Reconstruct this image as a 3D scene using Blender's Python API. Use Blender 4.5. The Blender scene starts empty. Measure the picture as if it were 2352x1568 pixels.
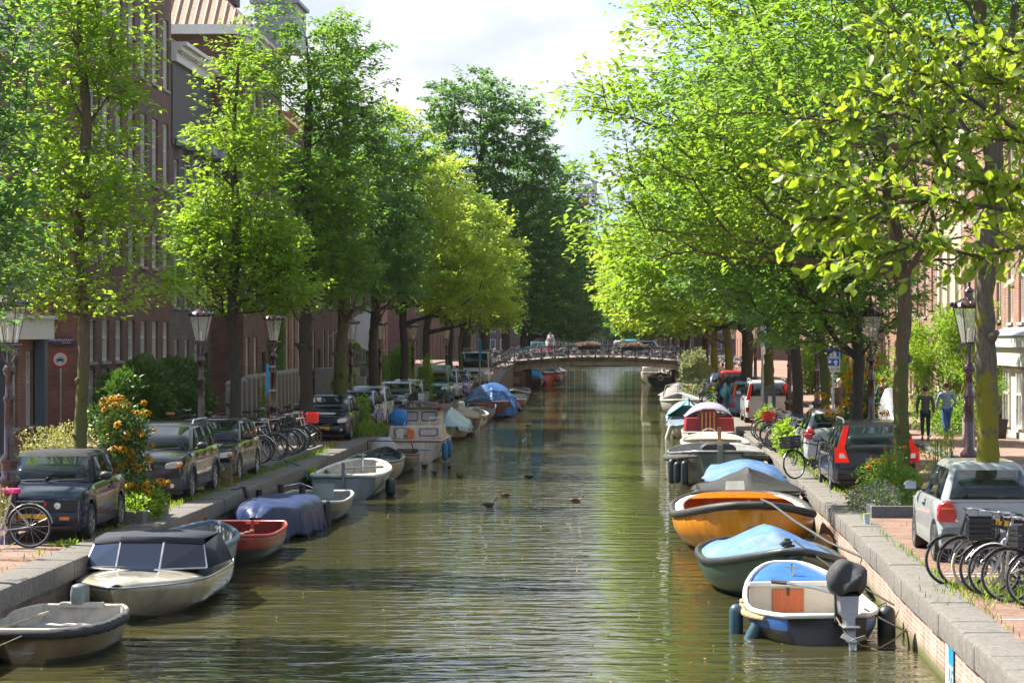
import bpy, math, random
import numpy as np
from mathutils import Vector, Matrix
C = bpy.data.collections.new('canal_scene'); bpy.context.scene.collection.children.link(C)
SC = bpy.context.scene
PI = math.pi
# ---------------- camera, sky, sun, exposure ----------------
CAMZ = 4.15
cam = bpy.data.objects.new('camera', bpy.data.cameras.new('camera')); C.objects.link(cam)
cam.location = (0, 0, CAMZ); cam.rotation_euler = (PI/2, 0, 0)
cam.data.lens = 85; cam.data.sensor_width = 36
cam.data.shift_x = -(1427-1176)/2352; cam.data.shift_y = -9/2352
cam.data.clip_end = 6000
cam.data.dof.use_dof = True; cam.data.dof.focus_distance = 55; cam.data.dof.aperture_fstop = 12
SC.camera = cam
SUN_EL, SUN_AZ = math.radians(50), math.radians(-66)       # azimuth clockwise from +Y (ahead)
sun = bpy.data.objects.new('sun', bpy.data.lights.new('sun', 'SUN')); C.objects.link(sun)
sdir = Vector((math.sin(SUN_AZ)*math.cos(SUN_EL), math.cos(SUN_AZ)*math.cos(SUN_EL), math.sin(SUN_EL)))
sun.rotation_euler = sdir.to_track_quat('Z', 'Y').to_euler()
sun.data.energy = 5.0; sun.data.angle = math.radians(0.5); sun.data.color = (1, .94, .84)
SC.view_settings.view_transform = 'Standard'; SC.view_settings.look = 'None'
SC.view_settings.exposure = 1.5; SC.view_settings.gamma = 1
SC.cycles.max_bounces = 7; SC.cycles.transparent_max_bounces = 8; SC.cycles.volume_bounces = 0
SC.cycles.caustics_reflective = False; SC.cycles.caustics_refractive = False
SC.cycles.sample_clamp_indirect = 6
w = bpy.data.worlds.new("World"); SC.world = w; w.use_nodes = True
nt = w.node_tree; nt.nodes.clear()
def N(t, typ, **kw):
    n = t.nodes.new(typ)
    for k, v in kw.items():
        if k.startswith('i_'):
            key = k[2:]
            n.inputs[int(key) if key.isdigit() else key].default_value = v
        else: setattr(n, k, v)
    return n
def L(t, a, b): t.links.new(a, b)
sky = N(nt, 'ShaderNodeTexSky', sky_type='NISHITA', sun_disc=False, sun_elevation=SUN_EL, sun_rotation=SUN_AZ)
bg1 = N(nt, 'ShaderNodeBackground', i_Strength=0.15); tint = N(nt, 'ShaderNodeVectorMath', operation='MULTIPLY'); tint.inputs[1].default_value = (.31, .41, .53); L(nt, sky.outputs[0], tint.inputs[0]); L(nt, tint.outputs[0], bg1.inputs[0])
tc = N(nt, 'ShaderNodeTexCoord'); mp = N(nt, 'ShaderNodeMapping'); mp.inputs['Scale'].default_value = (7., 7., 17.); mp.inputs['Location'].default_value = (2.3, .4, .9)
L(nt, tc.outputs['Generated'], mp.inputs[0])
nz = N(nt, 'ShaderNodeTexNoise', i_Scale=1.0, i_Detail=9.0, i_Roughness=.56, i_Distortion=.3); L(nt, mp.outputs[0], nz.inputs['Vector'])
rp = N(nt, 'ShaderNodeValToRGB'); rp.color_ramp.elements[0].position = .42; rp.color_ramp.elements[1].position = .56
L(nt, nz.outputs[0], rp.inputs[0])
nz2 = N(nt, 'ShaderNodeTexNoise', i_Scale=1.7, i_Detail=5.0); L(nt, mp.outputs[0], nz2.inputs['Vector'])
rc = N(nt, 'ShaderNodeValToRGB'); rc.color_ramp.elements[0].color = (.34, .37, .43, 1); rc.color_ramp.elements[1].color = (.49, .49, .50, 1)
rc.color_ramp.elements[0].position = .35; rc.color_ramp.elements[1].position = .6; L(nt, nz2.outputs[0], rc.inputs[0])
bg2 = N(nt, 'ShaderNodeBackground', i_Strength=.86); L(nt, rc.outputs[0], bg2.inputs[0])
mx = N(nt, 'ShaderNodeMixShader'); L(nt, rp.outputs[0], mx.inputs[0]); L(nt, bg1.outputs[0], mx.inputs[1]); L(nt, bg2.outputs[0], mx.inputs[2])
wo = N(nt, 'ShaderNodeOutputWorld'); L(nt, mx.outputs[0], wo.inputs[0])

# ---------------- materials ----------------
MATS = {}
def newmat(name):
    m = bpy.data.materials.new(name); m.use_nodes = True
    return m, m.node_tree, m.node_tree.nodes['Principled BSDF']
def mix_cols(t, fac, c1, c2):
    m = N(t, 'ShaderNodeMix', data_type='RGBA'); L(t, fac, m.inputs[0])
    for k, c in ((6, c1), (7, c2)):
        if hasattr(c, 'is_linked') or hasattr(c, 'links'): L(t, c, m.inputs[k])
        else: m.inputs[k].default_value = (*c[:3], 1)
    return m.outputs[2]
def M(name, col=(.5, .5, .5), rough=.6, metal=0, var=.18, scale=6, bump=0, bscale=None, coat=0, dirt=None, stretch=None):
    if name in MATS: return MATS[name]
    m, t, p = newmat(name)
    tc = N(t, 'ShaderNodeTexCoord'); src = tc.outputs['Object']
    if stretch:
        mp = N(t, 'ShaderNodeMapping'); mp.inputs['Scale'].default_value = stretch; L(t, src, mp.inputs[0]); src = mp.outputs[0]
    nz = N(t, 'ShaderNodeTexNoise', i_Scale=scale, i_Detail=5.0, i_Roughness=.6); L(t, src, nz.inputs['Vector'])
    r = N(t, 'ShaderNodeMapRange', i_1=.3, i_2=.7); L(t, nz.outputs[0], r.inputs[0])
    lo = [c*(1-var) for c in col]; hi = [min(1, c*(1+var)) for c in col]
    out = mix_cols(t, r.outputs[0], lo, hi)
    if dirt:
        n3 = N(t, 'ShaderNodeTexNoise', i_Scale=scale*.35, i_Detail=8.0, i_Roughness=.7); L(t, src, n3.inputs['Vector'])
        r3 = N(t, 'ShaderNodeMapRange', i_1=.5, i_2=.72); L(t, n3.outputs[0], r3.inputs[0])
        out = mix_cols(t, r3.outputs[0], out, dirt)
    L(t, out, p.inputs['Base Color'])
    p.inputs['Metallic'].default_value = metal
    r2 = N(t, 'ShaderNodeMapRange', i_1=.3, i_2=.7, i_3=max(.02, rough*.85), i_4=min(1, rough*1.15)); L(t, nz.outputs[0], r2.inputs[0]); L(t, r2.outputs[0], p.inputs['Roughness'])
    if coat: p.inputs['Coat Weight'].default_value = coat; p.inputs['Coat Roughness'].default_value = .04
    if bump:
        n2 = N(t, 'ShaderNodeTexNoise', i_Scale=bscale or scale*3, i_Detail=4.0); L(t, src, n2.inputs['Vector'])
        b = N(t, 'ShaderNodeBump', i_Strength=min(1, bump), i_Distance=.02*max(1, bump)); L(t, n2.outputs[0], b.inputs['Height']); L(t, b.outputs[0], p.inputs['Normal'])
    MATS[name] = m; return m
def brick(name, axes, c1, c2, mortar, bw=.22, bh=.065, ms=.008, stain=None, bump=.4, green=None, rough=.85):
    """axes: two letters giving the object axes that become the brick's length and height"""
    if name in MATS: return MATS[name]
    m, t, p = newmat(name)
    tc = N(t, 'ShaderNodeTexCoord'); sp = N(t, 'ShaderNodeSeparateXYZ'); L(t, tc.outputs['Object'], sp.inputs[0])
    cb = N(t, 'ShaderNodeCombineXYZ'); L(t, sp.outputs['XYZ'.index(axes[0])], cb.inputs[0]); L(t, sp.outputs['XYZ'.index(axes[1])], cb.inputs[1])
    b = N(t, 'ShaderNodeTexBrick', i_Scale=1.0); b.inputs['Color1'].default_value = (*c1, 1); b.inputs['Color2'].default_value = (*c2, 1)
    b.inputs['Mortar'].default_value = (*mortar, 1); b.inputs['Brick Width'].default_value = bw; b.inputs['Row Height'].default_value = bh
    b.inputs['Mortar Size'].default_value = ms; b.inputs['Mortar Smooth'].default_value = .3; L(t, cb.outputs[0], b.inputs['Vector'])
    out = b.outputs['Color']
    nz = N(t, 'ShaderNodeTexNoise', i_Scale=1.3, i_Detail=8.0, i_Roughness=.65); L(t, tc.outputs['Object'], nz.inputs['Vector'])
    r = N(t, 'ShaderNodeMapRange', i_1=.35, i_2=.7, i_3=.7, i_4=1.2); L(t, nz.outputs[0], r.inputs[0])
    vm = N(t, 'ShaderNodeVectorMath', operation='SCALE'); L(t, out, vm.inputs[0]); L(t, r.outputs[0], vm.inputs['Scale']); out = vm.outputs[0]
    if stain:
        mp = N(t, 'ShaderNodeMapping'); mp.inputs['Scale'].default_value = (2.5, 2.5, .35); L(t, tc.outputs['Object'], mp.inputs[0])
        n3 = N(t, 'ShaderNodeTexNoise', i_Scale=2.2, i_Detail=7.0, i_Roughness=.7); L(t, mp.outputs[0], n3.inputs['Vector'])
        r3 = N(t, 'ShaderNodeMapRange', i_1=.48, i_2=.66); L(t, n3.outputs[0], r3.inputs[0])
        r3.inputs[4].default_value = .75
        out = mix_cols(t, r3.outputs[0], out, stain)
    if green:
        r4 = N(t, 'ShaderNodeMapRange', i_1=.22, i_2=.04); L(t, sp.outputs[2], r4.inputs[0]); out = mix_cols(t, r4.outputs[0], out, green)
    L(t, out, p.inputs['Base Color']); p.inputs['Roughness'].default_value = rough
    bp = N(t, 'ShaderNodeBump', i_Strength=bump, i_Distance=.01); L(t, b.outputs['Fac'], bp.inputs['Height']); bp.invert = True; L(t, bp.outputs[0], p.inputs['Normal'])
    MATS[name] = m; return m
def leafmat(name, cols, trans=(.30, .46, .04), tw=.45, rough=.42):
    if name in MATS: return MATS[name]
    m, t, p = newmat(name)
    g = N(t, 'ShaderNodeNewGeometry'); tc = N(t, 'ShaderNodeTexCoord')
    nz = N(t, 'ShaderNodeTexNoise', i_Scale=.7, i_Detail=3.0); L(t, tc.outputs['Object'], nz.inputs['Vector'])
    ad = N(t, 'ShaderNodeMath', operation='MULTIPLY_ADD', i_1=.5); L(t, g.outputs['Random Per Island'], ad.inputs[0])
    mr = N(t, 'ShaderNodeMapRange', i_1=.3, i_2=.7, i_3=0.0, i_4=.5); L(t, nz.outputs[0], mr.inputs[0]); L(t, mr.outputs[0], ad.inputs[2])
    rp = N(t, 'ShaderNodeValToRGB'); L(t, ad.outputs[0], rp.inputs[0])
    el = rp.color_ramp.elements
    while len(el) < len(cols): el.new(.5)
    for i, c in enumerate(cols): el[i].position = i/(len(cols)-1)*.96; el[i].color = (*c, 1)
    L(t, rp.outputs[0], p.inputs['Base Color']); p.inputs['Roughness'].default_value = rough; p.inputs['Specular IOR Level'].default_value = .5
    tr = N(t, 'ShaderNodeBsdfTranslucent')
    ml = N(t, 'ShaderNodeMix', data_type='RGBA', i_0=.55); L(t, rp.outputs[0], ml.inputs[6]); ml.inputs[7].default_value = (*trans, 1)
    L(t, ml.outputs[2], tr.inputs[0])
    ms = N(t, 'ShaderNodeMixShader', i_0=tw); L(t, p.outputs[0], ms.inputs[1]); L(t, tr.outputs[0], ms.inputs[2])
    L(t, ms.outputs[0], t.nodes['Material Output'].inputs[0])
    MATS[name] = m; return m
def glassmat(name, col=(.02, .03, .04), rough=.03):
    if name in MATS: return MATS[name]
    m, t, p = newmat(name); p.inputs['Base Color'].default_value = (*col, 1); p.inputs['Roughness'].default_value = rough
    p.inputs['IOR'].default_value = 1.5
    tc = N(t, 'ShaderNodeTexCoord'); nz = N(t, 'ShaderNodeTexNoise', i_Scale=1.5, i_Detail=3.0); L(t, tc.outputs['Object'], nz.inputs['Vector'])
    b = N(t, 'ShaderNodeBump', i_Strength=.06, i_Distance=.05); L(t, nz.outputs[0], b.inputs['Height']); L(t, b.outputs[0], p.inputs['Normal'])
    MATS[name] = m; return m
def barkmat(name, c, moss=None):
    if name in MATS: return MATS[name]
    m, t, p = newmat(name); tc = N(t, 'ShaderNodeTexCoord')
    mp = N(t, 'ShaderNodeMapping'); mp.inputs['Scale'].default_value = (14, 14, 3); L(t, tc.outputs['Object'], mp.inputs[0])
    nz = N(t, 'ShaderNodeTexNoise', i_Scale=1.6, i_Detail=8.0, i_Roughness=.7); L(t, mp.outputs[0], nz.inputs['Vector'])
    r = N(t, 'ShaderNodeMapRange', i_1=.3, i_2=.7); L(t, nz.outputs[0], r.inputs[0])
    out = mix_cols(t, r.outputs[0], [x*.5 for x in c], [x*1.45 for x in c])
    if moss:
        n2 = N(t, 'ShaderNodeTexNoise', i_Scale=2.2, i_Detail=7.0, i_Roughness=.65); L(t, tc.outputs['Object'], n2.inputs['Vector'])
        sp = N(t, 'ShaderNodeSeparateXYZ'); L(t, tc.outputs['Object'], sp.inputs[0])
        r5 = N(t, 'ShaderNodeMapRange', i_1=0., i_2=4.2, i_3=.22, i_4=-.06); L(t, sp.outputs[2], r5.inputs[0])
        a = N(t, 'ShaderNodeMath', operation='ADD'); L(t, n2.outputs[0], a.inputs[0]); L(t, r5.outputs[0], a.inputs[1])
        r6 = N(t, 'ShaderNodeMapRange', i_1=.5, i_2=.58); L(t, a.outputs[0], r6.inputs[0])
        out = mix_cols(t, r6.outputs[0], out, moss)
    L(t, out, p.inputs['Base Color']); p.inputs['Roughness'].default_value = .9
    b = N(t, 'ShaderNodeBump', i_Strength=.9, i_Distance=.03); L(t, nz.outputs[0], b.inputs['Height']); L(t, b.outputs[0], p.inputs['Normal'])
    MATS[name] = m; return m
def paint(name, col, rough=.28):
    new = name not in MATS; m = M(name, col, rough, var=.06, scale=2, coat=.7)
    if new: m.node_tree.nodes['Principled BSDF'].inputs['Specular IOR Level'].default_value = .15
    return m

# ---------------- mesh builder ----------------
class B:
    def __init__(s): s.v = []; s.f = []; s.m = []; s.mi = 0; s.X = None
    def add(s, vs, fs):
        o = len(s.v)
        if s.X is not None: vs = [tuple(s.X @ Vector(p)) for p in vs]
        s.v += [tuple(p) for p in vs]; s.f += [tuple(i+o for i in f) for f in fs]; s.m += [s.mi]*len(fs); return s
    def box(s, x0, x1, y0, y1, z0, z1):
        return s.add([(x0,y0,z0),(x1,y0,z0),(x1,y1,z0),(x0,y1,z0),(x0,y0,z1),(x1,y0,z1),(x1,y1,z1),(x0,y1,z1)],
                     [(0,3,2,1),(4,5,6,7),(0,1,5,4),(1,2,6,5),(2,3,7,6),(3,0,4,7)])
    def cbox(s, c, sz, rot=None):
        R = rot if rot is not None else Matrix.Identity(3); vs = []
        for k in range(8):
            p = Vector(((k & 1)-.5, (k >> 1 & 1)-.5, (k >> 2 & 1)-.5)); p = Vector((p.x*sz[0], p.y*sz[1], p.z*sz[2]))
            vs.append(tuple(R @ p + Vector(c)))
        return s.add(vs, [(0,2,3,1),(4,5,7,6),(0,1,5,4),(2,6,7,3),(0,4,6,2),(1,3,7,5)])
    def slab(s, pts, n, th):
        """a polygon (3-D points) given thickness th along n"""
        n = Vector(n).normalized()*th; k = len(pts)
        a = [Vector(p) for p in pts]; b = [p+n for p in a]
        return s.add(a+b, [tuple(range(k))[::-1], tuple(range(k, 2*k))]+[(i, (i+1) % k, (i+1) % k+k, i+k) for i in range(k)])
    def loft(s, rings, closed=True, caps=True):
        n = len(rings[0]); vs = [p for r in rings for p in r]; fs = []
        for i in range(len(rings)-1):
            for j in range(n if closed else n-1):
                k = (j+1) % n; fs.append((i*n+j, i*n+k, (i+1)*n+k, (i+1)*n+j))
        if caps and closed: fs += [tuple(range(n))[::-1], tuple(range(len(vs)-n, len(vs)))]
        return s.add(vs, fs)
    def tube(s, pts, r, n=8, caps=True, closed=False):
        pts = [Vector(p) for p in pts]; rs = r if isinstance(r, (list, tuple)) else [r]*len(pts)
        rings = []; m = len(pts); up = None
        for i, p in enumerate(pts):
            a = pts[(i-1) % m] if closed else pts[max(i-1, 0)]; b = pts[(i+1) % m] if closed else pts[min(i+1, m-1)]
            d = (b-a)
            if d.length < 1e-9: d = Vector((0, 0, 1))
            d.normalize()
            if up is None: up = Vector((0, 0, 1)) if abs(d.z) < .9 else Vector((1, 0, 0))
            x = d.cross(up)
            if x.length < 1e-4: x = d.cross(Vector((0, 1, 0.3)))
            x.normalize(); y = x.cross(d).normalized(); up = y
            rings.append([p+x*(math.cos(2*PI*k/n)*rs[i])+y*(math.sin(2*PI*k/n)*rs[i]) for k in range(n)])
        if closed: rings.append(rings[0])
        return s.loft(rings, True, caps and not closed)
    def cyl(s, a, b, r, n=12, r2=None): return s.tube([a, b], [r, r2 if r2 is not None else r], n)
    def lathe(s, prof, c=(0, 0, 0), n=16, ax='z', caps=True):
        rings = []
        for r, h in prof:
            ring = []
            for k in range(n):
                a = 2*PI*k/n; u, v = r*math.cos(a), r*math.sin(a)
                p = (u, v, h) if ax == 'z' else ((h, u, v) if ax == 'x' else (u, h, v))
                ring.append((p[0]+c[0], p[1]+c[1], p[2]+c[2]))
            rings.append(ring)
        return s.loft(rings, True, caps)
    def ell(s, c, r, n=12, m=8, jit=0, rng=None):
        rings = []
        for i in range(m+1):
            t = PI*(i+.02)/(m+.04); rr = math.sin(t); h = -math.cos(t); rings.append([])
            for k in range(n):
                a = 2*PI*k/n; q = 1+(rng.uniform(-jit, jit) if rng else 0)
                rings[-1].append((c[0]+r[0]*rr*math.cos(a)*q, c[1]+r[1]*rr*math.sin(a)*q, c[2]+r[2]*h*q))
        return s.loft(rings)
    def prism(s, poly, ax, a, b):
        """2-D polygon extruded along axis ax from a to b"""
        f = {'x': lambda u, v, h: (h, u, v), 'y': lambda u, v, h: (u, h, v), 'z': lambda u, v, h: (u, v, h)}[ax]
        return s.loft([[f(u, v, a) for u, v in poly], [f(u, v, b) for u, v in poly]])
    def capsule(s, a, b, r, n=12):
        a, b = Vector(a), Vector(b); d = (b-a).normalized(); pts, rs = [], []
        for k in range(5): t = k/4*PI/2; pts.append(a-d*r*math.cos(t)); rs.append(max(.002, r*math.sin(t)))
        for k in range(5): t = k/4*PI/2; pts.append(b+d*r*math.sin(t)); rs.append(max(.002, r*math.cos(t)))
        return s.tube(pts, rs, n)
    def torus(s, c, R, r, ax='x', n=24, m=8, sx=1):
        pts = []
        for k in range(n):
            a = 2*PI*k/n; u, v = R*math.cos(a), R*math.sin(a)
            p = {'x': (0, u, v), 'y': (u, 0, v), 'z': (u, v, 0)}[ax]; pts.append((p[0]+c[0], p[1]+c[1], p[2]+c[2]))
        return s.tube(pts, r, m, closed=True)
    def grid(s, fn, nu, nv):
        vs = [fn(i/nu, j/nv) for i in range(nu+1) for j in range(nv+1)]
        return s.add(vs, [(i*(nv+1)+j, i*(nv+1)+j+1, (i+1)*(nv+1)+j+1, (i+1)*(nv+1)+j) for i in range(nu) for j in range(nv)])
def link(name, me, parent=None, loc=None, rz=None):
    o = bpy.data.objects.new(name, me); C.objects.link(o)
    if parent is not None: o.parent = parent
    if loc: o.location = loc
    if rz is not None: o.rotation_euler = (0, 0, rz)
    return o
def obj(name, b, mats, parent=None, smooth=35, loc=None, rz=None, bevel=0, seg=2, solid=0, sub=0, recalc=True):
    me = bpy.data.meshes.new(name); me.from_pydata(b.v, [], b.f)
    if not isinstance(mats, (list, tuple)): mats = [mats]
    for m in mats: me.materials.append(m)
    if len(mats) > 1: me.polygons.foreach_set('material_index', b.m)
    if recalc:
        import bmesh
        bm = bmesh.new(); bm.from_mesh(me); bmesh.ops.recalc_face_normals(bm, faces=bm.faces); bm.to_mesh(me); bm.free()
    if smooth:
        me.polygons.foreach_set('use_smooth', [True]*len(me.polygons))
        try: me.set_sharp_from_angle(angle=math.radians(smooth))
        except Exception: pass
    me.update()
    o = link(name, me, parent, loc, rz)
    if solid: q = o.modifiers.new('s', 'SOLIDIFY'); q.thickness = solid; q.offset = 0
    if bevel: q = o.modifiers.new('b', 'BEVEL'); q.width = bevel; q.segments = seg; q.limit_method = 'ANGLE'; q.angle_limit = math.radians(38)
    if sub: q = o.modifiers.new('u', 'SUBSURF'); q.levels = sub; q.render_levels = sub
    return o
def npmesh(name, V, F, mat, parent=None, smooth=False, loc=None):
    me = bpy.data.meshes.new(name); V = np.asarray(V, np.float32); F = np.asarray(F, np.int32)
    k = F.shape[1]; me.vertices.add(len(V)); me.vertices.foreach_set('co', V.ravel())
    me.loops.add(F.size); me.loops.foreach_set('vertex_index', F.ravel())
    me.polygons.add(len(F)); me.polygons.foreach_set('loop_start', np.arange(0, F.size, k, dtype=np.int32))
    try: me.polygons.foreach_set('loop_total', np.full(len(F), k, np.int32))
    except Exception: pass
    if smooth: me.polygons.foreach_set('use_smooth', np.ones(len(F), bool))
    me.materials.append(mat); me.update(calc_edges=True); me.validate()
    return link(name, me, parent, loc)
def tag(o, label=None, cat=None, group=None, kind=None):
    if label: o['label'] = label
    if cat: o['category'] = cat
    if group: o['group'] = group
    if kind: o['kind'] = kind
    return o
def thing(name, label, cat, loc=(0, 0, 0), rz=0, group=None):
    o = link(name, None, None, loc, rz); o.empty_display_size = .2; return tag(o, label, cat, group)
def structure(name, b, mats, **kw): return tag(obj(name, b, mats, **kw), kind='structure')
def copy_tree(o, parent=None):
    c = o.copy(); C.objects.link(c)
    if parent is not None: c.parent = parent
    for ch in list(o.children): copy_tree(ch, c)
    return c
def dup(o, loc, rz=0, label=None, group=None, scale=None):
    c = copy_tree(o); c.location = loc; c.rotation_euler = (0, 0, rz)
    if label: c['label'] = label
    if group: c['group'] = group
    if scale: c.scale = (scale,)*3
    return c
def text(body, size, mat, parent, loc, rot, ext=.002, name='lettering'):
    cu = bpy.data.curves.new(name, 'FONT'); cu.body = body; cu.size = size; cu.extrude = ext; cu.align_x = 'CENTER'; cu.align_y = 'CENTER'
    tmp = bpy.data.objects.new(name, cu); C.objects.link(tmp); dg = bpy.context.evaluated_depsgraph_get(); me = bpy.data.meshes.new_from_object(tmp.evaluated_get(dg))
    bpy.data.objects.remove(tmp); me.materials.clear(); me.materials.append(mat); o = bpy.data.objects.new(name, me); C.objects.link(o); o.parent = parent; o.location = loc; o.rotation_euler = rot; return o
ORD = 'first second third fourth fifth sixth seventh eighth ninth tenth eleventh twelfth thirteenth fourteenth fifteenth sixteenth seventeenth eighteenth nineteenth twentieth'.split()
def fnoise(x, y, z, s=0): return math.sin(x*1.7+s)*math.cos(y*2.3+s*1.3)+.5*math.sin(z*3.1+x*2.9+s*.7)+.3*math.cos(y*5.3-z*4.1+s)
# ---------------- the setting: water, quays, streets ----------------
F, VX, HY, HS, HW = 5553., 1427., 775., 3.35, 4.15
def smooth(a, b, t): t = min(1, max(0, (t-a)/(b-a))); return t*t*(3-2*t)
def zg(y):                                     # street level: humps up to the bridge
    return .8+1.38*(smooth(150, 184, y)-smooth(204, 238, y))
XR = [(10, 3.8), (26, 3.84), (33, 3.86), (37, 3.95), (44, 4.05), (54, 4.12), (68, 4.27), (100, 4.28), (150, 4.35), (186, 4.5), (460, 4.6)]
def xr(y):
    for (a, p), (b, q) in zip(XR, XR[1:]):
        if y <= b: return p+(q-p)*(max(y, a)-a)/(b-a)
    return XR[-1][1]
def xl(y): return -8.2
def at(px, py, Z=.8):                          # a pixel of the photo (2352 wide) on the level Z
    d = F*(CAMZ-Z)/(py-HY); return (px-VX)*d/F, d
YS = [5]+[10+4*i for i in range(113)]
m_water, t, p = newmat('canal_water')
p.inputs['Base Color'].default_value = (.050, .048, .018, 1); p.inputs['Roughness'].default_value = .01; p.inputs['IOR'].default_value = 1.5
tcw = N(t, 'ShaderNodeTexCoord')
def wv(sc, sx, sy, det, dist=0):
    mp = N(t, 'ShaderNodeMapping'); mp.inputs['Scale'].default_value = (sx, sy, 1); mp.inputs['Rotation'].default_value = (0, 0, .12); L(t, tcw.outputs['Object'], mp.inputs[0])
    n = N(t, 'ShaderNodeTexNoise', i_Scale=sc, i_Detail=det, i_Roughness=.5, i_Distortion=dist); L(t, mp.outputs[0], n.inputs['Vector']); return n.outputs[0]
b1 = N(t, 'ShaderNodeBump', i_Strength=1.0, i_Distance=.060); L(t, wv(1.0, .8, 2.2, 3.0, .4), b1.inputs['Height'])
pm = wv(.10, 1, .5, 3.0)                       # calmer and rougher patches
rm = N(t, 'ShaderNodeMapRange', i_1=.42, i_2=.6, i_3=.15, i_4=1.0); L(t, pm, rm.inputs[0])
mm = N(t, 'ShaderNodeMath', operation='MULTIPLY'); L(t, rm.outputs[0], mm.inputs[0]); L(t, wv(4.2, .8, 1.9, 2.0, .3), mm.inputs[1])
b2 = N(t, 'ShaderNodeBump', i_Strength=1.0, i_Distance=.009); L(t, mm.outputs[0], b2.inputs['Height']); L(t, b1.outputs[0], b2.inputs['Normal']); L(t, b2.outputs[0], p.inputs['Normal'])
structure('water', B().grid(lambda u, v: (-30+60*u, -20+620*v, 0), 4, 20), m_water, smooth=0)
structure('canal_bed', B().box(-30, 30, -20, 600, -2.4, -2), M('mud', (.05, .045, .03), .9), smooth=0)

m_clinker = brick('clinker_paving', 'XY', (.20, .105, .075), (.30, .17, .12), (.13, .11, .09), .21, .075, .008, bump=.5)
m_clinker2 = brick('pavement_bricks', 'YX', (.24, .14, .10), (.32, .19, .14), (.17, .14, .12), .21, .075, .007, bump=.3)
m_cap = M('quay_stone', (.155, .142, .125), .9, var=.4, scale=22, bump=.5, bscale=50, dirt=(.075, .07, .062))
m_kerb = M('bluestone', (.11, .115, .125), .8, var=.25, scale=12, bump=.2)
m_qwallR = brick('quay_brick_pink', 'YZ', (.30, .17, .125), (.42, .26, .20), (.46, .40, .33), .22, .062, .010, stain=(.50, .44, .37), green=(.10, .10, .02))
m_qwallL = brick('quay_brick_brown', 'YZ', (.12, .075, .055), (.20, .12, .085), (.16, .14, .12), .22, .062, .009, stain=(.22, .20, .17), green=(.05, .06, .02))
def strip(x0f, x1f, dz, ys=YS):
    b = B(); vs = []; fs = []
    for i, y in enumerate(ys):
        for xf in (x0f, x1f): vs.append((xf(y) if callable(xf) else xf, y, zg(y)+dz))
        if i: fs.append((2*i-2, 2*i-1, 2*i+1, 2*i))
    return b.add(vs, fs)
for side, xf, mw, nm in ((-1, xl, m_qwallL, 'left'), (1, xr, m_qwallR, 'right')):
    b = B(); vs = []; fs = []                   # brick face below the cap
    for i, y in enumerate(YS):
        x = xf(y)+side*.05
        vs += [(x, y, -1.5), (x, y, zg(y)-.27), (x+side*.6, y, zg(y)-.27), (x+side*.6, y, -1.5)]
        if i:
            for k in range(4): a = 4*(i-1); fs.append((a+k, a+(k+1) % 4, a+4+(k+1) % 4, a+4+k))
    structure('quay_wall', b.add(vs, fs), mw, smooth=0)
    wd = .55 if side > 0 else .6
    b = B(); rng = random.Random(side+5); y = 10.
    while y < 330:                              # the cap is a row of stones with open joints
        l = 1.02 if side > 0 else 1.25
        if y > 90: l *= 3
        y2 = y+l-.008; sh = rng.uniform(-.007, .007); pr = []
        for yy in (y, y2):
            x, z = xf(yy)+sh, zg(yy)+sh+.02; q = side
            pr.append([(x+q*.0, yy, z-.29), (x, yy, z-.05), (x+q*.015, yy, z-.015), (x+q*.05, yy, z), (x+q*wd, yy, z), (x+q*wd, yy, z-.29)])
        b.loft(pr); y += l
    structure('quay_cap', b, m_cap, smooth=30)
structure('street', strip(lambda y: -13.9, lambda y: xl(y)-.58, 0), m_clinker, smooth=0)
structure('street', strip(lambda y: xr(y)+.53, lambda y: 9.0, 0), m_clinker, smooth=0)
for a, c, e in ((-17.9, -14.0, -13.9), (13.2, 9.1, 9.0)):
    s = -1 if a < 0 else 1
    structure('pavement', strip(c, a, .12), m_clinker2, smooth=0)
    b = B(); rr = []
    for y in YS: z = zg(y); rr.append([(e, y, z-.2), (e, y, z+.11), (e+s*.02, y, z+.124), (e+s*.2, y, z+.124), (e+s*.2, y, z-.2)])
    structure('kerb', b.loft(rr), m_kerb, smooth=0)
b = B()
for x0, x1 in ((-300, -17.9), (13.2, 300)): b.grid(lambda u, v: (x0+(x1-x0)*u, -50+650*v, .78), 2, 2)
b.grid(lambda u, v: (-300+600*u, 462+500*v, .78), 2, 2)
structure('ground', b, M('distant_ground', (.06, .06, .05), .9, var=.3, scale=.5), smooth=0)
structure('quay_wall', B().box(-9, 6, 461, 462, -1, .8), m_qwallL, smooth=0)
# painted bay lines on the paving
m_wp = M('road_paint', (.62, .60, .56), .8, var=.2, scale=20)
def line(x0, x1, y0, y1, z=.804): return B().box(x0, x1, y0, y1, z, z+.004)
b = B()
for x0, x1, y in ((4.5, 6.6, 28.7), (4.55, 6.5, 33.9), (4.6, 5.4, 34.3), (4.7, 6.4, 51.0)):
    k = x0
    while k < x1: b.box(k, min(k+.2, x1), y-.04, y+.04, .804, .808); k += .215
structure('road_marking', b, m_wp, smooth=0)
b = B(); k = -11.6
while k < -9.3: b.box(k, k+.2, 37.9, 37.98, .804, .808); k += .22
structure('road_marking', b, M('worn_paint', (.34, .30, .27), .9), smooth=0)
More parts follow.
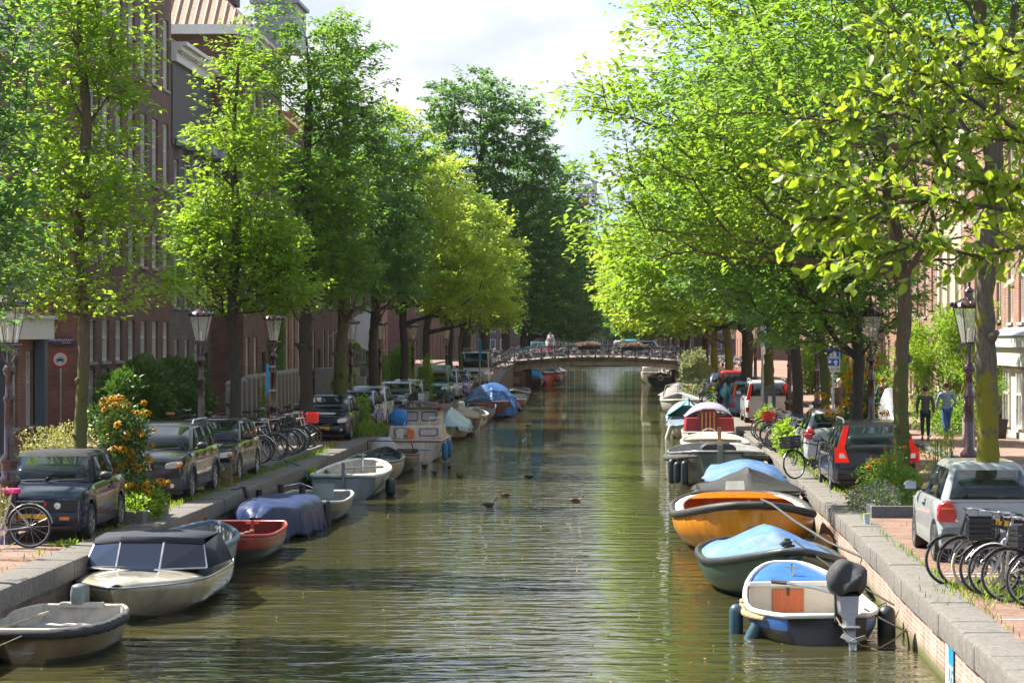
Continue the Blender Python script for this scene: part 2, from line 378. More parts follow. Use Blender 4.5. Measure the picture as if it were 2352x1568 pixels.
# ---------------- trees ----------------
LF_BRIGHT = leafmat('leaf_bright', [(.07, .16, .014), (.12, .23, .018), (.18, .29, .025), (.26, .34, .04)], (.55, .80, .05), .5)
LF_MID = leafmat('leaf_mid', [(.045, .12, .016), (.075, .17, .02), (.12, .22, .026), (.19, .29, .04)], (.42, .70, .06), .48)
LF_DARK = leafmat('leaf_dark', [(.045, .11, .03), (.07, .155, .04), (.10, .20, .05), (.15, .26, .06)], (.32, .62, .12), .45)
LF_YEL = leafmat('leaf_yellow_green', [(.16, .27, .03), (.24, .36, .04), (.34, .42, .05), (.48, .46, .05)], (.80, .98, .12), .55)
LF_PALE = leafmat('leaf_pale', [(.13, .18, .07), (.20, .25, .10), (.28, .32, .16), (.42, .45, .30)], (.45, .5, .15), .35, .6)
LF_HEDGE = leafmat('leaf_hedge', [(.020, .060, .010), (.035, .09, .014), (.07, .14, .02), (.10, .18, .03)], (.16, .34, .04), .3, .35)
LF_BIG = leafmat('leaf_near', [(.08, .17, .015), (.13, .23, .02), (.20, .29, .025), (.30, .33, .03)], (.60, .76, .04), .55)
BK_DARK = barkmat('bark_dark', (.060, .048, .036)); BK_BROWN = barkmat('bark_brown', (.13, .095, .065), (.10, .11, .03))
BK_MOSS = barkmat('bark_mossy', (.12, .10, .075), (.19, .18, .012))
def leaf_arrays(P, D, size, rng, up=.75, wid=.62, big=False):
    """one folded leaf per point P, pointing along D"""
    n = len(P); D = D/np.maximum(1e-6, np.linalg.norm(D, axis=1))[:, None]
    Nn = rng.normal(0, 1, (n, 3))*(1-up); Nn[:, 2] += up
    S = np.cross(Nn, D); S /= np.maximum(1e-6, np.linalg.norm(S, axis=1))[:, None]; Nn = np.cross(D, S)
    s = (size*rng.uniform(.55, 1.35, n))[:, None]; W = s*wid*.5
    if big:
        cs = [(0, 0), (.22, .82), (.5, 1.0), (.78, .62), (1, 0), (.78, -.62), (.5, -1.0), (.22, -.82), (.5, 0)]
        V = np.stack([P+D*s*a+S*W*b+Nn*s*((.09*abs(b))-.18*a*a) for a, b in cs], 1)
        q = np.array([(8, 0, 1), (8, 1, 2), (8, 2, 3), (8, 3, 4), (8, 4, 5), (8, 5, 6), (8, 6, 7), (8, 7, 0)])
    else:
        V = np.stack([P, P+D*s*.45+S*W+Nn*s*.07, P+D*s-Nn*s*.10, P+D*s*.45-S*W+Nn*s*.07], 1); q = np.array([(0, 1, 2), (0, 2, 3)])
    k = V.shape[1]; Fc = (np.arange(n)*k)[:, None, None]+q[None]
    return V.reshape(-1, 3), Fc.reshape(-1, 3)
def branch_arrays(P, par, R, n=5):
    idx = [i for i in range(len(P)) if par[i] >= 0]; i = np.array(idx); a = P[par[i]]; b = P[i]; d = b-a; d /= np.maximum(1e-6, np.linalg.norm(d, axis=1))[:, None]
    u = np.where(np.abs(d[:, 2:3]) < .9, np.array([[0, 0, 1.]]), np.array([[1., 0, 0]])); x = np.cross(d, u); x /= np.linalg.norm(x, axis=1)[:, None]; y = np.cross(x, d)
    ra = np.minimum(R[par[i]], R[i]*1.7)[:, None]; rb = R[i][:, None]; V = []
    for k in range(n):
        c, s = math.cos(2*PI*k/n), math.sin(2*PI*k/n); V.append(a-d*ra*.2+(x*c+y*s)*ra)
    for k in range(n):
        c, s = math.cos(2*PI*k/n), math.sin(2*PI*k/n); V.append(b+(x*c+y*s)*rb)
    V = np.stack(V, 1); Fq = np.array([(k, (k+1) % n, n+(k+1) % n, n+k) for k in range(n)])
    return V.reshape(-1, 3), ((np.arange(len(i))*2*n)[:, None, None]+Fq[None]).reshape(-1, 4)
def tree(label, x, y, stem, lobes, n, leaf, nl, lm, bm, r0, seed, lean=(0, 0), group=None, top=.7, spread=.22, fork=None, name='elm_tree', cat='tree', flat=.8, minr=.006, z0=None, knots=0):
    """stem = bare trunk height, lobes = (dx, dy, z, rx, ry, rz, weight), heights above the street"""
    rng = np.random.default_rng(seed); z0 = zg(y) if z0 is None else z0
    T = thing(name, label, cat, (x, y, z0), 0, group)
    zmax = max(l[2]+l[5] for l in lobes); cx = sum(l[0]*l[6] for l in lobes)/sum(l[6] for l in lobes); cy = sum(l[1]*l[6] for l in lobes)/sum(l[6] for l in lobes)
    H = stem+(zmax-stem)*top; m = 14; tr = []
    for i in range(m+1):
        t = i/m; z = H*t; q = max(0, (z-stem)/(H-stem+1e-6)); k = min(1, z/stem)
        tr.append((lean[0]*k+cx*.5*q**1.3+.07*math.sin(seed+i*1.1)*k, lean[1]*k+cy*.5*q**1.3+.06*math.cos(seed*1.7+i*.9)*k, z-.1*(i == 0)))
    P = [np.array(p) for p in tr]; par = [-1]+list(range(m)); plen = [0.0]
    for i in range(1, m+1): plen.append(plen[-1]+np.linalg.norm(P[i]-P[i-1]))
    W = np.array([l[6] for l in lobes], float); W /= W.sum(); S = []
    n0 = n; n = int(n*.52); vol = sum(4.19*l[3]*l[4]*l[5] for l in lobes); dm2 = (.62*(vol*.55/n)**(1/3))**2; tries = 0; SA = np.zeros((n+1, 3)); ns = 0
    while ns < n and tries < 60*n:
        tries += 1
        l = lobes[rng.choice(len(lobes), p=W)]; d = rng.normal(0, 1, 3); d /= np.linalg.norm(d); r = rng.uniform(0, 1)**.40
        q = np.array([l[0]+d[0]*r*l[3], l[1]+d[1]*r*l[4], l[2]+d[2]*r*l[5]])
        g = math.sin(q[0]*2.1+seed)+math.sin(q[1]*1.9+q[2]*.9+seed*2)+math.sin(q[2]*2.4+q[0]*.8)
        if g < -.75 and rng.uniform() < .88: continue
        if q[2] < .9*stem*.6: continue
        if ns and ((SA[:ns]-q)**2).sum(1).min() < dm2: continue
        SA[ns] = q; ns += 1
    S = SA[:ns]; n = ns; ax = np.array([[p[0], p[1]] for p in tr]); zt = np.array([p[2] for p in tr])
    axx = np.interp(S[:, 2]*.8, zt, ax[:, 0]); axy = np.interp(S[:, 2]*.8, zt, ax[:, 1])
    order = np.argsort(np.hypot(S[:, 0]-axx, S[:, 1]-axy)+.15*np.abs(S[:, 2]-stem)); S = S[order]
    A = np.zeros((2*n+m+2, 3)); PL = np.zeros(2*n+m+2); A[:m+1] = np.array(P); PL[:m+1] = plen; cnt = m+1
    lowok = np.zeros(2*n+m+2); lowok[:m+1] = np.where(zt < stem*.8, 50, 0)
    for q in S:
        dv = A[:cnt]-q; dist = np.sqrt((dv**2).sum(1)); cost = dist+.28*PL[:cnt]+1.1*np.maximum(0, dv[:, 2])+lowok[:cnt]
        j = int(np.argmin(cost)); d = dist[j]
        if d > 1.0:
            mid = (A[j]+q)/2+rng.normal(0, .05*d, 3)+np.array([0, 0, .05*d]); A[cnt] = mid; PL[cnt] = PL[j]+d/2; par.append(j); j = cnt; cnt += 1; d /= 2
        A[cnt] = q; PL[cnt] = PL[j]+d; par.append(j); cnt += 1
    A = A[:cnt]; par = np.array(par); c = np.zeros(cnt)
    for i in range(cnt-1, 0, -1):
        c[i] = max(c[i], 1) if c[i] == 0 else c[i]; c[par[i]] += c[i]
    # children always come after their parents except along the stem, whose counts are summed downwards
    R = minr*np.maximum(1, c)**.46; R[:m+1] = np.maximum(R[:m+1], 0)
    k = r0/max(R[0], 1e-6); R = np.where(R > minr*2.2, R*(1+(k-1)*np.minimum(1, R/(R[0]+1e-9)*1.5)), R)
    for i in range(m+1): R[i] = r0*(1-.62*(i/m)**1.1) if zt[i] < stem else min(R[i]*1.3, r0*.8)
    Rt = R[:m+1]
    V1, F1 = branch_arrays(A[m+1:] if False else A, par, R)
    keep = F1.reshape(-1, 5, 4) if False else None
    tb = B(); pts = []; rr = []
    for i in range(m+1):
        pts.append(tuple(A[i])); rr.append(max(Rt[i], .02)*(1.28 if i == 0 else 1)*(1+.05*math.sin(i*2.3+seed)))
    NS = 12; fine = []; fr = []
    for i in range(m):
        for s in range(4):
            t = s/4; fine.append(tuple(A[i]*(1-t)+A[i+1]*t)); fr.append((rr[i]*(1-t)+rr[i+1]*t)*(1+.05*math.sin((i*4+s)*1.9+seed*3)))
    fine.append(pts[-1]); fr.append(rr[-1]); tb.tube(fine, fr, NS)
    tb.v = [(a+.02*r0/.2*fnoise(a*9, b_*9, c_*4, seed), b_+.02*r0/.2*fnoise(b_*9, c_*4, a*9, seed), c_) for a, b_, c_ in tb.v]
    for kx in range(knots):
        a = rng.uniform(0, 6.28); hz = rng.uniform(.25, .95)*stem; kk = np.interp(hz, zt, A[:m+1, 0]); ky = np.interp(hz, zt, A[:m+1, 1])
        tb.ell((kk+math.cos(a)*r0*.85, ky+math.sin(a)*r0*.85, hz), (r0*.42, r0*.42, r0*.5), 9, 6, .12, random.Random(kx))
        if kx % 2 == 0: tb.tube([(kk+math.cos(a)*r0*.8, ky+math.sin(a)*r0*.8, hz), (kk+math.cos(a)*r0*1.55, ky+math.sin(a)*r0*1.55, hz+r0*.35)], [r0*.3, r0*.22], 8)
    tk = obj('trunk', tb, bm, T, 60)
    sel = np.repeat(np.arange(1, cnt) > m, 5); ff = F1[sel]
    npmesh('limbs', V1, ff, bm, tk, True)
    # leaves
    tips = np.array([i for i in range(m+1, cnt) if c[i] <= 3]); tot = int(n0*nl*LD); leaf *= LS; K = max(4, int(tot/len(tips)))
    d0 = A[tips]-A[par[tips]]; d0[:, 2] = d0[:, 2]*.45+.02; d0 /= np.maximum(1e-6, np.linalg.norm(d0, axis=1))[:, None]
    nn = rng.normal(0, .22, (len(tips), 3)); nn[:, 2] = 1; sdv = np.cross(nn, d0); sdv /= np.linalg.norm(sdv, axis=1)[:, None]
    L0 = spread*3.0*rng.uniform(.65, 1.25, len(tips)); ii = np.repeat(np.arange(len(tips)), K); q = len(ii)
    t = rng.uniform(-.55, 1, q); lat = rng.uniform(-1, 1, q)*(1-.55*np.abs(t-.1))*.55; LL = L0[ii]
    base = A[tips][ii]+d0[ii]*(t*LL)[:, None]+sdv[ii]*(lat*LL)[:, None]; base[:, 2] += rng.normal(0, .045+spread*.10, q)-.16*LL*np.maximum(0, t)**2-.12*LL*np.abs(lat)
    D = d0[ii]*.7+sdv[ii]*(np.sign(lat)*.75)[:, None]+rng.normal(0, .32, (q, 3)); D[:, 2] -= .22
    V, Fc = leaf_arrays(base, D, leaf, rng, flat)
    if y < 100:
        tg = B()
        for i in range(len(tips)):
            p0 = A[tips[i]]; e = p0+d0[i]*L0[i]*.9; e[2] -= .13*L0[i]; tg.add([p0+[0, 0, .005], p0-[0, 0, .005], e], [(0, 1, 2)]); tg.add([p0+sdv[i]*.006, p0-sdv[i]*.006, e], [(0, 1, 2)])
        V2 = np.array(tg.v); npmesh('spray_twigs', V2, np.array(tg.f), bm, tk)  # only the thin bare twigs that carry the leaves, as loose slivers
    npmesh('crown', V, Fc, lm, T)
    return T
LD, LS = .68, 1.22
def foliage(c, r, n, leaf, rng, up=.45, shell=.5, zcut=None, wid=.6, box=False):
    d = rng.normal(0, 1, (n, 3)); d /= np.linalg.norm(d, axis=1)[:, None]; rad = rng.uniform(0, 1, n)**shell
    if box: d = d/np.max(np.abs(d), axis=1)[:, None]
    lump = 1+.14*np.sin(d[:, 0]*5+c[0]*3)+.12*np.sin(d[:, 2]*6+d[:, 1]*4+c[1])
    P = np.array(c)+d*(rad*lump)[:, None]*np.array(r)
    if zcut is not None: P[:, 2] = np.maximum(P[:, 2], zcut)
    D = d+rng.normal(0, .6, (n, 3)); D[:, 2] += .2
    return leaf_arrays(P, D, leaf, rng, up, wid)
def bush(label, x, y, parts, n, leaf, lm, name='shrub', cat='shrub', group=None, seed=1, stems=True, z=None, flowers=None, up=.45, wid=.6, flabel=None):
    """parts = (dx, dy, z, rx, ry, rz) ellipsoids; flowers = (count, size, colour, centre colour, zmin)"""
    rng = np.random.default_rng(seed); z = zg(y) if z is None else z; T = thing(name, label, cat, (x, y, z), 0, group)
    Vs, Fs, o = [], [], 0; vol = sum(p[3]*p[4]*p[5] for p in parts)
    for p in parts:
        V, Fc = foliage(p[:3], p[3:6], max(20, int(n*p[3]*p[4]*p[5]/vol)), leaf, rng, up, zcut=.02, wid=wid); Vs.append(V); Fs.append(Fc+o); o += len(V)
    npmesh('foliage', np.concatenate(Vs), np.concatenate(Fs), lm, T)
    if stems:
        b = B(); rr = random.Random(seed)
        for p in parts:
            for k in range(7):
                a = rr.uniform(0, 6.28); q = rr.uniform(.2, .8)
                b.tube([(p[0]*.3, p[1]*.3, -.02), (p[0]+.3*p[3]*math.cos(a), p[1]+.3*p[4]*math.sin(a), p[2]*.6), (p[0]+q*p[3]*math.cos(a), p[1]+q*p[4]*math.sin(a), p[2]+p[5]*.7)], [.012, .009, .004], 4)
        obj('stems', b, M('stem_green', (.10, .12, .04), .7), T)
    if flowers:
        k, s, col, cc, zm = flowers; b = B(); rr = random.Random(seed+3)
        for i in range(k):
            p = parts[rr.randrange(len(parts))]; a = rr.uniform(0, 6.28); q = rr.uniform(.3, 1.1); h = p[2]+p[5]*rr.uniform(zm, 1.1)
            c = Vector((p[0]+q*p[3]*math.cos(a), p[1]+q*p[4]*math.sin(a), h)); nn = Vector((rr.uniform(-.5, .5), -.7, rr.uniform(.1, .9))).normalized()
            u = nn.cross(Vector((0, 0, 1))).normalized(); v = nn.cross(u); ss = s*rr.uniform(.7, 1.2); b.mi = 0
            for j in range(8):
                t = 2*PI*j/8+rr.uniform(-.1, .1); e = u*math.cos(t)+v*math.sin(t); f = u*math.cos(t+1.57)+v*math.sin(t+1.57)
                b.add([c+e*ss*.2, c+e*ss*.7+f*ss*.2, c+e*ss-nn*ss*.3, c+e*ss*.7-f*ss*.2], [(0, 1, 2, 3)])
            b.mi = 1; b.ell(c+nn*ss*.1, (ss*.26,)*3, 6, 4)
        obj('blossoms', b, [M('petal_%02d' % int(col[1]*99+col[2]*31), col, .6, var=.25, scale=20), M('flower_eye', cc, .8)], T, recalc=False)
    return T
GL, GR = 'elms lining the left quay', 'elms lining the right quay'
tree('dark leafy tree reaching in over the parked cabriolet from the picture edge', -9.9, 33.5, 3.2, [(0, 0, 6.6, 1.75, 1.9, 3.2, 3), (.3, .3, 4.5, 1.4, 1.5, 1.2, 1)], 620, .11, 34, LF_DARK, BK_DARK, .12, 11, group=GL)
tree('slim young elm rising behind the dark blue cabriolet beside the round sign', -9.8, 43.9, 3.3, [(0, 0, 5.9, 1.45, 1.5, 1.7, 3), (0, 0, 8.6, 1.1, 1.2, 2.6, 2.6), (0, 0, 4.3, 1.5, 1.4, .6, 1), (1.0, -.3, 4.2, 1.1, .8, .3, .6)], 800, .115, 24, LF_BRIGHT, BK_BROWN, .12, 3, group=GL, top=.85, knots=4)
tree('pointed light green elm behind the dark grey saloon', -9.8, 61.2, 3.5, [(0, 0, 5.5, 1.6, 1.5, 1.6, 3), (.0, 0, 7.6, 1.15, 1.2, 1.8, 2), (-.1, 0, 9.6, .5, .6, 1.4, .7), (.8, 0, 4.5, 1.4, 1.1, .5, .7)], 900, .125, 24, LF_BRIGHT, BK_DARK, .15, 5, group=GL, top=.9, knots=3)
tree('tall dark elm with thick bent trunk behind the rack of bicycles', -9.9, 75.6, 4.1, [(0, 0, 7.2, 2.2, 2.2, 2.4, 3), (-1.0, 0, 11, 1.2, 1.3, 3.2, 1.6), (.9, 0, 10.6, 1.1, 1.3, 3.0, 1.4), (.2, 0, 5.3, 2.3, 2.0, 1.1, 1.2)], 1150, .14, 27, LF_MID, BK_DARK, .22, 7, group=GL, lean=(.1, 0), top=.85, knots=5)
tree('dense green elm with scarred trunk behind the navy hatchback', -9.75, 84.3, 3.9, [(0, 0, 7.4, 2.6, 2.3, 3.4, 3), (.2, 0, 11.8, 1.4, 1.4, 2.9, 1.5), (1.1, 0, 6.0, 1.8, 1.6, 1.6, 1)], 1100, .15, 28, LF_DARK, BK_BROWN, .24, 9, group=GL, top=.85, knots=5)
tree('bushy elm with an inclined side limb beside the hanging white flag', -9.85, 96.3, 3.8, [(0, 0, 6.8, 2.4, 2.2, 2.8, 3), (.6, 0, 10., 1.7, 1.7, 2.6, 1.6)], 950, .16, 26, LF_MID, BK_DARK, .22, 13, group=GL)
tree('yellowing elm leaning over the cream cabin cruiser', -9.85, 109.5, 3.6, [(1.2, 0, 7.2, 3.0, 2.6, 3.0, 3), (-.4, 0, 10.8, 1.9, 1.9, 3.2, 2), (2.4, 0, 5.6, 2.4, 2.0, 1.6, 1.4)], 1300, .17, 26, LF_YEL, BK_DARK, .2, 17, group=GL)
tree('golden green elm spreading over the boats by the teal van', -9.85, 122.5, 3.6, [(1.6, 0, 7.2, 3.2, 3.0, 3.4, 3), (.6, 0, 10.8, 1.9, 2.0, 2.0, 1.2), (3.0, 0, 5.2, 2.0, 2.0, 1.6, 1)], 1250, .18, 25, LF_YEL, BK_DARK, .2, 19, group=GL)
tree('green elm between the teal van and the silver van', -9.8, 138.5, 3.6, [(1.2, 0, 6.8, 3.2, 3.0, 2.9, 3), (.4, 0, 9.6, 2.2, 2.2, 2.2, 1)], 950, .2, 22, LF_MID, BK_DARK, .17, 21, group=GL)
tree('towering round-topped elm in front of the bridge', -10.2, 158, 4.2, [(1.6, 0, 14.6, 4.6, 4.2, 5.4, 4), (3.4, 0, 9.2, 4.6, 4.0, 4.4, 3), (.3, 0, 18., 3.2, 2.8, 2.8, 1.2), (4.8, 0, 6.0, 3.0, 3, 1.9, 1)], 2500, .23, 24, LF_DARK, BK_DARK, .38, 23, group=GL)
tree('thin-stemmed elm beside the silver van', -10.0, 150.5, 3.4, [(.6, 0, 5.8, 2.3, 2.2, 2.2, 1)], 450, .2, 22, LF_MID, BK_BROWN, .14, 24, group=GL)
tree('bulky dark elm at the left end of the bridge', -9.9, 176, 4.5, [(3.4, 0, 10.8, 4.9, 4.2, 5.2, 3), (5.6, 0, 7.2, 4.2, 3.4, 2.8, 2)], 1400, .26, 22, LF_DARK, BK_DARK, .42, 27, group=GL)
# right bank
tree('big mossy elm standing behind the champagne hatchback', 5.5, 36.6, 5.4, [(-1.9, 0, 8.4, 3.1, 3.0, 2.6, 4), (.9, 1., 10.4, 3.6, 3.4, 3.2, 4), (2.6, 0, 8.2, 2.4, 2.6, 2.2, 1.2), (-3.3, .6, 7.2, 2.0, 1.8, .8, .8)], 1800, .12, 19, LF_MID, BK_MOSS, .195, 31, lean=(.08, 0), group=GR, knots=7, spread=.28)
tree('wide-spreading elm with pale trunk in the planter behind the champagne hatchback', 5.72, 49.2, 4.0, [(-2.6, 0, 6.9, 3.4, 3.0, 2.2, 4), (-.6, 0, 10.2, 3.4, 3.4, 3.3, 4), (1.6, 0, 7.6, 2.6, 2.6, 2.9, 1.6), (-4.7, 0, 8.2, 2.3, 1.6, .6, .8), (-4.6, 0, 5.6, 2.0, 1.6, .7, .7), (-3.7, 0, 10.0, 1.8, 1.5, .5, .6), (-3.2, 0, 11.6, 1.8, 1.5, .5, .5), (-5.0, 0, 6.7, 1.5, 1.2, .4, .4)], 2700, .125, 20, LF_BRIGHT, BK_BROWN, .17, 33, group=GR, knots=6, spread=.27, minr=.008)
tree('elm with leafy low branches behind the black estate car', 5.75, 59, 3.0, [(-.6, 0, 4.9, 2.5, 2.2, 1.9, 2.6), (-2.4, 0, 6.6, 3.0, 2.8, 2.2, 3), (-1.2, 0, 9.8, 2.8, 2.8, 3.0, 2)], 1500, .14, 25, LF_MID, BK_DARK, .16, 35, group=GR)
tree('slim grey elm beside the blue pay sign', 5.5, 65.5, 2.9, [(-.2, 0, 4.7, 2.6, 2.2, 1.7, 2.6), (-2.2, 0, 7.2, 2.9, 2.8, 2.9, 3)], 1200, .15, 24, LF_DARK, BK_BROWN, .15, 36, group=GR)
tree('dark-trunked elm behind the row of bicycles', 5.55, 76.4, 3.3, [(-.6, 0, 5.4, 2.8, 2.4, 1.9, 2), (-2.6, 0, 6.0, 2.9, 2.8, 2.2, 3), (-.8, 0, 9.4, 2.6, 2.6, 2.8, 1.6)], 1500, .16, 24, LF_BRIGHT, BK_DARK, .2, 37, group=GR)
tree('stout brown-barked elm beside the charging post', 5.55, 90.2, 3.4, [(-.8, 0, 6.2, 3.0, 2.8, 2.2, 2), (-3.0, 0, 6.2, 3.2, 3.0, 2.5, 3), (-1.0, 0, 9.6, 2.8, 2.8, 3.0, 2)], 1500, .18, 23, LF_BRIGHT, BK_BROWN, .21, 39, group=GR)
tree('ivy-dark elm behind the silver people carrier', 5.5, 106, 3.4, [(-2.6, 0, 6.4, 3.8, 3.4, 2.9, 3), (-.9, 0, 9.8, 3.0, 3.0, 3.0, 2)], 1400, .2, 23, LF_BRIGHT, BK_DARK, .3, 41, group=GR)
tree('forked mossy elm behind the red van', 5.4, 122, 3.2, [(-2.8, 0, 6.6, 4.3, 3.8, 3.2, 3), (-1.2, 0, 10.4, 3.4, 3.2, 3.2, 2)], 1300, .22, 22, LF_YEL, BK_MOSS, .24, 43, group=GR)
tree('crooked elm near the right end of the bridge', 5.5, 142, 3.2, [(-2.5, 0, 6.4, 4.3, 4, 3.0, 3), (-.8, 0, 10., 3.4, 3.4, 3.0, 2)], 1300, .24, 22, LF_BRIGHT, BK_MOSS, .22, 45, group=GR)
tree('leaning elm right beside the bridge railing', 5.6, 163, 3.3, [(-2.2, 0, 6.4, 4.5, 4, 3.0, 3), (-.4, 0, 10, 3.6, 3.4, 3.0, 2)], 1250, .26, 22, LF_YEL, BK_DARK, .3, 47, group=GR)
tree('broad elm on the corner past the bridge on the right bank', 6.4, 203, 3.2, [(-2.6, 0, 8.0, 6.4, 5, 4.6, 3), (-3.6, 0, 5.4, 5, 4, 1.9, 1.4)], 1300, .3, 22, LF_BRIGHT, BK_DARK, .34, 49, group='elms beyond the bridge')
protoA = tree('dark elm just past the bridge on the left bank', -10.2, 214, 3.4, [(2.6, 0, 9.2, 6.0, 5, 6.2, 3), (4.0, 0, 5.2, 4.5, 4, 2.0, 1)], 1200, .34, 22, LF_DARK, BK_DARK, .36, 51, group='elms beyond the bridge')
for i, (x, y, s, lb) in enumerate([(-9.6, 238, .95, 'dark elm second past the bridge on the left bank'), (-10., 264, .9, 'dark elm third past the bridge on the left bank'), (-9.5, 292, .85, 'dark elm fourth past the bridge on the left bank'),
        (-9.8, 330, .85, 'dark elm fifth past the bridge on the left bank'), (-5.5, 468, .95, 'dark elm closing the far end of the canal, left of its middle'), (2.5, 474, .9, 'dark elm closing the far end of the canal, right of its middle')]):
    dup(protoA, (x, y, .78), .4*i, lb, scale=s)
protoB = tree('elm second past the bridge on the right bank', 6.2, 228, 3.4, [(-2.6, 0, 8.4, 5.4, 5, 5.0, 3), (-3.4, 0, 5.2, 4.5, 4, 2.0, 1)], 1100, .34, 22, LF_MID, BK_DARK, .32, 53, group='elms beyond the bridge')
for i, (x, y, s, lb) in enumerate([(6.4, 256, .95, 'elm third past the bridge on the right bank'), (6.2, 288, .9, 'elm fourth past the bridge on the right bank'), (6.3, 325, .9, 'elm fifth past the bridge on the right bank'), (-15, 480, 1.0, 'elm beyond the far end of the canal on the left'), (11, 478, 1., 'elm beyond the far end of the canal on the right'), (-1.5, 482, .8, 'low elm in the very middle of the canal end'), (-9, 372, .9, 'elm sixth past the bridge on the left bank'), (6.2, 366, .9, 'elm sixth past the bridge on the right bank'), (-9.2, 415, .9, 'elm seventh past the bridge on the left bank'), (6.2, 410, .9, 'elm seventh past the bridge on the right bank')]):
    dup(protoB, (x, y, .78), -.3*i, lb, scale=s)
# the near tree whose twigs hang into the picture
def near_tree():
    rng = np.random.default_rng(77); T = thing('elm_tree', 'nearest tree, big yellow-green leaves on twigs hanging in from the upper right', 'tree', (5.2, 13.5, .8))
    b = B(); b.tube([(0, 0, -.1), (-.05, 0, 2.4), (.1, .1, 4.6), (.2, .1, 7)], [.24, .18, .15, .09], 12); tk = obj('trunk', b, BK_MOSS, T, 60)
    tw = B(); P = []; D = []
    # twig paths as pixel, depth lists (real positions worked out from where they hang)
    def q(px, py, d): return np.array([(px-VX)*d/F-5.2, d-13.5, CAMZ-(py-HY)*d/F-.8])
    limbs = [[(2700, 60, 13), (2480, 150, 12.8), (2330, 120, 12.6), (2200, 95, 12.4), (2090, 80, 12.2), (2000, 70, 12.1)],
             [(2700, 330, 13), (2500, 330, 12.6), (2380, 330, 12.3), (2280, 320, 12.1), (2180, 300, 12), (2080, 340, 12)],
             [(2700, 470, 13), (2480, 500, 12.4), (2300, 480, 12.0), (2150, 455, 11.8), (2040, 470, 11.8), (1960, 440, 11.8), (1890, 410, 11.9), (1800, 395, 12)],
             [(2480, 500, 12.4), (2380, 560, 12.1), (2250, 590, 11.8), (2120, 560, 11.7), (2010, 590, 11.7), (1900, 600, 11.8)],
             [(2500, 330, 12.6), (2400, 420, 12.2), (2290, 430, 12), (2180, 400, 11.9), (2110, 250, 12), (1960, 200, 12.1)],
             [(2380, 330, 12.3), (2250, 240, 12.2), (2150, 180, 12.2), (2060, 150, 12.2)],
             [(2040, 470, 11.8), (1980, 520, 11.8), (1940, 560, 11.8)], [(2700, 240, 13), (2480, 240, 12.5), (2350, 210, 12.4), (2260, 170, 12.3)],
             [(2150, 455, 11.8), (2040, 500, 11.9), (1900, 500, 12), (1840, 505, 12)], [(2180, 300, 12), (2060, 260, 12.1), (1940, 280, 12.2), (1830, 270, 12.2)]]
    for li, l in enumerate(limbs):
        pts = [q(*a) for a in l]; n = len(pts); tw.tube(pts, [.011*(1-i/n)+.003 for i in range(n)], 6)
        for i in range(n-1):
            a, c = pts[i], pts[i+1]; seg = c-a; sl = np.linalg.norm(seg); k = max(2, int(sl/.0135))
            for j in range(k):
                base = a+seg*(j+.5)/k
                if i >= 1 and rng.uniform() < .55:
                    sd = rng.choice([-1, 1]); dr = np.array([seg[2]*.3, rng.normal(0, .5)*sl, 0])+seg*.6+np.array([0, 0, rng.normal(-.1, .55)*sl]); dr /= np.linalg.norm(dr); ln = rng.uniform(.08, .30)
                    e = base+dr*ln; tw.tube([base, (base+e)/2+rng.normal(0, .008, 3), e], [.004, .003, .0018], 4)
                    for h in range(int(ln/.034)+1):
                        t = (h+.6)/(int(ln/.034)+1); P.append(base+dr*ln*t); D.append(dr*.6+np.array([rng.normal(0, .5), rng.normal(0, .5), rng.normal(-.2, .35)]))
                elif i >= 1: P.append(base); D.append(seg/sl*.6+rng.normal(0, .6, 3))
    tw.tube([(.1, .1, 4.2), (-.1, -.3, 3.9), tuple(q(2700, 330, 13))], [.1, .06, .025], 8); tw.tube([(.1, .1, 4.0), (-.1, -.4, 3.5), tuple(q(2700, 470, 13))], [.1, .05, .024], 8)
    tw.tube([(.1, .1, 4.8), tuple(q(2700, 60, 13))], [.09, .024], 8); tw.tube([tuple(q(2700, 330, 13)), tuple(q(2700, 240, 13))], [.024, .02], 8)
    obj('limbs', tw, barkmat('bark_twig', (.09, .07, .055)), tk)
    V, Fc = leaf_arrays(np.array(P), np.array(D), .060, rng, .5, .62, True); npmesh('crown', V, Fc, LF_BIG, T, True)
near_tree()
# ---------------- houses ----------------
W_WHITE = M('white_joinery', (.68, .67, .62), .5, var=.08); W_STONE = M('grey_render', (.17, .155, .14), .85, var=.2, scale=2, bump=.2)
GLZ = glassmat('window_glass', (.06, .07, .08), .05); GLW = glassmat('blind_behind_glass', (.36, .36, .35), .08); GLM = glassmat('net_curtain_glass', (.18, .19, .2), .06); WC = [0]
def facade_grid(cuts_y, cuts_z, X, s, holes, dep, b):
    """front skin in the plane x=X, open where holes are, with reveals going back by dep"""
    for i in range(len(cuts_y)-1):
        for j in range(len(cuts_z)-1):
            y0, y1, z0, z1 = cuts_y[i], cuts_y[i+1], cuts_z[j], cuts_z[j+1]; my, mz = (y0+y1)/2, (z0+z1)/2
            if any(h[0] < my < h[1] and h[2] < mz < h[3] for h in holes): continue
            b.add([(X, y0, z0), (X, y1, z0), (X, y1, z1), (X, y0, z1)], [(0, 1, 2, 3)])
    for y0, y1, z0, z1 in holes:
        Xb = X-s*dep
        for a in ([(X, y0, z0), (X, y1, z0), (Xb, y1, z0), (Xb, y0, z0)], [(X, y0, z1), (X, y1, z1), (Xb, y1, z1), (Xb, y0, z1)],
                  [(X, y0, z0), (X, y0, z1), (Xb, y0, z1), (Xb, y0, z0)], [(X, y1, z0), (X, y1, z1), (Xb, y1, z1), (Xb, y1, z0)]): b.add(a, [(0, 1, 2, 3)])
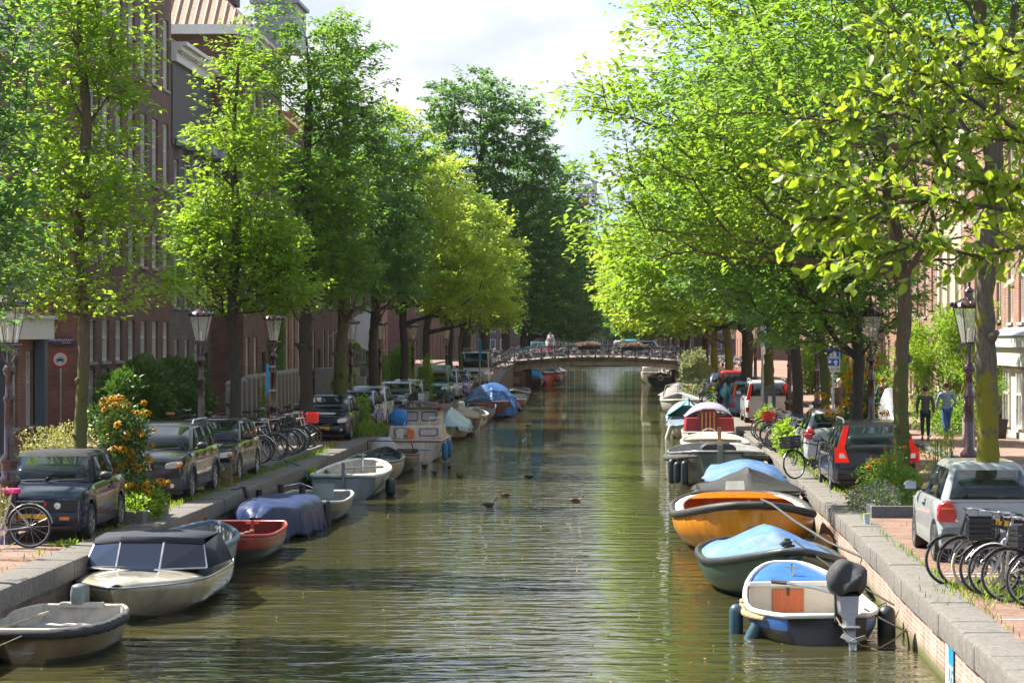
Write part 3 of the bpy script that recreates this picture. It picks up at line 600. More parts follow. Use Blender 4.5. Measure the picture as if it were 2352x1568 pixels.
def window(T, X, s, y0, y1, z0, z1, fm=None, dep=.16, bars=(1, 1), arch=False, sill=True, nm='window'):
    """s=+1: the facade faces +x"""
    fm = fm or W_WHITE; b = B(); Xa, Xb = X-s*(dep-.07), X-s*(dep+.03); t = .09
    xa, xb = min(Xa, Xb), max(Xa, Xb)
    b.box(xa, xb, y0+.003, y0+t, z0+.003, z1-.003).box(xa, xb, y1-t, y1-.003, z0+.003, z1-.003).box(xa, xb, y0+t, y1-t, z0+.003, z0+t+.02).box(xa, xb, y0+t, y1-t, z1-t, z1-.003)
    for k in range(bars[0]): y = y0+(y1-y0)*(k+1)/(bars[0]+1); b.box(xa+.005, xb-.005, y-.028, y+.028, z0+t+.02, z1-t)
    for k in range(bars[1]):
        z = z0+(z1-z0)*((k+1)/(bars[1]+1)+(.08 if bars[1] == 1 else 0)); b.box(xa+.01, xb-.01, y0+t, y1-t, z-.04, z+.04)
    f = obj(nm, b, fm, T, 0)
    Xg = X-s*(dep+.01); g = B().box(min(Xg, Xg-s*.012), max(Xg, Xg-s*.012), y0+t*.6, y1-t*.6, z0+t*.6, z1-t*.6); WC[0] += 1; obj('pane', g, (GLZ, GLM, GLW, GLZ, GLW, GLM, GLM)[WC[0]*5 % 7], f, 0)
    if sill: obj('sill', B().box(min(X-s*.05, X+s*.07), max(X-s*.05, X+s*.07), y0-.06, y1+.06, z0-.10, z0-.002), M('sill_stone', (.35, .33, .3), .8), f, 0)
    return f
def house(label, side, y0, y1, h, wall, endwall, rows, ncol, ww, X=None, base=None, group=None, cornice=.5, door=None, fm=None, roof='flat', depth=11, bars=(1, 1), rmat=None, name='canal_house', lz=None, beads=()):
    """rows = (z bottom, z top) of the window rows above the street"""
    s = -side; X = X if X is not None else (-17.5 if side < 0 else 12.8); z0 = .75
    T = thing(name, label, 'house', (X, (y0+y1)/2, z0), 0, group); T.rotation_euler = (0, 0, 0)
    off = Vector((-X, -(y0+y1)/2, -z0)); b = B(); b.X = Matrix.Translation(off); pitch = (y1-y0)/ncol; holes = []
    base = base or 0
    for zb, zt in rows:
        for k in range(ncol):
            if door is not None and k == door and zb < 2.2: continue
            c = y0+pitch*(k+.5); holes.append((c-ww/2, c+ww/2, z0+zb, z0+zt))
    dh = None
    if door is not None: c = y0+pitch*(door+.5); dh = (c-.6, c+.6, z0+.15, z0+2.75); holes.append(dh)
    cy = sorted({y0, y1} | {a for q in holes for a in q[:2]}); cz = sorted({z0-.3, z0+h} | {a for q in holes for a in q[2:]})
    facade_grid(cy, cz, X, s, holes, .2, b)
    Xb = X-s*depth
    b.add([(X, y0, z0-.3), (Xb, y0, z0-.3), (Xb, y0, z0+h), (X, y0, z0+h)], [(0, 1, 2, 3)]) if False else None
    obj('wall', b, wall, T, 0)
    e = B(); e.X = b.X
    for yy in (y0, y1): e.add([(X, yy, z0-.3), (Xb, yy, z0-.3), (Xb, yy, z0+h), (X, yy, z0+h)], [(0, 1, 2, 3)])
    e.add([(Xb, y0, z0-.3), (Xb, y1, z0-.3), (Xb, y1, z0+h), (Xb, y0, z0+h)], [(0, 1, 2, 3)]); e.add([(X-s*.21, y0, z0-.3), (X-s*.21, y1, z0-.3), (X-s*.21, y1, z0+h), (X-s*.21, y0, z0+h)], [(0, 1, 2, 3)]) if False else None
    obj('side_wall', e, endwall, T, 0)
    for q in holes:
        if q is dh: continue
        tall = q[3]-q[2] > 2.3
        f = window(T, X, s, *q, fm=fm, bars=bars if not tall else (bars[0], max(1, bars[1])))
        for o_ in [f]+list(f.children):
            if o_ is f: o_.location = off
    # one dark sheet behind the panes, the dimness of the rooms put into its colour
    o = obj('dim_room_sheet', B().box(min(X-s*.32, X-s*.36), max(X-s*.32, X-s*.36), y0+.05, y1-.05, z0-.2, z0+h-.05), M('dim_room_tone', (.10, .10, .10), .9, var=.6, scale=.8), T, 0); o.location = off
    if dh:
        d = B(); d.X = b.X; x1, x2 = sorted((X-s*.13, X-s*.19)); d.box(x1, x2, dh[0]+.004, dh[1]-.004, dh[2], dh[3]-.45)
        dd = obj('door', d, M('door_green', (.02, .05, .035), .35, coat=.5), T, 0)
        k = B(); k.X = b.X; k.ell((X-s*.1, dh[0]+.2, z0+1.2), (.04, .04, .04)); obj('handle', k, M('brass', (.6, .45, .2), .3, 1), dd)
        k = B(); k.X = b.X; k.box(x1, x2, dh[0]+.004, dh[1]-.004, dh[3]-.40, dh[3]-.004); obj('fanlight', k, GLZ, dd, 0)
        k = B(); k.X = b.X; k.box(*sorted((X+s*.003, X+s*.9)), dh[0]-.2, dh[1]+.2, z0-.2, z0+.13); obj('doorstep', k, m_kerb, T, 0)
    if cornice:
        k = B(); k.X = b.X
        for a, c, o1 in ((.0, .55, cornice*.35), (.55, .8, cornice*.7), (.8, 1.0, cornice)):
            hh = .75; k.box(*sorted((X+s*.004, X+s*(.004+o1))), y0+.004, y1-.004, z0+h-hh+hh*a+.002*a, z0+h-hh+hh*c)
        kk = y0+.4
        while kk < y1: k.box(*sorted((X+s*cornice*.35, X+s*cornice*.68)), kk, kk+.14, z0+h-.42, z0+h-.21); kk += .6
        obj('cornice', k, W_WHITE, T, 0)
    if base:
        k = B(); k.X = b.X; cuts = [q for q in holes if q[2] < z0+base]
        ys = sorted({y0, y1} | {a for q in cuts for a in q[:2]})
        for i in range(len(ys)-1):
            m_ = (ys[i]+ys[i+1])/2; hit = [q for q in cuts if q[0] < m_ < q[1]]
            k.box(*sorted((X+s*.003, X+s*.05)), ys[i], ys[i+1], z0-.3, min([q[2] for q in hit]+[z0+base])-.1*bool(hit))
        obj('plinth', k, M('plinth_stone', (.15, .14, .135), .8, var=.3, scale=5), T, 0)
    for zb_ in beads:
        k = B(); k.X = b.X; k.box(*sorted((X+s*.003, X+s*.09)), y0, y1, z0+zb_, z0+zb_+.16); obj('string_course', k, M('band_stone', (.36, .32, .26), .8), T, 0)
    rm = rmat or M('roof_tile', (.22, .10, .06), .8, var=.4, scale=14, bump=.6)
    k = B(); k.X = b.X; xm = X-s*4.
    if roof == 'flat': k.box(*sorted((X-s*.02, Xb)), y0, y1, z0+h, z0+h+.15)
    elif roof == 'ridge':                       # slopes to the street and to the back
        k.prism([(X+s*.2, z0+h), (xm, z0+h+3.2), (xm-s*4.0, z0+h+3.2), (Xb, z0+h)] if s > 0 else [(X+s*.2, z0+h), (xm, z0+h+3.2), (xm-s*4, z0+h+3.2), (Xb, z0+h)], 'y', y0+.02, y1-.02)
    obj('roof', k, rm, T, 0)
    return T, off, X, s, z0
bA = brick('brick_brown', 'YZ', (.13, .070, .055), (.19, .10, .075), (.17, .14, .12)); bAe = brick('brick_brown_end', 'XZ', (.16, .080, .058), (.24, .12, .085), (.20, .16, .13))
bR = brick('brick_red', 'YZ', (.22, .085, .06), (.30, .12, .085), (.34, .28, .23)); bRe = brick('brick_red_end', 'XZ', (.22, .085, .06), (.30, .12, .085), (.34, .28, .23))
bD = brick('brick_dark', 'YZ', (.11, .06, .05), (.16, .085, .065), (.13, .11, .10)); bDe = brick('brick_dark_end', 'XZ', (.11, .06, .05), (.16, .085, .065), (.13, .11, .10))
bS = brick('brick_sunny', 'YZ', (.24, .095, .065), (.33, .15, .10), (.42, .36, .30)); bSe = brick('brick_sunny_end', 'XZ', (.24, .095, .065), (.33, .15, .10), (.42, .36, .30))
bG = brick('grey_blocks', 'YZ', (.13, .12, .11), (.16, .15, .135), (.09, .085, .08), .6, .22); bGe = brick('grey_blocks_end', 'XZ', (.13, .12, .11), (.16, .15, .135), (.09, .085, .08), .6, .22)
GH = 'houses along the left quay'; GH2 = 'houses along the right quay'
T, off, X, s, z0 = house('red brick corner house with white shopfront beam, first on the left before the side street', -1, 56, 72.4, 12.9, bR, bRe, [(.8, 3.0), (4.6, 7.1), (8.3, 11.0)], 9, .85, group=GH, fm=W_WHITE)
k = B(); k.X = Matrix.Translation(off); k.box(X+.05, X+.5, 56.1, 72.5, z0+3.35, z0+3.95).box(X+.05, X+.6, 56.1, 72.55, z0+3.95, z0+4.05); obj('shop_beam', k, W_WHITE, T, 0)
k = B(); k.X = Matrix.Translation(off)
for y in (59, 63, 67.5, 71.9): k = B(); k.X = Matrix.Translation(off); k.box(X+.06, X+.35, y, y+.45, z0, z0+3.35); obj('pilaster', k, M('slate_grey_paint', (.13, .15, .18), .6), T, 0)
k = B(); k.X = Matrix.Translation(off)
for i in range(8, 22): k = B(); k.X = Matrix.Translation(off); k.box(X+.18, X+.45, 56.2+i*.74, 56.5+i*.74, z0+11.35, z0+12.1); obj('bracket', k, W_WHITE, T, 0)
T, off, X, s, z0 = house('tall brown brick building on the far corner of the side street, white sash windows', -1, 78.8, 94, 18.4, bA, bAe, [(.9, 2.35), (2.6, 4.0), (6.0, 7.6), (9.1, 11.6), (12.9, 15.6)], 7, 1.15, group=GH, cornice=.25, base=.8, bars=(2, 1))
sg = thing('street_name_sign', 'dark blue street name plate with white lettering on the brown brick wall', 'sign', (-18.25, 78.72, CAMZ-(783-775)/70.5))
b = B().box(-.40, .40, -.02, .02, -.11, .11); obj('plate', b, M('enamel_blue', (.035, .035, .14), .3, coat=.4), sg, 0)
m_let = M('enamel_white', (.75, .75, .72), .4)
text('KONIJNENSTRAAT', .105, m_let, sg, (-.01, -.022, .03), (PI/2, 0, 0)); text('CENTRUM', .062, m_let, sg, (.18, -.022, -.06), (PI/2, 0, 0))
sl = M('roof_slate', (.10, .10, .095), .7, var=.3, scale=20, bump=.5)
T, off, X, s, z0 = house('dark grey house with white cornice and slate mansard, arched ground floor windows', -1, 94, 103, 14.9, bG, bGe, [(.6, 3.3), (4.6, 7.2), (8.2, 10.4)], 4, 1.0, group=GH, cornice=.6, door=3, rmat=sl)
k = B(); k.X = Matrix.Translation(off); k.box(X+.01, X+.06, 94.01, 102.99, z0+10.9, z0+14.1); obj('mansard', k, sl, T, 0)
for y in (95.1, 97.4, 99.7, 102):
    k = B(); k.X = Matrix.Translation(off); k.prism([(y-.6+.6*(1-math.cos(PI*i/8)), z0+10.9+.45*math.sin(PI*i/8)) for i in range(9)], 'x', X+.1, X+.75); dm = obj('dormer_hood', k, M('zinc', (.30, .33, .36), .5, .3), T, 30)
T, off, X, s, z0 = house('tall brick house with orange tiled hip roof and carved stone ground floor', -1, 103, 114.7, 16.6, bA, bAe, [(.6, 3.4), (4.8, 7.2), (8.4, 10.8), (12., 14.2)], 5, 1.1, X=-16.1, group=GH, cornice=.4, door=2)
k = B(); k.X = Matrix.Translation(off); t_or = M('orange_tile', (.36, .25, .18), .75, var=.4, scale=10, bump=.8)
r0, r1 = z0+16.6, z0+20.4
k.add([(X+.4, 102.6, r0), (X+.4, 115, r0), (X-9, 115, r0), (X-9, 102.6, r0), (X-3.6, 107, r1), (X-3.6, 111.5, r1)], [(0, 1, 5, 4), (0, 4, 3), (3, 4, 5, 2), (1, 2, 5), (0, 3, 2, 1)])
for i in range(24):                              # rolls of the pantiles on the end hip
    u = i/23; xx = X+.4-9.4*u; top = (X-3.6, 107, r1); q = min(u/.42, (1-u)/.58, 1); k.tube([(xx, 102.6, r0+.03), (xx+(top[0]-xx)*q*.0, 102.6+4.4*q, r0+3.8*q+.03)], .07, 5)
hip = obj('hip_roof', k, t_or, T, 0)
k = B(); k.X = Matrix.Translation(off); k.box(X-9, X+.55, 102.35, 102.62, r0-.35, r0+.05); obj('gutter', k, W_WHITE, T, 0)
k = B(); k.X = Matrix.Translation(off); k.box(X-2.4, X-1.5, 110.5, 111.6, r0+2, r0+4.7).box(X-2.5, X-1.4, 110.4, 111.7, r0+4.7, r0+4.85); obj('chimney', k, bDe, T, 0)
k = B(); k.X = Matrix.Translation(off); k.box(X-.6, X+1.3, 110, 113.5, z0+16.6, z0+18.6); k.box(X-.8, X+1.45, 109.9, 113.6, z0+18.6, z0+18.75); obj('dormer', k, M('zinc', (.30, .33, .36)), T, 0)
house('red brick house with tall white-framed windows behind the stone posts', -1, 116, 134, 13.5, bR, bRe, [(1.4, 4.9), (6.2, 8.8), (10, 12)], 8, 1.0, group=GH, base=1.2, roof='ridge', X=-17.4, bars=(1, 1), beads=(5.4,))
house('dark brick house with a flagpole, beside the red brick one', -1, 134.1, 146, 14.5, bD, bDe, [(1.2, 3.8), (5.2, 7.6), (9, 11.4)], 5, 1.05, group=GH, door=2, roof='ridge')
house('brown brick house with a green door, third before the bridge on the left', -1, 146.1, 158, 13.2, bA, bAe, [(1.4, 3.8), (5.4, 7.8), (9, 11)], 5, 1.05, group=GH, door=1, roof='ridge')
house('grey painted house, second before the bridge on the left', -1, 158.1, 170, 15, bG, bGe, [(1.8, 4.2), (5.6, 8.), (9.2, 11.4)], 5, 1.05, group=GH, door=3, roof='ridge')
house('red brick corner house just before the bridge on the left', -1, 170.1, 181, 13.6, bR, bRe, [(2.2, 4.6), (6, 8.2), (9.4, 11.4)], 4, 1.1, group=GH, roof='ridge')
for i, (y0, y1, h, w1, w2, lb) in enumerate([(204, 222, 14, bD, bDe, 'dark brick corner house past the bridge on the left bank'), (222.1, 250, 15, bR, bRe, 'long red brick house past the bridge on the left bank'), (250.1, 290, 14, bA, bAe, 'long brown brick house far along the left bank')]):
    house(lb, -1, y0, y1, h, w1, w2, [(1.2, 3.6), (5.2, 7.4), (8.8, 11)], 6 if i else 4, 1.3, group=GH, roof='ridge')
# right bank
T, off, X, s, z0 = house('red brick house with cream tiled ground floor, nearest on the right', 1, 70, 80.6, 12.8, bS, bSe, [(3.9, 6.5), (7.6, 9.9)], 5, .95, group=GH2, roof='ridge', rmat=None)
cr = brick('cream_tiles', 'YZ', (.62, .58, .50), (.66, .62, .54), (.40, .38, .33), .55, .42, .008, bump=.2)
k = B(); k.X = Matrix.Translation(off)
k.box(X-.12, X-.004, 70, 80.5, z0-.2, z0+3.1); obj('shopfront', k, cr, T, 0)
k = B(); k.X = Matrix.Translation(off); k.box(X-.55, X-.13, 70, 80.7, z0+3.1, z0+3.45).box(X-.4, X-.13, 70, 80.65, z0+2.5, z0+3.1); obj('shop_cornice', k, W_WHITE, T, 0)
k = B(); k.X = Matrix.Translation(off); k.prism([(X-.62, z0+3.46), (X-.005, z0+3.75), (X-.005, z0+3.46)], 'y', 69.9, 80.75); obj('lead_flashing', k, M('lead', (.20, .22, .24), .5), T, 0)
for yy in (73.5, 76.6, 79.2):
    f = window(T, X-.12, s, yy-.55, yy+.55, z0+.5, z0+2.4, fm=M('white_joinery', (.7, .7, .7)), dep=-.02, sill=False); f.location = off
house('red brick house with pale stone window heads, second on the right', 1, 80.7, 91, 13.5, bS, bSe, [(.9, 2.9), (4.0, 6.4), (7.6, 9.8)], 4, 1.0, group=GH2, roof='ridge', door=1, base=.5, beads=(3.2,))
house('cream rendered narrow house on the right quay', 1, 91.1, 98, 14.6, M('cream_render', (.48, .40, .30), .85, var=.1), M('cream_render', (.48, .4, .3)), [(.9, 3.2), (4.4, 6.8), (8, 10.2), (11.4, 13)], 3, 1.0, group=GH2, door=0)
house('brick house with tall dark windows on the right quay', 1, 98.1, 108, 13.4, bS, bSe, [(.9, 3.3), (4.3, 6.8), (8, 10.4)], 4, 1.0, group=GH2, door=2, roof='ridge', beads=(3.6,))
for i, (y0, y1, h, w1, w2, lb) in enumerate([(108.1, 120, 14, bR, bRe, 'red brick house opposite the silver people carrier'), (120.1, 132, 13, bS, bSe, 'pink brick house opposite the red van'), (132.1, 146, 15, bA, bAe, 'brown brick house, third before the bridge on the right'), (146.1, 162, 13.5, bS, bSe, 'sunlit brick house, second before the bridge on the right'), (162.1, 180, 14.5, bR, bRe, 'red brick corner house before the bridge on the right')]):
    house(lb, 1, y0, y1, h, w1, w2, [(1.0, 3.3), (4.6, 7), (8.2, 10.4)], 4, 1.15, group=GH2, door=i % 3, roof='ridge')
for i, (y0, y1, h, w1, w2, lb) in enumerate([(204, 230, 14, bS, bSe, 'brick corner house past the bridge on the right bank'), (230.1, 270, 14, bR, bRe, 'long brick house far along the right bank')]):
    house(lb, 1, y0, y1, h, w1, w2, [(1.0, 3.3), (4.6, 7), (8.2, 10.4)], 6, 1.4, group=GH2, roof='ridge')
for i, (x0, x1, h, w1, lb) in enumerate([(-34, -20, 13, bDe, 'dark brick house facing the far end of the canal, left'), (-20, -9, 12, bRe, 'red brick house facing the far end of the canal, left of centre'), (-9, 1, 12.5, bAe, 'brown brick house closing the canal'), (1, 12, 12, bRe, 'red brick house facing the far end of the canal, right of centre'), (12, 28, 13, bDe, 'dark brick house facing the far end of the canal, right')]):
    T = thing('canal_house', lb, 'house', (x0, 492, .78), 0, 'houses closing the canal'); k = B().box(0, x1-x0-.02, 0, 9, 0, h); obj('wall', k, w1, T, 0); obj('roof', B().prism([(-.2, h), (4.5, h+3), (9.2, h)], 'x', 0, x1-x0-.03), M('roof_tile', (.22, .1, .06)), T, 0)
    for r in range(3):
        for c_ in range(5): f = obj('window', B().box(1+c_*2.1, 2.1+c_*2.1, -.06, .02, 1+r*3.4, 3+r*3.4), W_WHITE, T, 0); obj('pane', B().box(1.1+c_*2.1, 2.0+c_*2.1, -.075, -.062, 1.1+r*3.4, 2.9+r*3.4), GLZ, f, 0)
# crane tower showing over the trees
cr_ = thing('tower_crane', 'red and white tower crane top far behind the trees', 'crane', (-7.7, 500, 0)); cr_.scale = (.668,)*3
b = B()
for i in range(14):
    for dx, dy in ((-1.2, -1.2), (1.2, -1.2), (1.2, 1.2), (-1.2, 1.2)): b.box(dx-.25, dx+.25, dy-.25, dy+.25, i*3.6, i*3.6+3.6)
    b.box(-1.1, 1.1, -1.3, -1.1, i*3.6, i*3.6+2.9)
obj('mast', b, M('crane_red', (.55, .08, .05), .5), cr_, 0)
b = B().box(-6, 4.0, -1.4, 1.4, 50.6, 51.6).box(-14, -6, -1, 1, 50.8, 51.3); obj('jib', b, M('crane_pale', (.6, .5, .45), .5), cr_, 0)
b = B().box(2.6, 4.0, -1.2, 1.2, 51.6, 54.6).box(-1.8, 2.4, -1.3, -.9, 51.7, 53.6); obj('ballast', b, M('crane_grey', (.55, .57, .6), .6), cr_, 0)
b = B()
for i in range(9): b.box(-3+i, -2.95+i, -1.45, -1.4, 51.6, 52.7)
b.box(-3, 5.5, -1.5, -1.42, 52.65, 52.75).box(4, 5.8, -1.2, 1.2, 50.5, 50.7); obj('railing', b, M('crane_pale', (.6, .5, .45)), cr_, 0)
# ---------------- cars ----------------
RUB = M('tyre_rubber', (.028, .027, .026), .8, var=.2); RIM = M('alloy', (.42, .42, .43), .35, .9); DKP = M('black_plastic', (.035, .035, .037), .55)
GLS = glassmat('car_glass', (.010, .016, .018), .03); LMP = M('lamp_lens', (.62, .64, .66), .12, .5, var=.3, scale=30); RED = M('tail_red', (.48, .012, .012), .15, coat=.8)
ORA = M('indicator', (.75, .22, .03), .2); PLT = M('plate_yellow', (.75, .40, .02), .5, var=.25, scale=9); EUB = M('plate_blue', (.04, .10, .45), .5); CHR = M('chrome', (.6, .6, .62), .12, 1); WHL = M('white_lens', (.75, .72, .68), .2)
GC = 'cars parked along the left quay'
def car(label, X, Y, rz, col, Lc=4.2, W=1.72, H=1.42, sill=.22, belt=.92, hood=1.05, fwd=.85, rear_o=.75, R=.31, cab=(.95, 1.75, 3.75, 4.12), hoodz=.78, deck=None, side=(.5,), tail='pair', front='plain', kind='parked_car', cat='car', group=None, bump=None, trim=None, rails=False, top=None, z=None, tint=None, taper=.2, arches=False, plate=True, mirrors=True):
    """local y: 0 = nose, Lc = tail; cab = y of windscreen base, roof front, roof rear, rear window base"""
    T = thing(kind, label, cat, (X, Y, zg(Y) if z is None else z), rz, group); col = col if not isinstance(col, tuple) else paint('paint_%d_%d_%d' % tuple(int(c*999) for c in col), col)
    bump = bump or col; ya, yc, yd, yb = cab; wf, wr = fwd, Lc-rear_o; AR = R+.055
    def arch(yc_, up=True):
        return [(yc_+AR*math.cos(a), max(sill, .30+AR*math.sin(a))) for a in [PI*k/8 for k in range(9)]]
    dk = deck if deck is not None else belt+.03
    tp = [(0, hoodz-.13), (.05, hoodz-.05), (.16, hoodz), (ya*.5, hoodz+.075), (ya-.05, belt-.01), (ya+.1, belt), ((ya+yb)/2, belt+.025), (yb, belt+.045), (Lc-.13, dk), (Lc-.03, dk-.06), (Lc, dk-.16)]
    st = sorted(set([round(Lc*i/34, 3) for i in range(35)]+[.02, .05, .1, Lc-.02, Lc-.05, Lc-.1]+[round(c_+AR*math.cos(PI*k/10), 3) for c_ in (wf, wr) for k in range(11)]+[round(c_+sg*(AR+.012), 3) for c_ in (wf, wr) for sg in (-1, 1)]))
    rings = []
    for y in st:
        zt_ = float(np.interp(y, [p_[0] for p_ in tp], [p_[1] for p_ in tp])); lo = sill
        for c_ in (wf, wr):
            if abs(y-c_) < AR: lo = max(lo, .30+math.sqrt(max(0, AR*AR-(y-c_)**2)))
        e = max(0, (.7-y)/.7, (y-Lc+.55)/.55); w_ = W/2*(1-.12*e*e); lo = min(lo, zt_-.16); up = lambda f: lo+(zt_-lo)*f
        side_ = [(w_*.8, lo), (w_-.012, lo+.004), (w_+.004, lo+.03), (w_+.014, up(.35)), (w_+.004, up(.68)), (w_-.022, zt_-.085), (w_-.052, zt_-.03), (w_-.12, zt_-.006), (w_*.55, zt_+.02), (0, zt_+.028)]
        f_ = lambda x, z: (x, y+(.10*(x/(W/2))**2+.05*max(0, (z-.5))**1*1.0-.012*math.cos((z-.45)*4))*max(0, 1-y/.5)-(.08*(x/(W/2))**2+.05*max(0, z-.6))*max(0, 1-(Lc-y)/.4), z)
        rings.append([f_(x, z) for x, z in side_]+[f_(-x, z) for x, z in side_[::-1][1:]])
    body = obj('body', B().loft(rings), col, T, 38)
    obj('underbody', B().box(-W/2+.12, W/2-.12, .25, Lc-.25, .17, .5), DKP, T, 0)
    # greenhouse
    wb, wt = W/2-.06, W/2-taper; zb, zt = belt-.03, H
    bc = [(-wb, ya, zb), (wb, ya, zb), (wb, yb, zb), (-wb, yb, zb)]; tcn = [(-wt, yc, zt-.05), (wt, yc, zt-.05), (wt, yd, zt-.06), (-wt, yd, zt-.06)]
    g = B(); n = 6; rg = []
    for (p0, p1, q0, q1) in ((bc[0], bc[1], bc[3], bc[2]), (tcn[0], tcn[1], tcn[3], tcn[2])):
        fr = [tuple(np.array(p0)+(np.array(p1)-np.array(p0))*i/n+np.array([0, -.09*math.sin(PI*i/n), 0])) for i in range(n+1)]
        bk = [tuple(np.array(q1)+(np.array(q0)-np.array(q1))*i/n+np.array([0, .05*math.sin(PI*i/n), 0])) for i in range(n+1)]
        rg.append(fr+bk)
    rr = [tuple((p[0]*.86, yc+.12+(p[1]-yc)*(yd-yc-.22)/(yd-yc+1e-6), zt)) for p in rg[1]]
    g.loft([rg[0], rg[1], rr]); obj('cabin', g, top or col, T, 32, bevel=.07, seg=4)
    def bil(c, u, v): a, b_, c_, d = [Vector(p) for p in c]; return (a*(1-u)+b_*u)*(1-v)+(d*(1-u)+c_*u)*v
    def pane(nm, c, u0, u1, v0, v1, out, mat=GLS, bow=0, du=.0):
        b = B(); k = 6 if bow else 1; vs = []; o = Vector(out)
        for i in range(k+1):
            u = u0+(u1-u0)*i/k
            for v, ud in ((v0, u), (v1, u0+du+(u1-u0-2*du)*i/k)): vs.append(bil(c, ud, v)+o*(.012)+Vector((0, (-1 if out[1] < 0 else 1)*bow*math.sin(PI*ud), 0)))
        b.add(vs, [(2*i, 2*i+1, 2*i+3, 2*i+2) for i in range(k)]); obj(nm, b, mat, T, 60, solid=.008)
    fc = [bc[0], bc[1], tcn[1], tcn[0]]; rc_ = [bc[3], bc[2], tcn[2], tcn[3]]
    pane('windscreen', fc, .035, .965, .06, .95, (0, -1, .6), bow=.085); pane('rear_window', rc_, .07, .93, .10 if tail != 'sash' else .1, .9, (0, 1, .5), bow=.045)
    cuts = [0.055]+list(side)+[.955]
    for s in (-1, 1):
        c = [(s*wb, ya, zb), (s*wb, yb, zb), (s*wt, yd, zt-.05), (s*wt, yc, zt-.05)]
        for i in range(len(cuts)-1):
            pane('side_window', c, cuts[i]+.013, cuts[i+1]-.013, .08, .92, (s, 0, .2))
        for wy in (wf, wr):
            wh = B(); wx = s*(W/2-.10)
            wh.lathe([(R*.62, -.09), (R*.93, -.105), (R, -.06), (R, .06), (R*.93, .105), (R*.62, .09)], (wx, wy, R), 22, 'x'); ww_ = obj('wheel', wh, RUB, T, 30)
            rm_ = B(); rm_.lathe([(.02, s*.075), (R*.16, s*.09), (R*.18, s*.07), (R*.2, s*.05), (R*.60, s*.03), (R*.66, s*.10), (R*.63, s*.02)], (wx, wy, R), 20, 'x')
            for k in range(7):
                a = 2*PI*k/7; rm_.cbox((wx+s*.085, wy+math.cos(a)*R*.38, R+math.sin(a)*R*.38), (.02, R*.5, R*.13), Matrix.Rotation(a, 3, 'X'))
            obj('rim', rm_, RIM, ww_, 30)
            if arches:
                ab = B(); pts = [(s*(W/2+.004), wy+(AR+.03)*math.cos(a), .30+(AR+.03)*math.sin(a)) for a in [PI*k/10 for k in range(11)]]; ab.tube(pts, .035, 6); obj('wheel_arch', ab, DKP, T)
        if mirrors:
            mb = B(); my = ya+.28; mb.ell((s*(W/2+.10), my, belt+.09), (.11, .07, .075), 10, 6); mb.cyl((s*(W/2-.06), my+.02, belt+.02), (s*(W/2+.05), my, belt+.05), .025, 6)
            mm_ = obj('mirror', mb, DKP if trim is None else col, T); obj('mirror_glass', B().cbox((s*(W/2+.10), my+.062, belt+.09), (.17, .02, .11)), glassmat('mirror_glass', (.35, .45, .55), .05), mm_)
        hb = B()
        for dy in ([ya+1.15] if len(side) < 2 else [ya+1.12, ya+2.0]):
            if dy < yb: hb.cbox((s*(W/2-.002), dy, belt-.14), (.03, .17, .03))
        obj('door_handle', hb, DKP if trim is None else trim, T)
        sb = B(); sb.box(*sorted((s*(W/2-.012), s*(W/2+.012))), wf+AR+.06, wr-AR-.06, .42, .50); obj('side_moulding', sb, DKP if trim is None else trim, T, bevel=.01)
        sm = B(); xx = s*(W/2-.004)
        for yy in ([ya+1.28] if len(side) < 2 else [ya+.35, ya+1.3, ya+2.15]): sm.box(*sorted((xx-s*.02, xx+s*.004)), yy-.006, yy+.006, .32, belt-.06)
        obj('door_seam', sm, DKP, T, 0)
        if rails: rb = B().tube([(s*(wt-.02), yc+.15, zt-.02), (s*(wt-.02), yc+.3, zt+.07), (s*(wt-.02), yd-.25, zt+.07), (s*(wt-.02), yd-.05, zt-.02)], .02, 6); obj('roof_rail', rb, M('rail_alu', (.45, .46, .47), .35, .8), T)
    bw = W/2-.02
    # bumpers, lamps, plates
    def bumper(nm, y, d, z0, z1, mat):
        rg_ = []
        for i in range(9):
            u = -1+2*i/8; yy = y+d*(-.035+.115*u*u); x = u*bw*(1-.06*abs(u)**6)
            rg_.append([(x, yy, z0), (x, yy-d*.03, (z0+z1)/2), (x, yy, z1), (x, yy+d*.16, z1), (x, yy+d*.16, z0)])
        obj(nm, B().loft(rg_), mat, T, 30, bevel=.01)
    bumper('front_bumper', .0, 1, .27, .50, bump); bumper('rear_bumper', Lc, -1, .30, .53, bump)
    fb = B(); f2 = B()
    def fx(x): u = x/(W/2); return .10*u*u-.012
    if front == 'round4':
        for s in (-1, 1):
            for x, r in ((s*(W/2-.19), .098), (s*(W/2-.40), .068)):
                q = B().lathe([(.001, -.03), (r*.8, -.02), (r, .02)], (x, fx(x)+.02, .60), 18, 'y'); obj('headlight', q, LMP, T, 60)
        g_ = B().box(-W/2+.07, W/2-.07, .035, .06, .50, .71)
        for i in range(6): g_.box(-W/2+.08, W/2-.08, .02, .05, .51+i*.034, .52+i*.034)
        obj('grille', g_, DKP, T, 0)
        for s in (-1, 1): obj('indicator', B().cbox((s*(W/2-.27), -.04, .40), (.16, .02, .05)), ORA, T)
    elif front in ('wide', 'oval', 'round', 'van'):
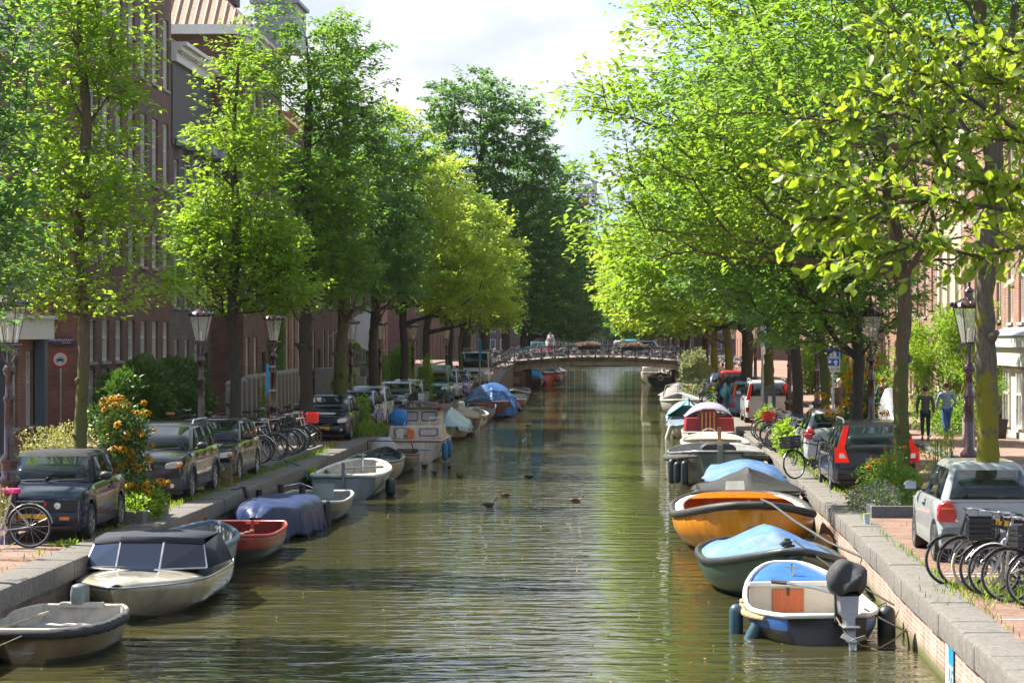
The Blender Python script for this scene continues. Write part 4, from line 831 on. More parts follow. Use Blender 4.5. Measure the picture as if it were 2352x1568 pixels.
        for s in (-1, 1):
            if front == 'round': q = B().lathe([(.001, -.05), (.09, -.035), (.125, .04)], (s*(W/2-.24), fx(W/2-.24)+.06, .66), 18, 'y')
            else:
                w_, h_ = {'wide': (.34, .13), 'oval': (.32, .15), 'van': (.30, .28)}[front]; x = s*(W/2-.06-w_/2); zc = {'wide': hoodz-.15, 'oval': hoodz-.15, 'van': hoodz-.15}[front]
                poly = [(x+w_/2*math.copysign(abs(math.cos(a))**.7, math.cos(a)), zc+h_/2*math.copysign(abs(math.sin(a))**.7, math.sin(a))+s*.03*math.cos(a)) for a in [2*PI*k/14 for k in range(14)]]
                q = B().loft([[(u, fx(u)-.012+(.02 if True else 0), v) for u, v in poly], [(u, fx(u)+.1, v) for u, v in poly]])
            h = obj('headlight', q, LMP, T, 40, bevel=.008)
            if front == 'wide': obj('indicator', B().ell((s*(W/2-.12), fx(W/2-.12)+.005, hoodz-.15), (.055, .03, .05)), ORA, h)
        gw = .28 if front != 'oval' else .46; gz = hoodz-.15
        g_ = B().box(-gw, gw, -.022, .05, gz-.08, gz+.07); obj('grille', g_, DKP, T, 0, bevel=.01)
        c_ = B()
        for i in range(9): c_.box(-gw+.03+i*(2*gw-.06)/8-.006, -gw+.03+i*(2*gw-.06)/8+.006, -.034, -.02, gz-.07, gz+.06)
        if front == 'wide': c_.box(-gw-.02, gw+.02, -.036, -.02, gz+.06, gz+.08).box(-gw-.02, gw+.02, -.036, -.02, gz-.09, gz-.075); obj('grille_bars', c_, CHR, T, 0)
        obj('air_intake', B().box(-.55, .55, -.045, .0, .30, .38), M('black_void', (.01, .01, .01), .8), T, 0)
        for s in (-1, 1): obj('fog_lamp', B().lathe([(.001, -.02), (.045, -.01), (.05, .02)], (s*(W/2-.25), -.015+.02, .36), 12, 'y'), LMP, T)
    if plate:
        for y, s, zz in ((-.052, -1, .42), (Lc+.012, 1, .70 if tail != 'round' else .58)):
            if s > 0 and tail == 'twingo': zz = .62
            p_ = B().cbox((0, y, zz), (.52, .012, .11)); pl = obj('number_plate', p_, PLT, T, 0); obj('plate_strip', B().cbox((-.235*(-s), y+s*.004, zz), (.045, .012, .10)), EUB, pl, 0)
    def rp_(u, v, o=.02):
        p = bil([(-wb, yb, zb), (wb, yb, zb), (wt, yd, zt-.05), (-wt, yd, zt-.05)], u, v); return Vector((p.x, p.y+o, p.z))
    for s in (-1, 1):
        if group == GC and tail == 'pair': break
        u0, u1 = (0, .095) if s < 0 else (1, .905); x0, x1 = s*(W/2-.015), s*(W/2-.33); yt = Lc-.07
        if tail == 'sash':                       # tall lamps either side of the tailgate window that widen downwards
            a = B().slab([rp_(u0+s*-.01, .95), rp_(u1, .95), rp_(u1, .0), (x1+s*.1, Lc-.03, belt-.02), (x1, Lc-.0, .66), (x0, yt+.02, .66), (x0, yt-.05, belt+.02), rp_(u0-s*-.0, .0)], (0, 1, 0), .03)
            h = obj('taillight', a, RED, T, 20, bevel=.008)
            obj('reverse_lens', B().slab([(x0-s*.10, yt+.055, .76), (x1+s*.08, Lc+.02, .76), (x1+s*.13, Lc+.02, .86), (x0-s*.10, yt+.055, .86)], (0, 1, 0), .02), WHL, h, 0)
        elif tail == 'high':                     # people carrier: narrow lamps beside the window, low reflectors
            obj('taillight', B().slab([rp_(u0, .9), rp_(u1-s*-.02, .9), rp_(u1-s*-.02, .0), (x0-s*.16, yt+.06, belt-.12), (x0, yt, belt-.12), rp_(u0, 0)], (0, 1, 0), .03), RED, T, 20, bevel=.008)
            obj('reflector', B().slab([(x0, yt+.02, .62), (x0-s*.15, yt+.07, .62), (x0-s*.12, yt+.07, .42), (x0, yt+.02, .44)], (0, 1, 0), .03), RED, T, 20)
        elif tail == 'twingo':
            poly = [(x0, .62), (x0-s*.27, .62), (x0-s*.27, .80), (x0-s*.22, .89), (x0-s*.12, .92), (x0-s*.03, .88), (x0, .80)]
            h = obj('taillight', B().loft([[(x, Lc-.20+.0*x, z_) for x, z_ in poly], [(x, Lc-.055+(.05 if abs(x) < W/2-.1 else 0), z_) for x, z_ in poly]]), RED, T, 25, bevel=.02)
            obj('lens_band', B().cbox((x0-s*.14, Lc+.0, .82), (.2, .02, .022)), ORA, h, 0)
        elif tail == 'round':
            obj('taillight', B().ell((x0-s*.12, Lc-.12, .86), (.15, .14, .15), 14, 8), RED, T, 60)
        else:
            obj('taillight', B().slab([(x0, yt, .62), (x1, Lc-.0, .64), (x1, Lc-.0, .84), (x0, yt, .86)], (0, 1, 0), .03), RED, T, 20, bevel=.008)
    wb_ = B().tube([(-.02, ya-.06, zb+.03), (.25, ya-.06, zb+.06), (.62, ya+.0, zb+.07)], .011, 5).tube([(-.6, ya-.02, zb+.03), (-.3, ya-.07, zb+.06), (.0, ya-.09, zb+.07)], .011, 5); obj('wiper', wb_, DKP, T)
    wq = rp_(.5, .12, .04); obj('rear_wiper', B().tube([tuple(wq), (wq.x-.2, wq.y, wq.z+.03), (wq.x-.42, wq.y, wq.z+.02)], .012, 5), DKP, T)
    # seats seen through the glass
    return T
GC, GC2 = 'cars parked nose towards the bridge mouth on the left quay', 'cars parked along the right quay'
GC = 'cars parked along the left quay'
def lcar(label, y, col, xr_=-8.82, W=1.72, **k):
    k['tail'] = 'pair'; return car(label, xr_-W/2, y, 0, col, W=W, group=GC, **k)
def rcar(label, y, col, xl_=4.6, W=1.72, Lc=4.2, **k): return car(label, xl_+W/2, y+Lc, PI, col, W=W, Lc=Lc, group=GC2, **k)
NAVY = (.007, .011, .030)
lcar('dark blue cabriolet with black fabric roof and four round headlights', 39.5, NAVY, W=1.66, Lc=3.86, H=1.40, belt=.93, hoodz=.80, cab=(1.12, 1.62, 3.1, 3.55), front='round4', tail='pair', side=(.52,), top=M('soft_top', (.02, .02, .022), .9), trim=None, fwd=.78, rear_o=.72, R=.30, bump=paint('paint_navy2', NAVY), arches=False)
lcar('dark grey cross-country estate car with roof rails and wide grille', 48.8, (.020, .022, .026), W=1.88, Lc=4.74, H=1.54, belt=1.02, hoodz=.92, cab=(1.22, 2.0, 4.1, 4.6), front='wide', tail='sash', side=(.38, .68), rails=True, bump=DKP, arches=True, R=.35, fwd=.92, rear_o=1.0, sill=.27)
lcar('glossy dark grey saloon with split chrome grille, next to the bicycle rack', 55.1, (.016, .018, .022), W=1.82, Lc=4.5, H=1.42, belt=.94, hoodz=.82, cab=(1.3, 2.05, 3.7, 4.25), front='wide', tail='pair', side=(.42, .74), R=.33, fwd=.78, rear_o=1.0)
lcar('navy blue hatchback with oval headlights facing the bicycle rack', 78.2, NAVY, W=1.74, Lc=4.15, H=1.44, belt=.93, hoodz=.82, cab=(1.1, 1.85, 3.6, 4.02), front='oval', tail='round', side=(.5,), R=.31)
lcar('small violet-blue hatchback with round headlights', 86.4, (.10, .10, .32), W=1.63, Lc=3.43, H=1.43, belt=.94, hoodz=.84, cab=(.62, 1.45, 3.0, 3.3), front='round', tail='twingo', side=(.5,), R=.28, bump=DKP, fwd=.6, rear_o=.5)
lcar('pale grey hatchback tucked behind the violet one', 91.2, (.30, .33, .36), W=1.7, Lc=4.0, H=1.47, front='oval', xr_=-8.9)
lcar('silver-blue hatchback with a bicycle leaning on its bonnet', 101.5, (.35, .40, .46), W=1.7, Lc=4.0, H=1.45, front='oval')
lcar('blue-green hatchback beside the feathery planter', 107.5, (.12, .22, .27), W=1.7, Lc=4.1, H=1.46, front='oval')
lcar('turquoise panel van with high roof', 123.5, (.02, .22, .22), W=1.76, Lc=4.2, H=1.92, belt=1.05, hoodz=.92, cab=(.85, 1.45, 4.05, 4.15), front='oval', bump=DKP, side=(.35, .98), taper=.12, kind='parked_van', cat='van', R=.31)
lcar('pale blue people carrier behind the turquoise van', 129.5, (.30, .38, .50), W=1.7, Lc=4.1, H=1.62, front='oval', cab=(.7, 1.6, 3.8, 4.0), xr_=-8.75)
lcar('violet-blue compact car with a bicycle parked at its bumper', 136, (.12, .13, .36), W=1.68, Lc=3.9, H=1.5, front='round', xr_=-8.55)
v = lcar('large silver delivery van with ladder rack near the bridge', 155, (.42, .43, .45), W=2.05, Lc=5.4, H=2.35, belt=1.32, hoodz=1.18, cab=(.75, 1.35, 5.3, 5.38), front='van', bump=DKP, side=(.22, .99), taper=.16, kind='parked_van', cat='van', R=.36, sill=.3, fwd=.95, rear_o=1.05, xr_=-8.45)
b = B()
for s in (-.7, .7): b.cyl((s, 1.5, 2.45), (s, 5.1, 2.45), .03, 6)
for i in range(6): b.cyl((-.8, 1.6+i*.68, 2.42), (.8, 1.6+i*.68, 2.42), .025, 6)
b.box(-.75, -.3, 1.4, 4.2, 2.47, 2.62); obj('roof_rack', b, M('rack_grey', (.2, .2, .21), .5), v)
rcar('champagne silver three-door hatchback with red oval tail lights and grey bumper', 35.8, (.33, .35, .35), xl_=4.68, W=1.63, Lc=3.43, H=1.47, belt=.93, hoodz=.84, cab=(.62, 1.4, 2.92, 3.38), taper=.27, front='round', tail='twingo', side=(.5,), R=.28, bump=M('bumper_grey', (.16, .165, .17), .5), fwd=.6, rear_o=.5)
rcar('black estate car with tall red tail lights', 52.0, (.012, .012, .014), xl_=4.58, W=1.86, Lc=4.82, H=1.50, belt=.98, hoodz=.86, cab=(1.3, 2.1, 4.1, 4.70), taper=.26, front='wide', tail='sash', side=(.38, .68), rails=True, R=.33, fwd=.95, rear_o=1.05)
rcar('silver rounded hatchback behind the orange flowers', 62.2, (.42, .43, .44), xl_=4.72, W=1.72, Lc=4.03, H=1.47, belt=.96, hoodz=.86, cab=(.85, 1.65, 3.15, 3.88), taper=.27, front='oval', tail='round', side=(.52,), R=.31)
rcar('silver people carrier with roof rails and narrow red lamps', 94.5, (.45, .46, .47), xl_=4.85, W=1.8, Lc=4.5, H=1.66, belt=1.03, hoodz=.92, cab=(.9, 1.75, 4.1, 4.42), front='oval', tail='high', side=(.4, .72), rails=True, R=.32)
rcar('blue hatchback showing its red lamp behind the silver people carrier', 101.5, (.08, .16, .30), xl_=4.6, Lc=4.1, H=1.5, front='oval', tail='high')
rcar('red high-roofed van with the women beside it', 112, (.36, .025, .03), xl_=4.5, W=1.68, Lc=4.0, H=1.82, belt=1.05, hoodz=.92, cab=(.85, 1.5, 3.85, 3.97), front='oval', tail='high', taper=.14, kind='parked_van', cat='van', bump=DKP)
rcar('dark blue car parked ahead of the red van', 128, (.03, .045, .12), xl_=4.6, Lc=4.1, H=1.45, front='oval')
rcar('black car parked near the right end of the bridge', 150, (.02, .02, .025), xl_=4.7, Lc=4.1, H=1.45, front='oval')
car('teal car crossing behind the bridge railing', -4.6, 201.5, PI/2, (.02, .14, .17), W=1.7, Lc=4.1, H=1.75, belt=1.02, cab=(1.0, 1.5, 2.9, 3.0), front='oval', z=2.05)
# ---------------- bicycles ----------------
WR = .345
def bike_proto(kind, label, col, crate=None, rack=True, guards=True, tyre=RUB, saddle=None, low=False, frontrack=False, lean=.06):
    """rear hub at y=0, front hub at y=1.1, ground z=0"""
    T = thing('bicycle', label, 'bicycle', (0, 0, 0)); fm = M('bike_%s' % kind, col, .3, .2, coat=.5)
    b = B(); bb = (0, .45, .29); st = (0, .28, .86); hd = (0, .90, .88); hb = (0, .965, .66); rh, fh = (0, 0, WR), (0, 1.1, WR)
    b.tube([bb, (0, .33, .68), st], .017, 7); b.tube([bb, (0, .75, .50) if low else (0, .7, .46), hb], .019, 7)
    if low: b.tube([(0, .40, .42), (0, .7, .56), hb], .015, 7)
    else: b.tube([(0, .30, .78), hd], .016, 7)
    b.tube([(0, .985, .60), (0, .87, .97)], .018, 7)
    for s in (-.055, .055): b.tube([bb, (s, .2, .31), (s, 0, WR)], .010, 5); b.tube([(0, .32, .76), (s, .05, .42), (s, 0, WR)], .009, 5); b.tube([(0, .985, .60), (s, 1.02, .55), (s, 1.1, WR)], .012, 6)
    fo = obj('frame', b, fm, T, 60)
    for nm, c in (('rear_wheel', rh), ('front_wheel', fh)):
        q = B().torus(c, WR-.03, .012, 'x', 28, 5); q.cyl((-.04, c[1], c[2]), (.04, c[1], c[2]), .022, 8)
        for k in range(14): a = 2*PI*k/14; q.tube([(.03*(-1)**k, c[1], c[2]), (0, c[1]+(WR-.03)*math.cos(a), c[2]+(WR-.03)*math.sin(a))], .0022, 3, False)
        wh = obj(nm, q, RIM, T, 60); obj('tyre', B().torus(c, WR-.016, .021, 'x', 30, 6), tyre, wh, 60)
    q = B().tube([(-.27, .62, 1.02), (-.25, .80, 1.04), (-.16, .90, 1.04), (0, .87, 1.02), (.16, .90, 1.04), (.25, .80, 1.04), (.27, .62, 1.02)], .012, 6).tube([(0, .87, .95), (0, .875, 1.04)], .014, 6); hbo = obj('handlebar', q, CHR, T, 60)
    q = B()
    for s in (-1, 1): q = B().tube([(s*.272, .60, 1.02), (s*.268, .70, 1.03)], .018, 6); obj('grip', q, DKP, hbo)
    q = B().loft([[(x*w_, y, z_) for x, z_ in ((-1, .0), (-.8, .05), (0, .06), (.8, .05), (1, 0), (0, -.03))] for y, w_, dz in ((.14, .03, 0), (.18, .09, 0), (.27, .075, 0), (.36, .03, 0), (.42, .018, 0))]); q.v = [(a, b_, c_+.90) for a, b_, c_ in q.v]
    q.cyl((0, .27, .84), (0, .265, .90), .013, 6); obj('saddle', q, saddle or DKP, T, 60)
    q = B().lathe([(.09, .035), (.095, .04), (.09, .045)], (0, .45, .29), 16, 'x').cyl((-.09, .45, .29), (.09, .45, .29), .015, 6).tube([(.06, .45, .29), (.075, .52, .16), (.14, .52, .16)], .009, 5).tube([(-.06, .45, .29), (-.075, .38, .42), (-.14, .38, .42)], .009, 5); obj('crank', q, CHR, T)
    if guards:
        for c, a0, a1 in ((rh, .15, 3.0), (fh, .35, 2.6)):
            g = B(); r_ = WR+.025; ps = [(a0+(a1-a0)*k/10) for k in range(11)]
            rings = [[(x, c[1]-(r_+dz)*math.cos(a), c[2]+(r_+dz)*math.sin(a)) for x, dz in ((-.027, -.01), (0, .004), (.027, -.01), (.02, -.014), (-.02, -.014))] for a in ps]; g.loft(rings); obj('mudguard', g, fm if kind != 'white' else DKP, T, 60)
        obj('chain_guard', B().slab([(.05, .0, .33), (.05, .1, .39), (.05, .5, .39), (.05, .55, .3), (.05, .45, .22), (.05, .05, .28)], (1, 0, 0), .02), DKP, T)
    if rack:
        q = B()
        for s in (-.06, 0, .06): q.tube([(s, -.22, .74), (s, .2, .74)], .007, 5)
        q.tube([(-.06, -.22, .74), (.06, -.22, .74)], .007, 5)
        for s in (-.06, .06): q.tube([(s, -.1, .74), (s, 0, WR)], .006, 5)
        obj('carrier', q, DKP, T); obj('rear_lamp', B().cbox((0, -.25, .70), (.07, .03, .05)), RED, T)
    q = B().lathe([(.005, .97), (.04, 1.02), (.045, 1.03)], (0, 0, .86), 12, 'y'); obj('lamp', q, CHR, T)
    obj('kickstand', B().tube([(-.03, .40, .27), (-.2, .36, .01)], .011, 5), CHR, T)
    if frontrack or crate:
        q = B()
        for s in (-.15, -.05, .05, .15): q.tube([(s, .98, .74), (s, 1.32, .74)], .007, 5)
        for y in (.98, 1.32): q.tube([(-.17, y, .74), (.17, y, .74)], .008, 5)
        for s in (-.1, .1): q.tube([(s, 1.2, .74), (s*.6, 1.1, WR)], .007, 5)
        q.tube([(-.15, .98, .74), (-.15, .96, .98), (.15, .96, .98), (.15, .98, .74)], .007, 5); obj('front_carrier', q, DKP, T)
    if crate:
        q = B(); x0, x1, y0, y1, z0_, z1_ = -.2, .2, 1.0, 1.34, .75, 1.0; q.box(x0, x1, y0, y1, z0_, z0_+.015)
        for i in range(4):
            zz = z0_+.02+i*.065
            for (a, c_, d, e) in ((x0, x1, y0, y0+.012), (x0, x1, y1-.012, y1), (x0, x0+.012, y0+.012, y1-.012), (x1-.012, x1, y0+.012, y1-.012)): q.box(a, c_, d, e, zz, zz+.048)
        for i in range(6):
            x = x0+.04+i*.064; q.box(x-.008, x+.008, y0-.003, y0+.015, z0_+.015, z1_); q.box(x-.008, x+.008, y1-.015, y1+.003, z0_+.015, z1_)
        obj('crate', q, crate, T, 0)
    return T
def tilt(o, a): o.rotation_euler = (o.rotation_euler[0], a, o.rotation_euler[2])
RCR = M('crate_red', (.70, .06, .05), .5); BCR = M('crate_black', (.02, .02, .022), .5)
protos = {
 'black': bike_proto('black', 'p', (.018, .018, .02)), 'blackcrate': bike_proto('black', 'p', (.018, .018, .02), crate=BCR),
 'silver': bike_proto('silver', 'p', (.45, .46, .47), low=True), 'white': bike_proto('white', 'p', (.62, .6, .57)), 'redcrate': bike_proto('white', 'p', (.62, .6, .57), crate=RCR),
 'green': bike_proto('green', 'p', (.06, .42, .05), low=True, crate=BCR), 'pink': bike_proto('pink', 'p', (.55, .05, .30), low=True), 'blue': bike_proto('blue', 'p', (.03, .07, .28), low=True),
 'cream': bike_proto('black', 'p', (.018, .018, .02), tyre=M('cream_tyre', (.50, .42, .30), .7), frontrack=True), 'brownsaddle': bike_proto('black', 'p', (.02, .02, .022), saddle=M('tan_leather', (.42, .16, .05), .5)),
 'pinksaddle': bike_proto('silver', 'p', (.45, .46, .47), low=True, saddle=M('pink_cover', (.62, .03, .20), .6))}
used = set()
def bike(kind, x, y, rz, label, group=None, tl=0, z=None, sc=1):
    """x, y = rear hub; rz = heading of the front wheel, 0 = away from the camera"""
    z = zg(y) if z is None else z; T = protos[kind]
    if kind in used: T = copy_tree(T)
    used.add(kind); T.location = (x, y, z); T.rotation_euler = (0, tl, rz); T.scale = (sc,)*3; T['label'] = label
    if group: T['group'] = group
    elif 'group' in T: del T['group']
    return T
rb = random.Random(4)
# nearest: rear-wheel view against the lamp post, front out of the picture
bike('pinksaddle', -9.43, 38.55, PI/2+.05, 'silver bicycle with pink saddle cover leaning on the nearest left lamp post', tl=-.05)
GB = 'bicycles in the left quay rack'
kinds = ['black', 'silver', 'black', 'black', 'white', 'black', 'blackcrate', 'silver', 'black', 'brownsaddle', 'black', 'white', 'redcrate']
cn = {'black': 'black', 'silver': 'silver low-step', 'white': 'off-white', 'blackcrate': 'black-crated', 'redcrate': 'red-crated', 'brownsaddle': 'tan-saddled black', 'cream': 'cream-tyred', 'green': 'green', 'blue': 'blue', 'pink': 'pink'}
for i, k in enumerate(kinds):
    y = 61.4+i*.74; a = -PI/2+rb.uniform(-.22, .18)-.1
    bike(k, -10.15+rb.uniform(-.12, .1), y, a, '%s bicycle, %s in the left rack counting from the dark grey saloon' % (cn[k], ORD[i]), GB, rb.uniform(-.12, .12), z=.95)
GB2 = 'bicycles by the grey house railings'
for i, (k, x, y, a, lb) in enumerate([('brownsaddle', -14.0, 73.5, -1.3, 'black bicycle with tan saddle beside the hedge'), ('black', -13.6, 75, -1.0, 'black bicycle with panniers behind the tan-saddled one'), ('black', -13.0, 77.0, -1.6, 'black bicycle by the elm trunk near the hedge'), ('green', -12.6, 79.5, -1.5, 'bright green bicycle with black crate by the stone bollards'), ('black', -12.4, 80.5, -1.25, 'black bicycle behind the green one'), ('blackcrate', -11.9, 85, -2.2, 'black bicycle with basket by the red lamp post'), ('black', -11.7, 86, -1.9, 'black bicycle behind the basket bicycle by the lamp post')]):
    bike(k, x, y, a, lb, GB2, .05, z=.8+(.12 if x < -13.9 else 0))
for (k, x, y, a, lb) in [('blackcrate', -9.9, 83.6, -1.2, 'black bicycle with front carrier between the navy and violet cars'), ('black', -10., 84.6, -1.4, 'dark bicycle leaning next to the violet car'), ('black', -9.6, 99.5, -1.5, 'black bicycle in front of the silver-blue hatchback'), ('blackcrate', -9.8, 100.3, -1.3, 'crated bicycle against the silver-blue hatchback'),
        ('black', -9.3, 115.6, -1.15, 'black bicycle standing on the kerb before the turquoise van'), ('silver', -9.6, 146, -1.3, 'silver bicycle in front of the silver van'), ('black', -9.4, 147.5, -1.4, 'black bicycle with basket in front of the silver van'), ('black', -9.5, 143, -1.2, 'dark bicycle beside the violet compact car')]:
    bike(k, x, y, a, lb, None, .05)
GB3 = 'bicycles nearest on the right quay'
for k, x, y, a, lb, tl in [('black', 5.55, 32.7, PI/2+.02, 'black bicycle at the left end of the nearest right row', .06), ('black', 5.66, 32.25, PI/2-.03, 'black bicycle second in the nearest right row', .05), ('cream', 5.80, 31.9, PI/2+.03, 'bicycle with cream tyres and front carrier in the nearest right row', .10),
        ('blackcrate', 5.84, 31.4, PI/2-.05, 'bicycle with large black crate in the nearest right row', -.04), ('black', 6.0, 30.6, PI/2-.02, 'black bicycle nearest to the camera on the right quay', .02), ('silver', 5.9, 31.15, PI/2+.04, 'silver bicycle beside the steel hoop in the nearest right row', .03)]:
    bike(k, x, y, a, lb, GB3, tl)
GB4 = 'bicycles in the right quay row'
for i, k in enumerate(['black', 'silver', 'black', 'white', 'black', 'blue', 'silver', 'black', 'redcrate', 'black', 'silver', 'black']):
    y = 68.2+i*1.02; bike(k, 5.75+rb.uniform(-.1, .1), y, PI/2+rb.uniform(-.25, .25), '%s bicycle, %s behind the silver rounded hatchback' % (cn[k], ORD[i]), GB4, rb.uniform(-.1, .1))
bike('blackcrate', 5.0, 58.0, PI/2+.65, 'old black bicycle with front carrier leaning against the black estate car', tl=.12)
for k, x, y, a, lb in [('black', 5.4, 118.5, PI/2, 'black bicycle by the quay edge ahead of the red van'), ('silver', 5.3, 121, PI/2+.2, 'silver bicycle by the quay edge ahead of the red van'), ('blue', 5.1, 108.5, PI/2+.2, 'blue bicycle behind the three women'), ('black', 5.5, 125, PI/2, 'black bicycle among the quay bushes'), ('white', 5.4, 133, PI/2-.1, 'white bicycle among the quay bushes')]: bike(k, x, y, a, lb)
for k, x, y, a, lb, tl in [('white', 6.35, 32.4, -PI/2+.2, 'off-white bicycle facing the houses behind the nearest right row', .05), ('black', 6.4, 31.8, PI/2-.25, 'black bicycle tangled behind the crated one', -.1), ('blackcrate', 6.2, 30.2, PI/2+.15, 'black crated bicycle at the right edge below the nearest row', .06), ('silver', 6.5, 33.2, PI/2+.3, 'silver bicycle by the mossy trunk behind the nearest right row', .1)]:
    bike(k, x, y, a, lb, GB3, tl)
b = B()
hp = thing('bike_rack', 'stainless steel hoop rack holding the nearest right bicycles', 'bike rack', (4.95, 30.95, .8))
for dx, dy in ((0, 0), (.1, 1.1)): b = B(); b.tube([(dx, dy, 0), (dx, dy, .55), (dx+.03, dy, .66), (dx+.12, dy, .72), (dx+1.1, dy, .72), (dx+1.2, dy, .6), (dx+1.2, dy, 0)], .028, 8).tube([(dx, dy, .38), (dx+1.2, dy, .38)], .02, 6); obj('hoop', b, M('brushed_steel', (.42, .38, .34), .35, .9), hp)
structure('bike_platform', B().box(-11.2, -9.0, 60.6, 71.6, .7, .95), M('platform_brick', (.20, .15, .11), .9, var=.4, scale=9, bump=.3), smooth=0)
b = B(); k = 60.55
while k < 71.6: b.box(-9.02, -8.84, k, min(k+.96, 71.7), .7, .965); k += .98
structure('platform_kerb', b, m_cap, smooth=0, bevel=.012)
# ---------------- boats ----------------
SLIME = M('waterline_growth', (.06, .06, .03), .8, var=.4, scale=9); ROPE = M('rope', (.30, .24, .16), .9, var=.3, scale=40, bump=.6, bscale=90); DROPE = M('tarred_rope', (.035, .033, .03), .9, var=.3, scale=40, bump=.8, bscale=70)
FEND = M('fender_dark', (.025, .035, .045), .45); WOOD = M('deck_wood', (.30, .15, .07), .5, var=.4, scale=4, stretch=(1, 8, 8)); PALEW = M('pale_wood', (.42, .34, .24), .7, var=.3, scale=5)
class Boat:
    fst = .5
    def __init__(s, label, X, y0, Lb, Bm, hull, inner, fb=.55, near=('transom', .8, .3), far=('bow', .03, .55), nr=.05, fr=.25, rim=None, rimr=.035, rz=0, kind='moored_boat', group=None, floor=.12, stripe=None, rimoff=0, cat='boat', flat=1., keel=.28, deck=None, fst=.5):
        s.fst = fst; s.L, s.Bm, s.fb, s.near, s.far, s.nr, s.fr, s.floor, s.keel = Lb, Bm, fb, near, far, nr, fr, floor, keel
        T = s.T = thing(kind, label, cat, (X, y0, 0), rz, group); ts = [0, .015, .04, .08, .14, .22, .32, .43, .54, .65, .75, .84, .91, .96, .985, 1]
        us = (0, .12, .3, .5, .7, .86, 1); b = B(); rings = []; mats = []
        for t in ts: rings.append([s.pt(t, u, 1) for u in us]+[s.pt(t, u, -1) for u in us[::-1][1:]])
        n = len(rings[0]); o = 0; vs = [p for r in rings for p in r]; fs = []; mi = []
        for i in range(len(ts)-1):
            for j in range(n-1): f = (i*n+j, i*n+j+1, (i+1)*n+j+1, (i+1)*n+j); fs.append(f); mi.append(f)
        fs += [tuple(range(n)), tuple(range(len(vs)-n, len(vs)))]
        b.v = vs; b.f = fs
        for f in fs:
            zm = sum(vs[i][2] for i in f)/len(f); zt = max(vs[i][2] for i in f); b.m.append(1 if zt < .13 else (2 if stripe and stripe[0] > s.fb-zm and zm > .1 else 0))
        ml = [hull, SLIME]+([stripe[1]] if stripe else [])
        # split the bands cleanly: faces crossing the waterline keep the hull colour
        s.hull = obj('hull', b, ml, T, 40, recalc=False, solid=.012)
        q = B(); rings = []
        for t in ts[1:-1]:
            c = []
            for u in (0, .3, .6, .85): p = s.pt(t, u, 1, .05); c.append((p[0], p[1], max(p[2], s.floor+.001*u)))
            c.append((0, c[0][1], s.floor)); rings.append(c+[(-p[0], p[1], p[2]) for p in c[:-1][::-1]])
        m_ = len(rings[0]); q.loft(rings, False, False); o = len(q.v); q.f.append(tuple(range(m_))); q.m.append(0); q.f.append(tuple(range(o-m_, o))); q.m.append(0)
        obj('interior', q, inner, T, 40, recalc=False)
        if rim:
            pts = [s.sheer(t, 1) for t in ts]+[s.sheer(t, -1) for t in ts[::-1]]
            pts = [(x*(1+rimoff/(abs(x)+.1)), y, z) for x, y, z in pts]; pts = [p for i, p in enumerate(pts) if (Vector(p)-Vector(pts[i-1])).length > .004]
            obj('gunwale', B().tube(pts, rimr, 8, closed=True), rim, T, 60)
        if deck: s.deckp(*deck)
    def w(s, t):
        t = min(1, max(0, t))
        w = 1
        for (k, we, ln), d in ((s.near, t), (s.far, 1-t)):
            if d < ln: q = 1-d/ln; w = min(w, we+(1-we)*(1-q**(2.4 if k == 'blunt' else 2.1))**(.62 if k == 'blunt' else .85))
        return s.Bm/2*max(w, .02)
    def zs(s, t): return s.fb+s.nr*max(0, 1-t/.5)**2+s.fr*max(0, (t-s.fst)/(1-s.fst))**(2 if s.fst == .5 else 1.3)
    def pt(s, t, u, sg, inset=0):
        b_ = max(0.005, s.w(t)-inset); zt = s.zs(t); p = 3.2; rk = 0; zk = -s.keel
        for (k, we, ln), d, sn in ((s.near, t, -1), (s.far, 1-t, 1)):
            if k == 'bow' and d < ln: q = 1-d/ln; p = min(p, 3.2-2.1*q); rk += sn*.28*q*q; zk = max(zk, -s.keel+(s.keel+.0)*q**3)
            if k == 'blunt' and d < ln: q = 1-d/ln; p = min(p, 3.2-1.2*q); rk += sn*.12*q*q
        z = zt+(zk-zt)*u; x = b_*(1-u**p)
        return (sg*x, t*s.L+rk*(z-.1)/max(.3, zt) if z > 0 else t*s.L+rk*(-.1)/max(.3, zt), z)
    def sheer(s, t, sg): return s.pt(t, 0, sg)
    def deckp(s, t0, t1, mat, dz=-.02, crown=.04, name='foredeck'):
        q = B().grid(lambda u, v: (lambda p: (p[0]*(2*v-1)*.97, p[1], p[2]+dz+crown*(1-(2*v-1)**2)*min(1, p[0]*3)))(s.sheer(t0+(t1-t0)*(u**1.7 if t0 < .05 else u), 1)), 18, 10); return obj(name, q, mat, s.T, 60, solid=.02)
    def thwart(s, t, mat, wdt=.24, z=None, name='bench'):
        w_ = s.w(t)-.04; z = z if z is not None else s.zs(t)-.14; return obj(name, B().box(-w_, w_, t*s.L-wdt/2, t*s.L+wdt/2, z-.03, z), mat, s.T, 0, bevel=.006)
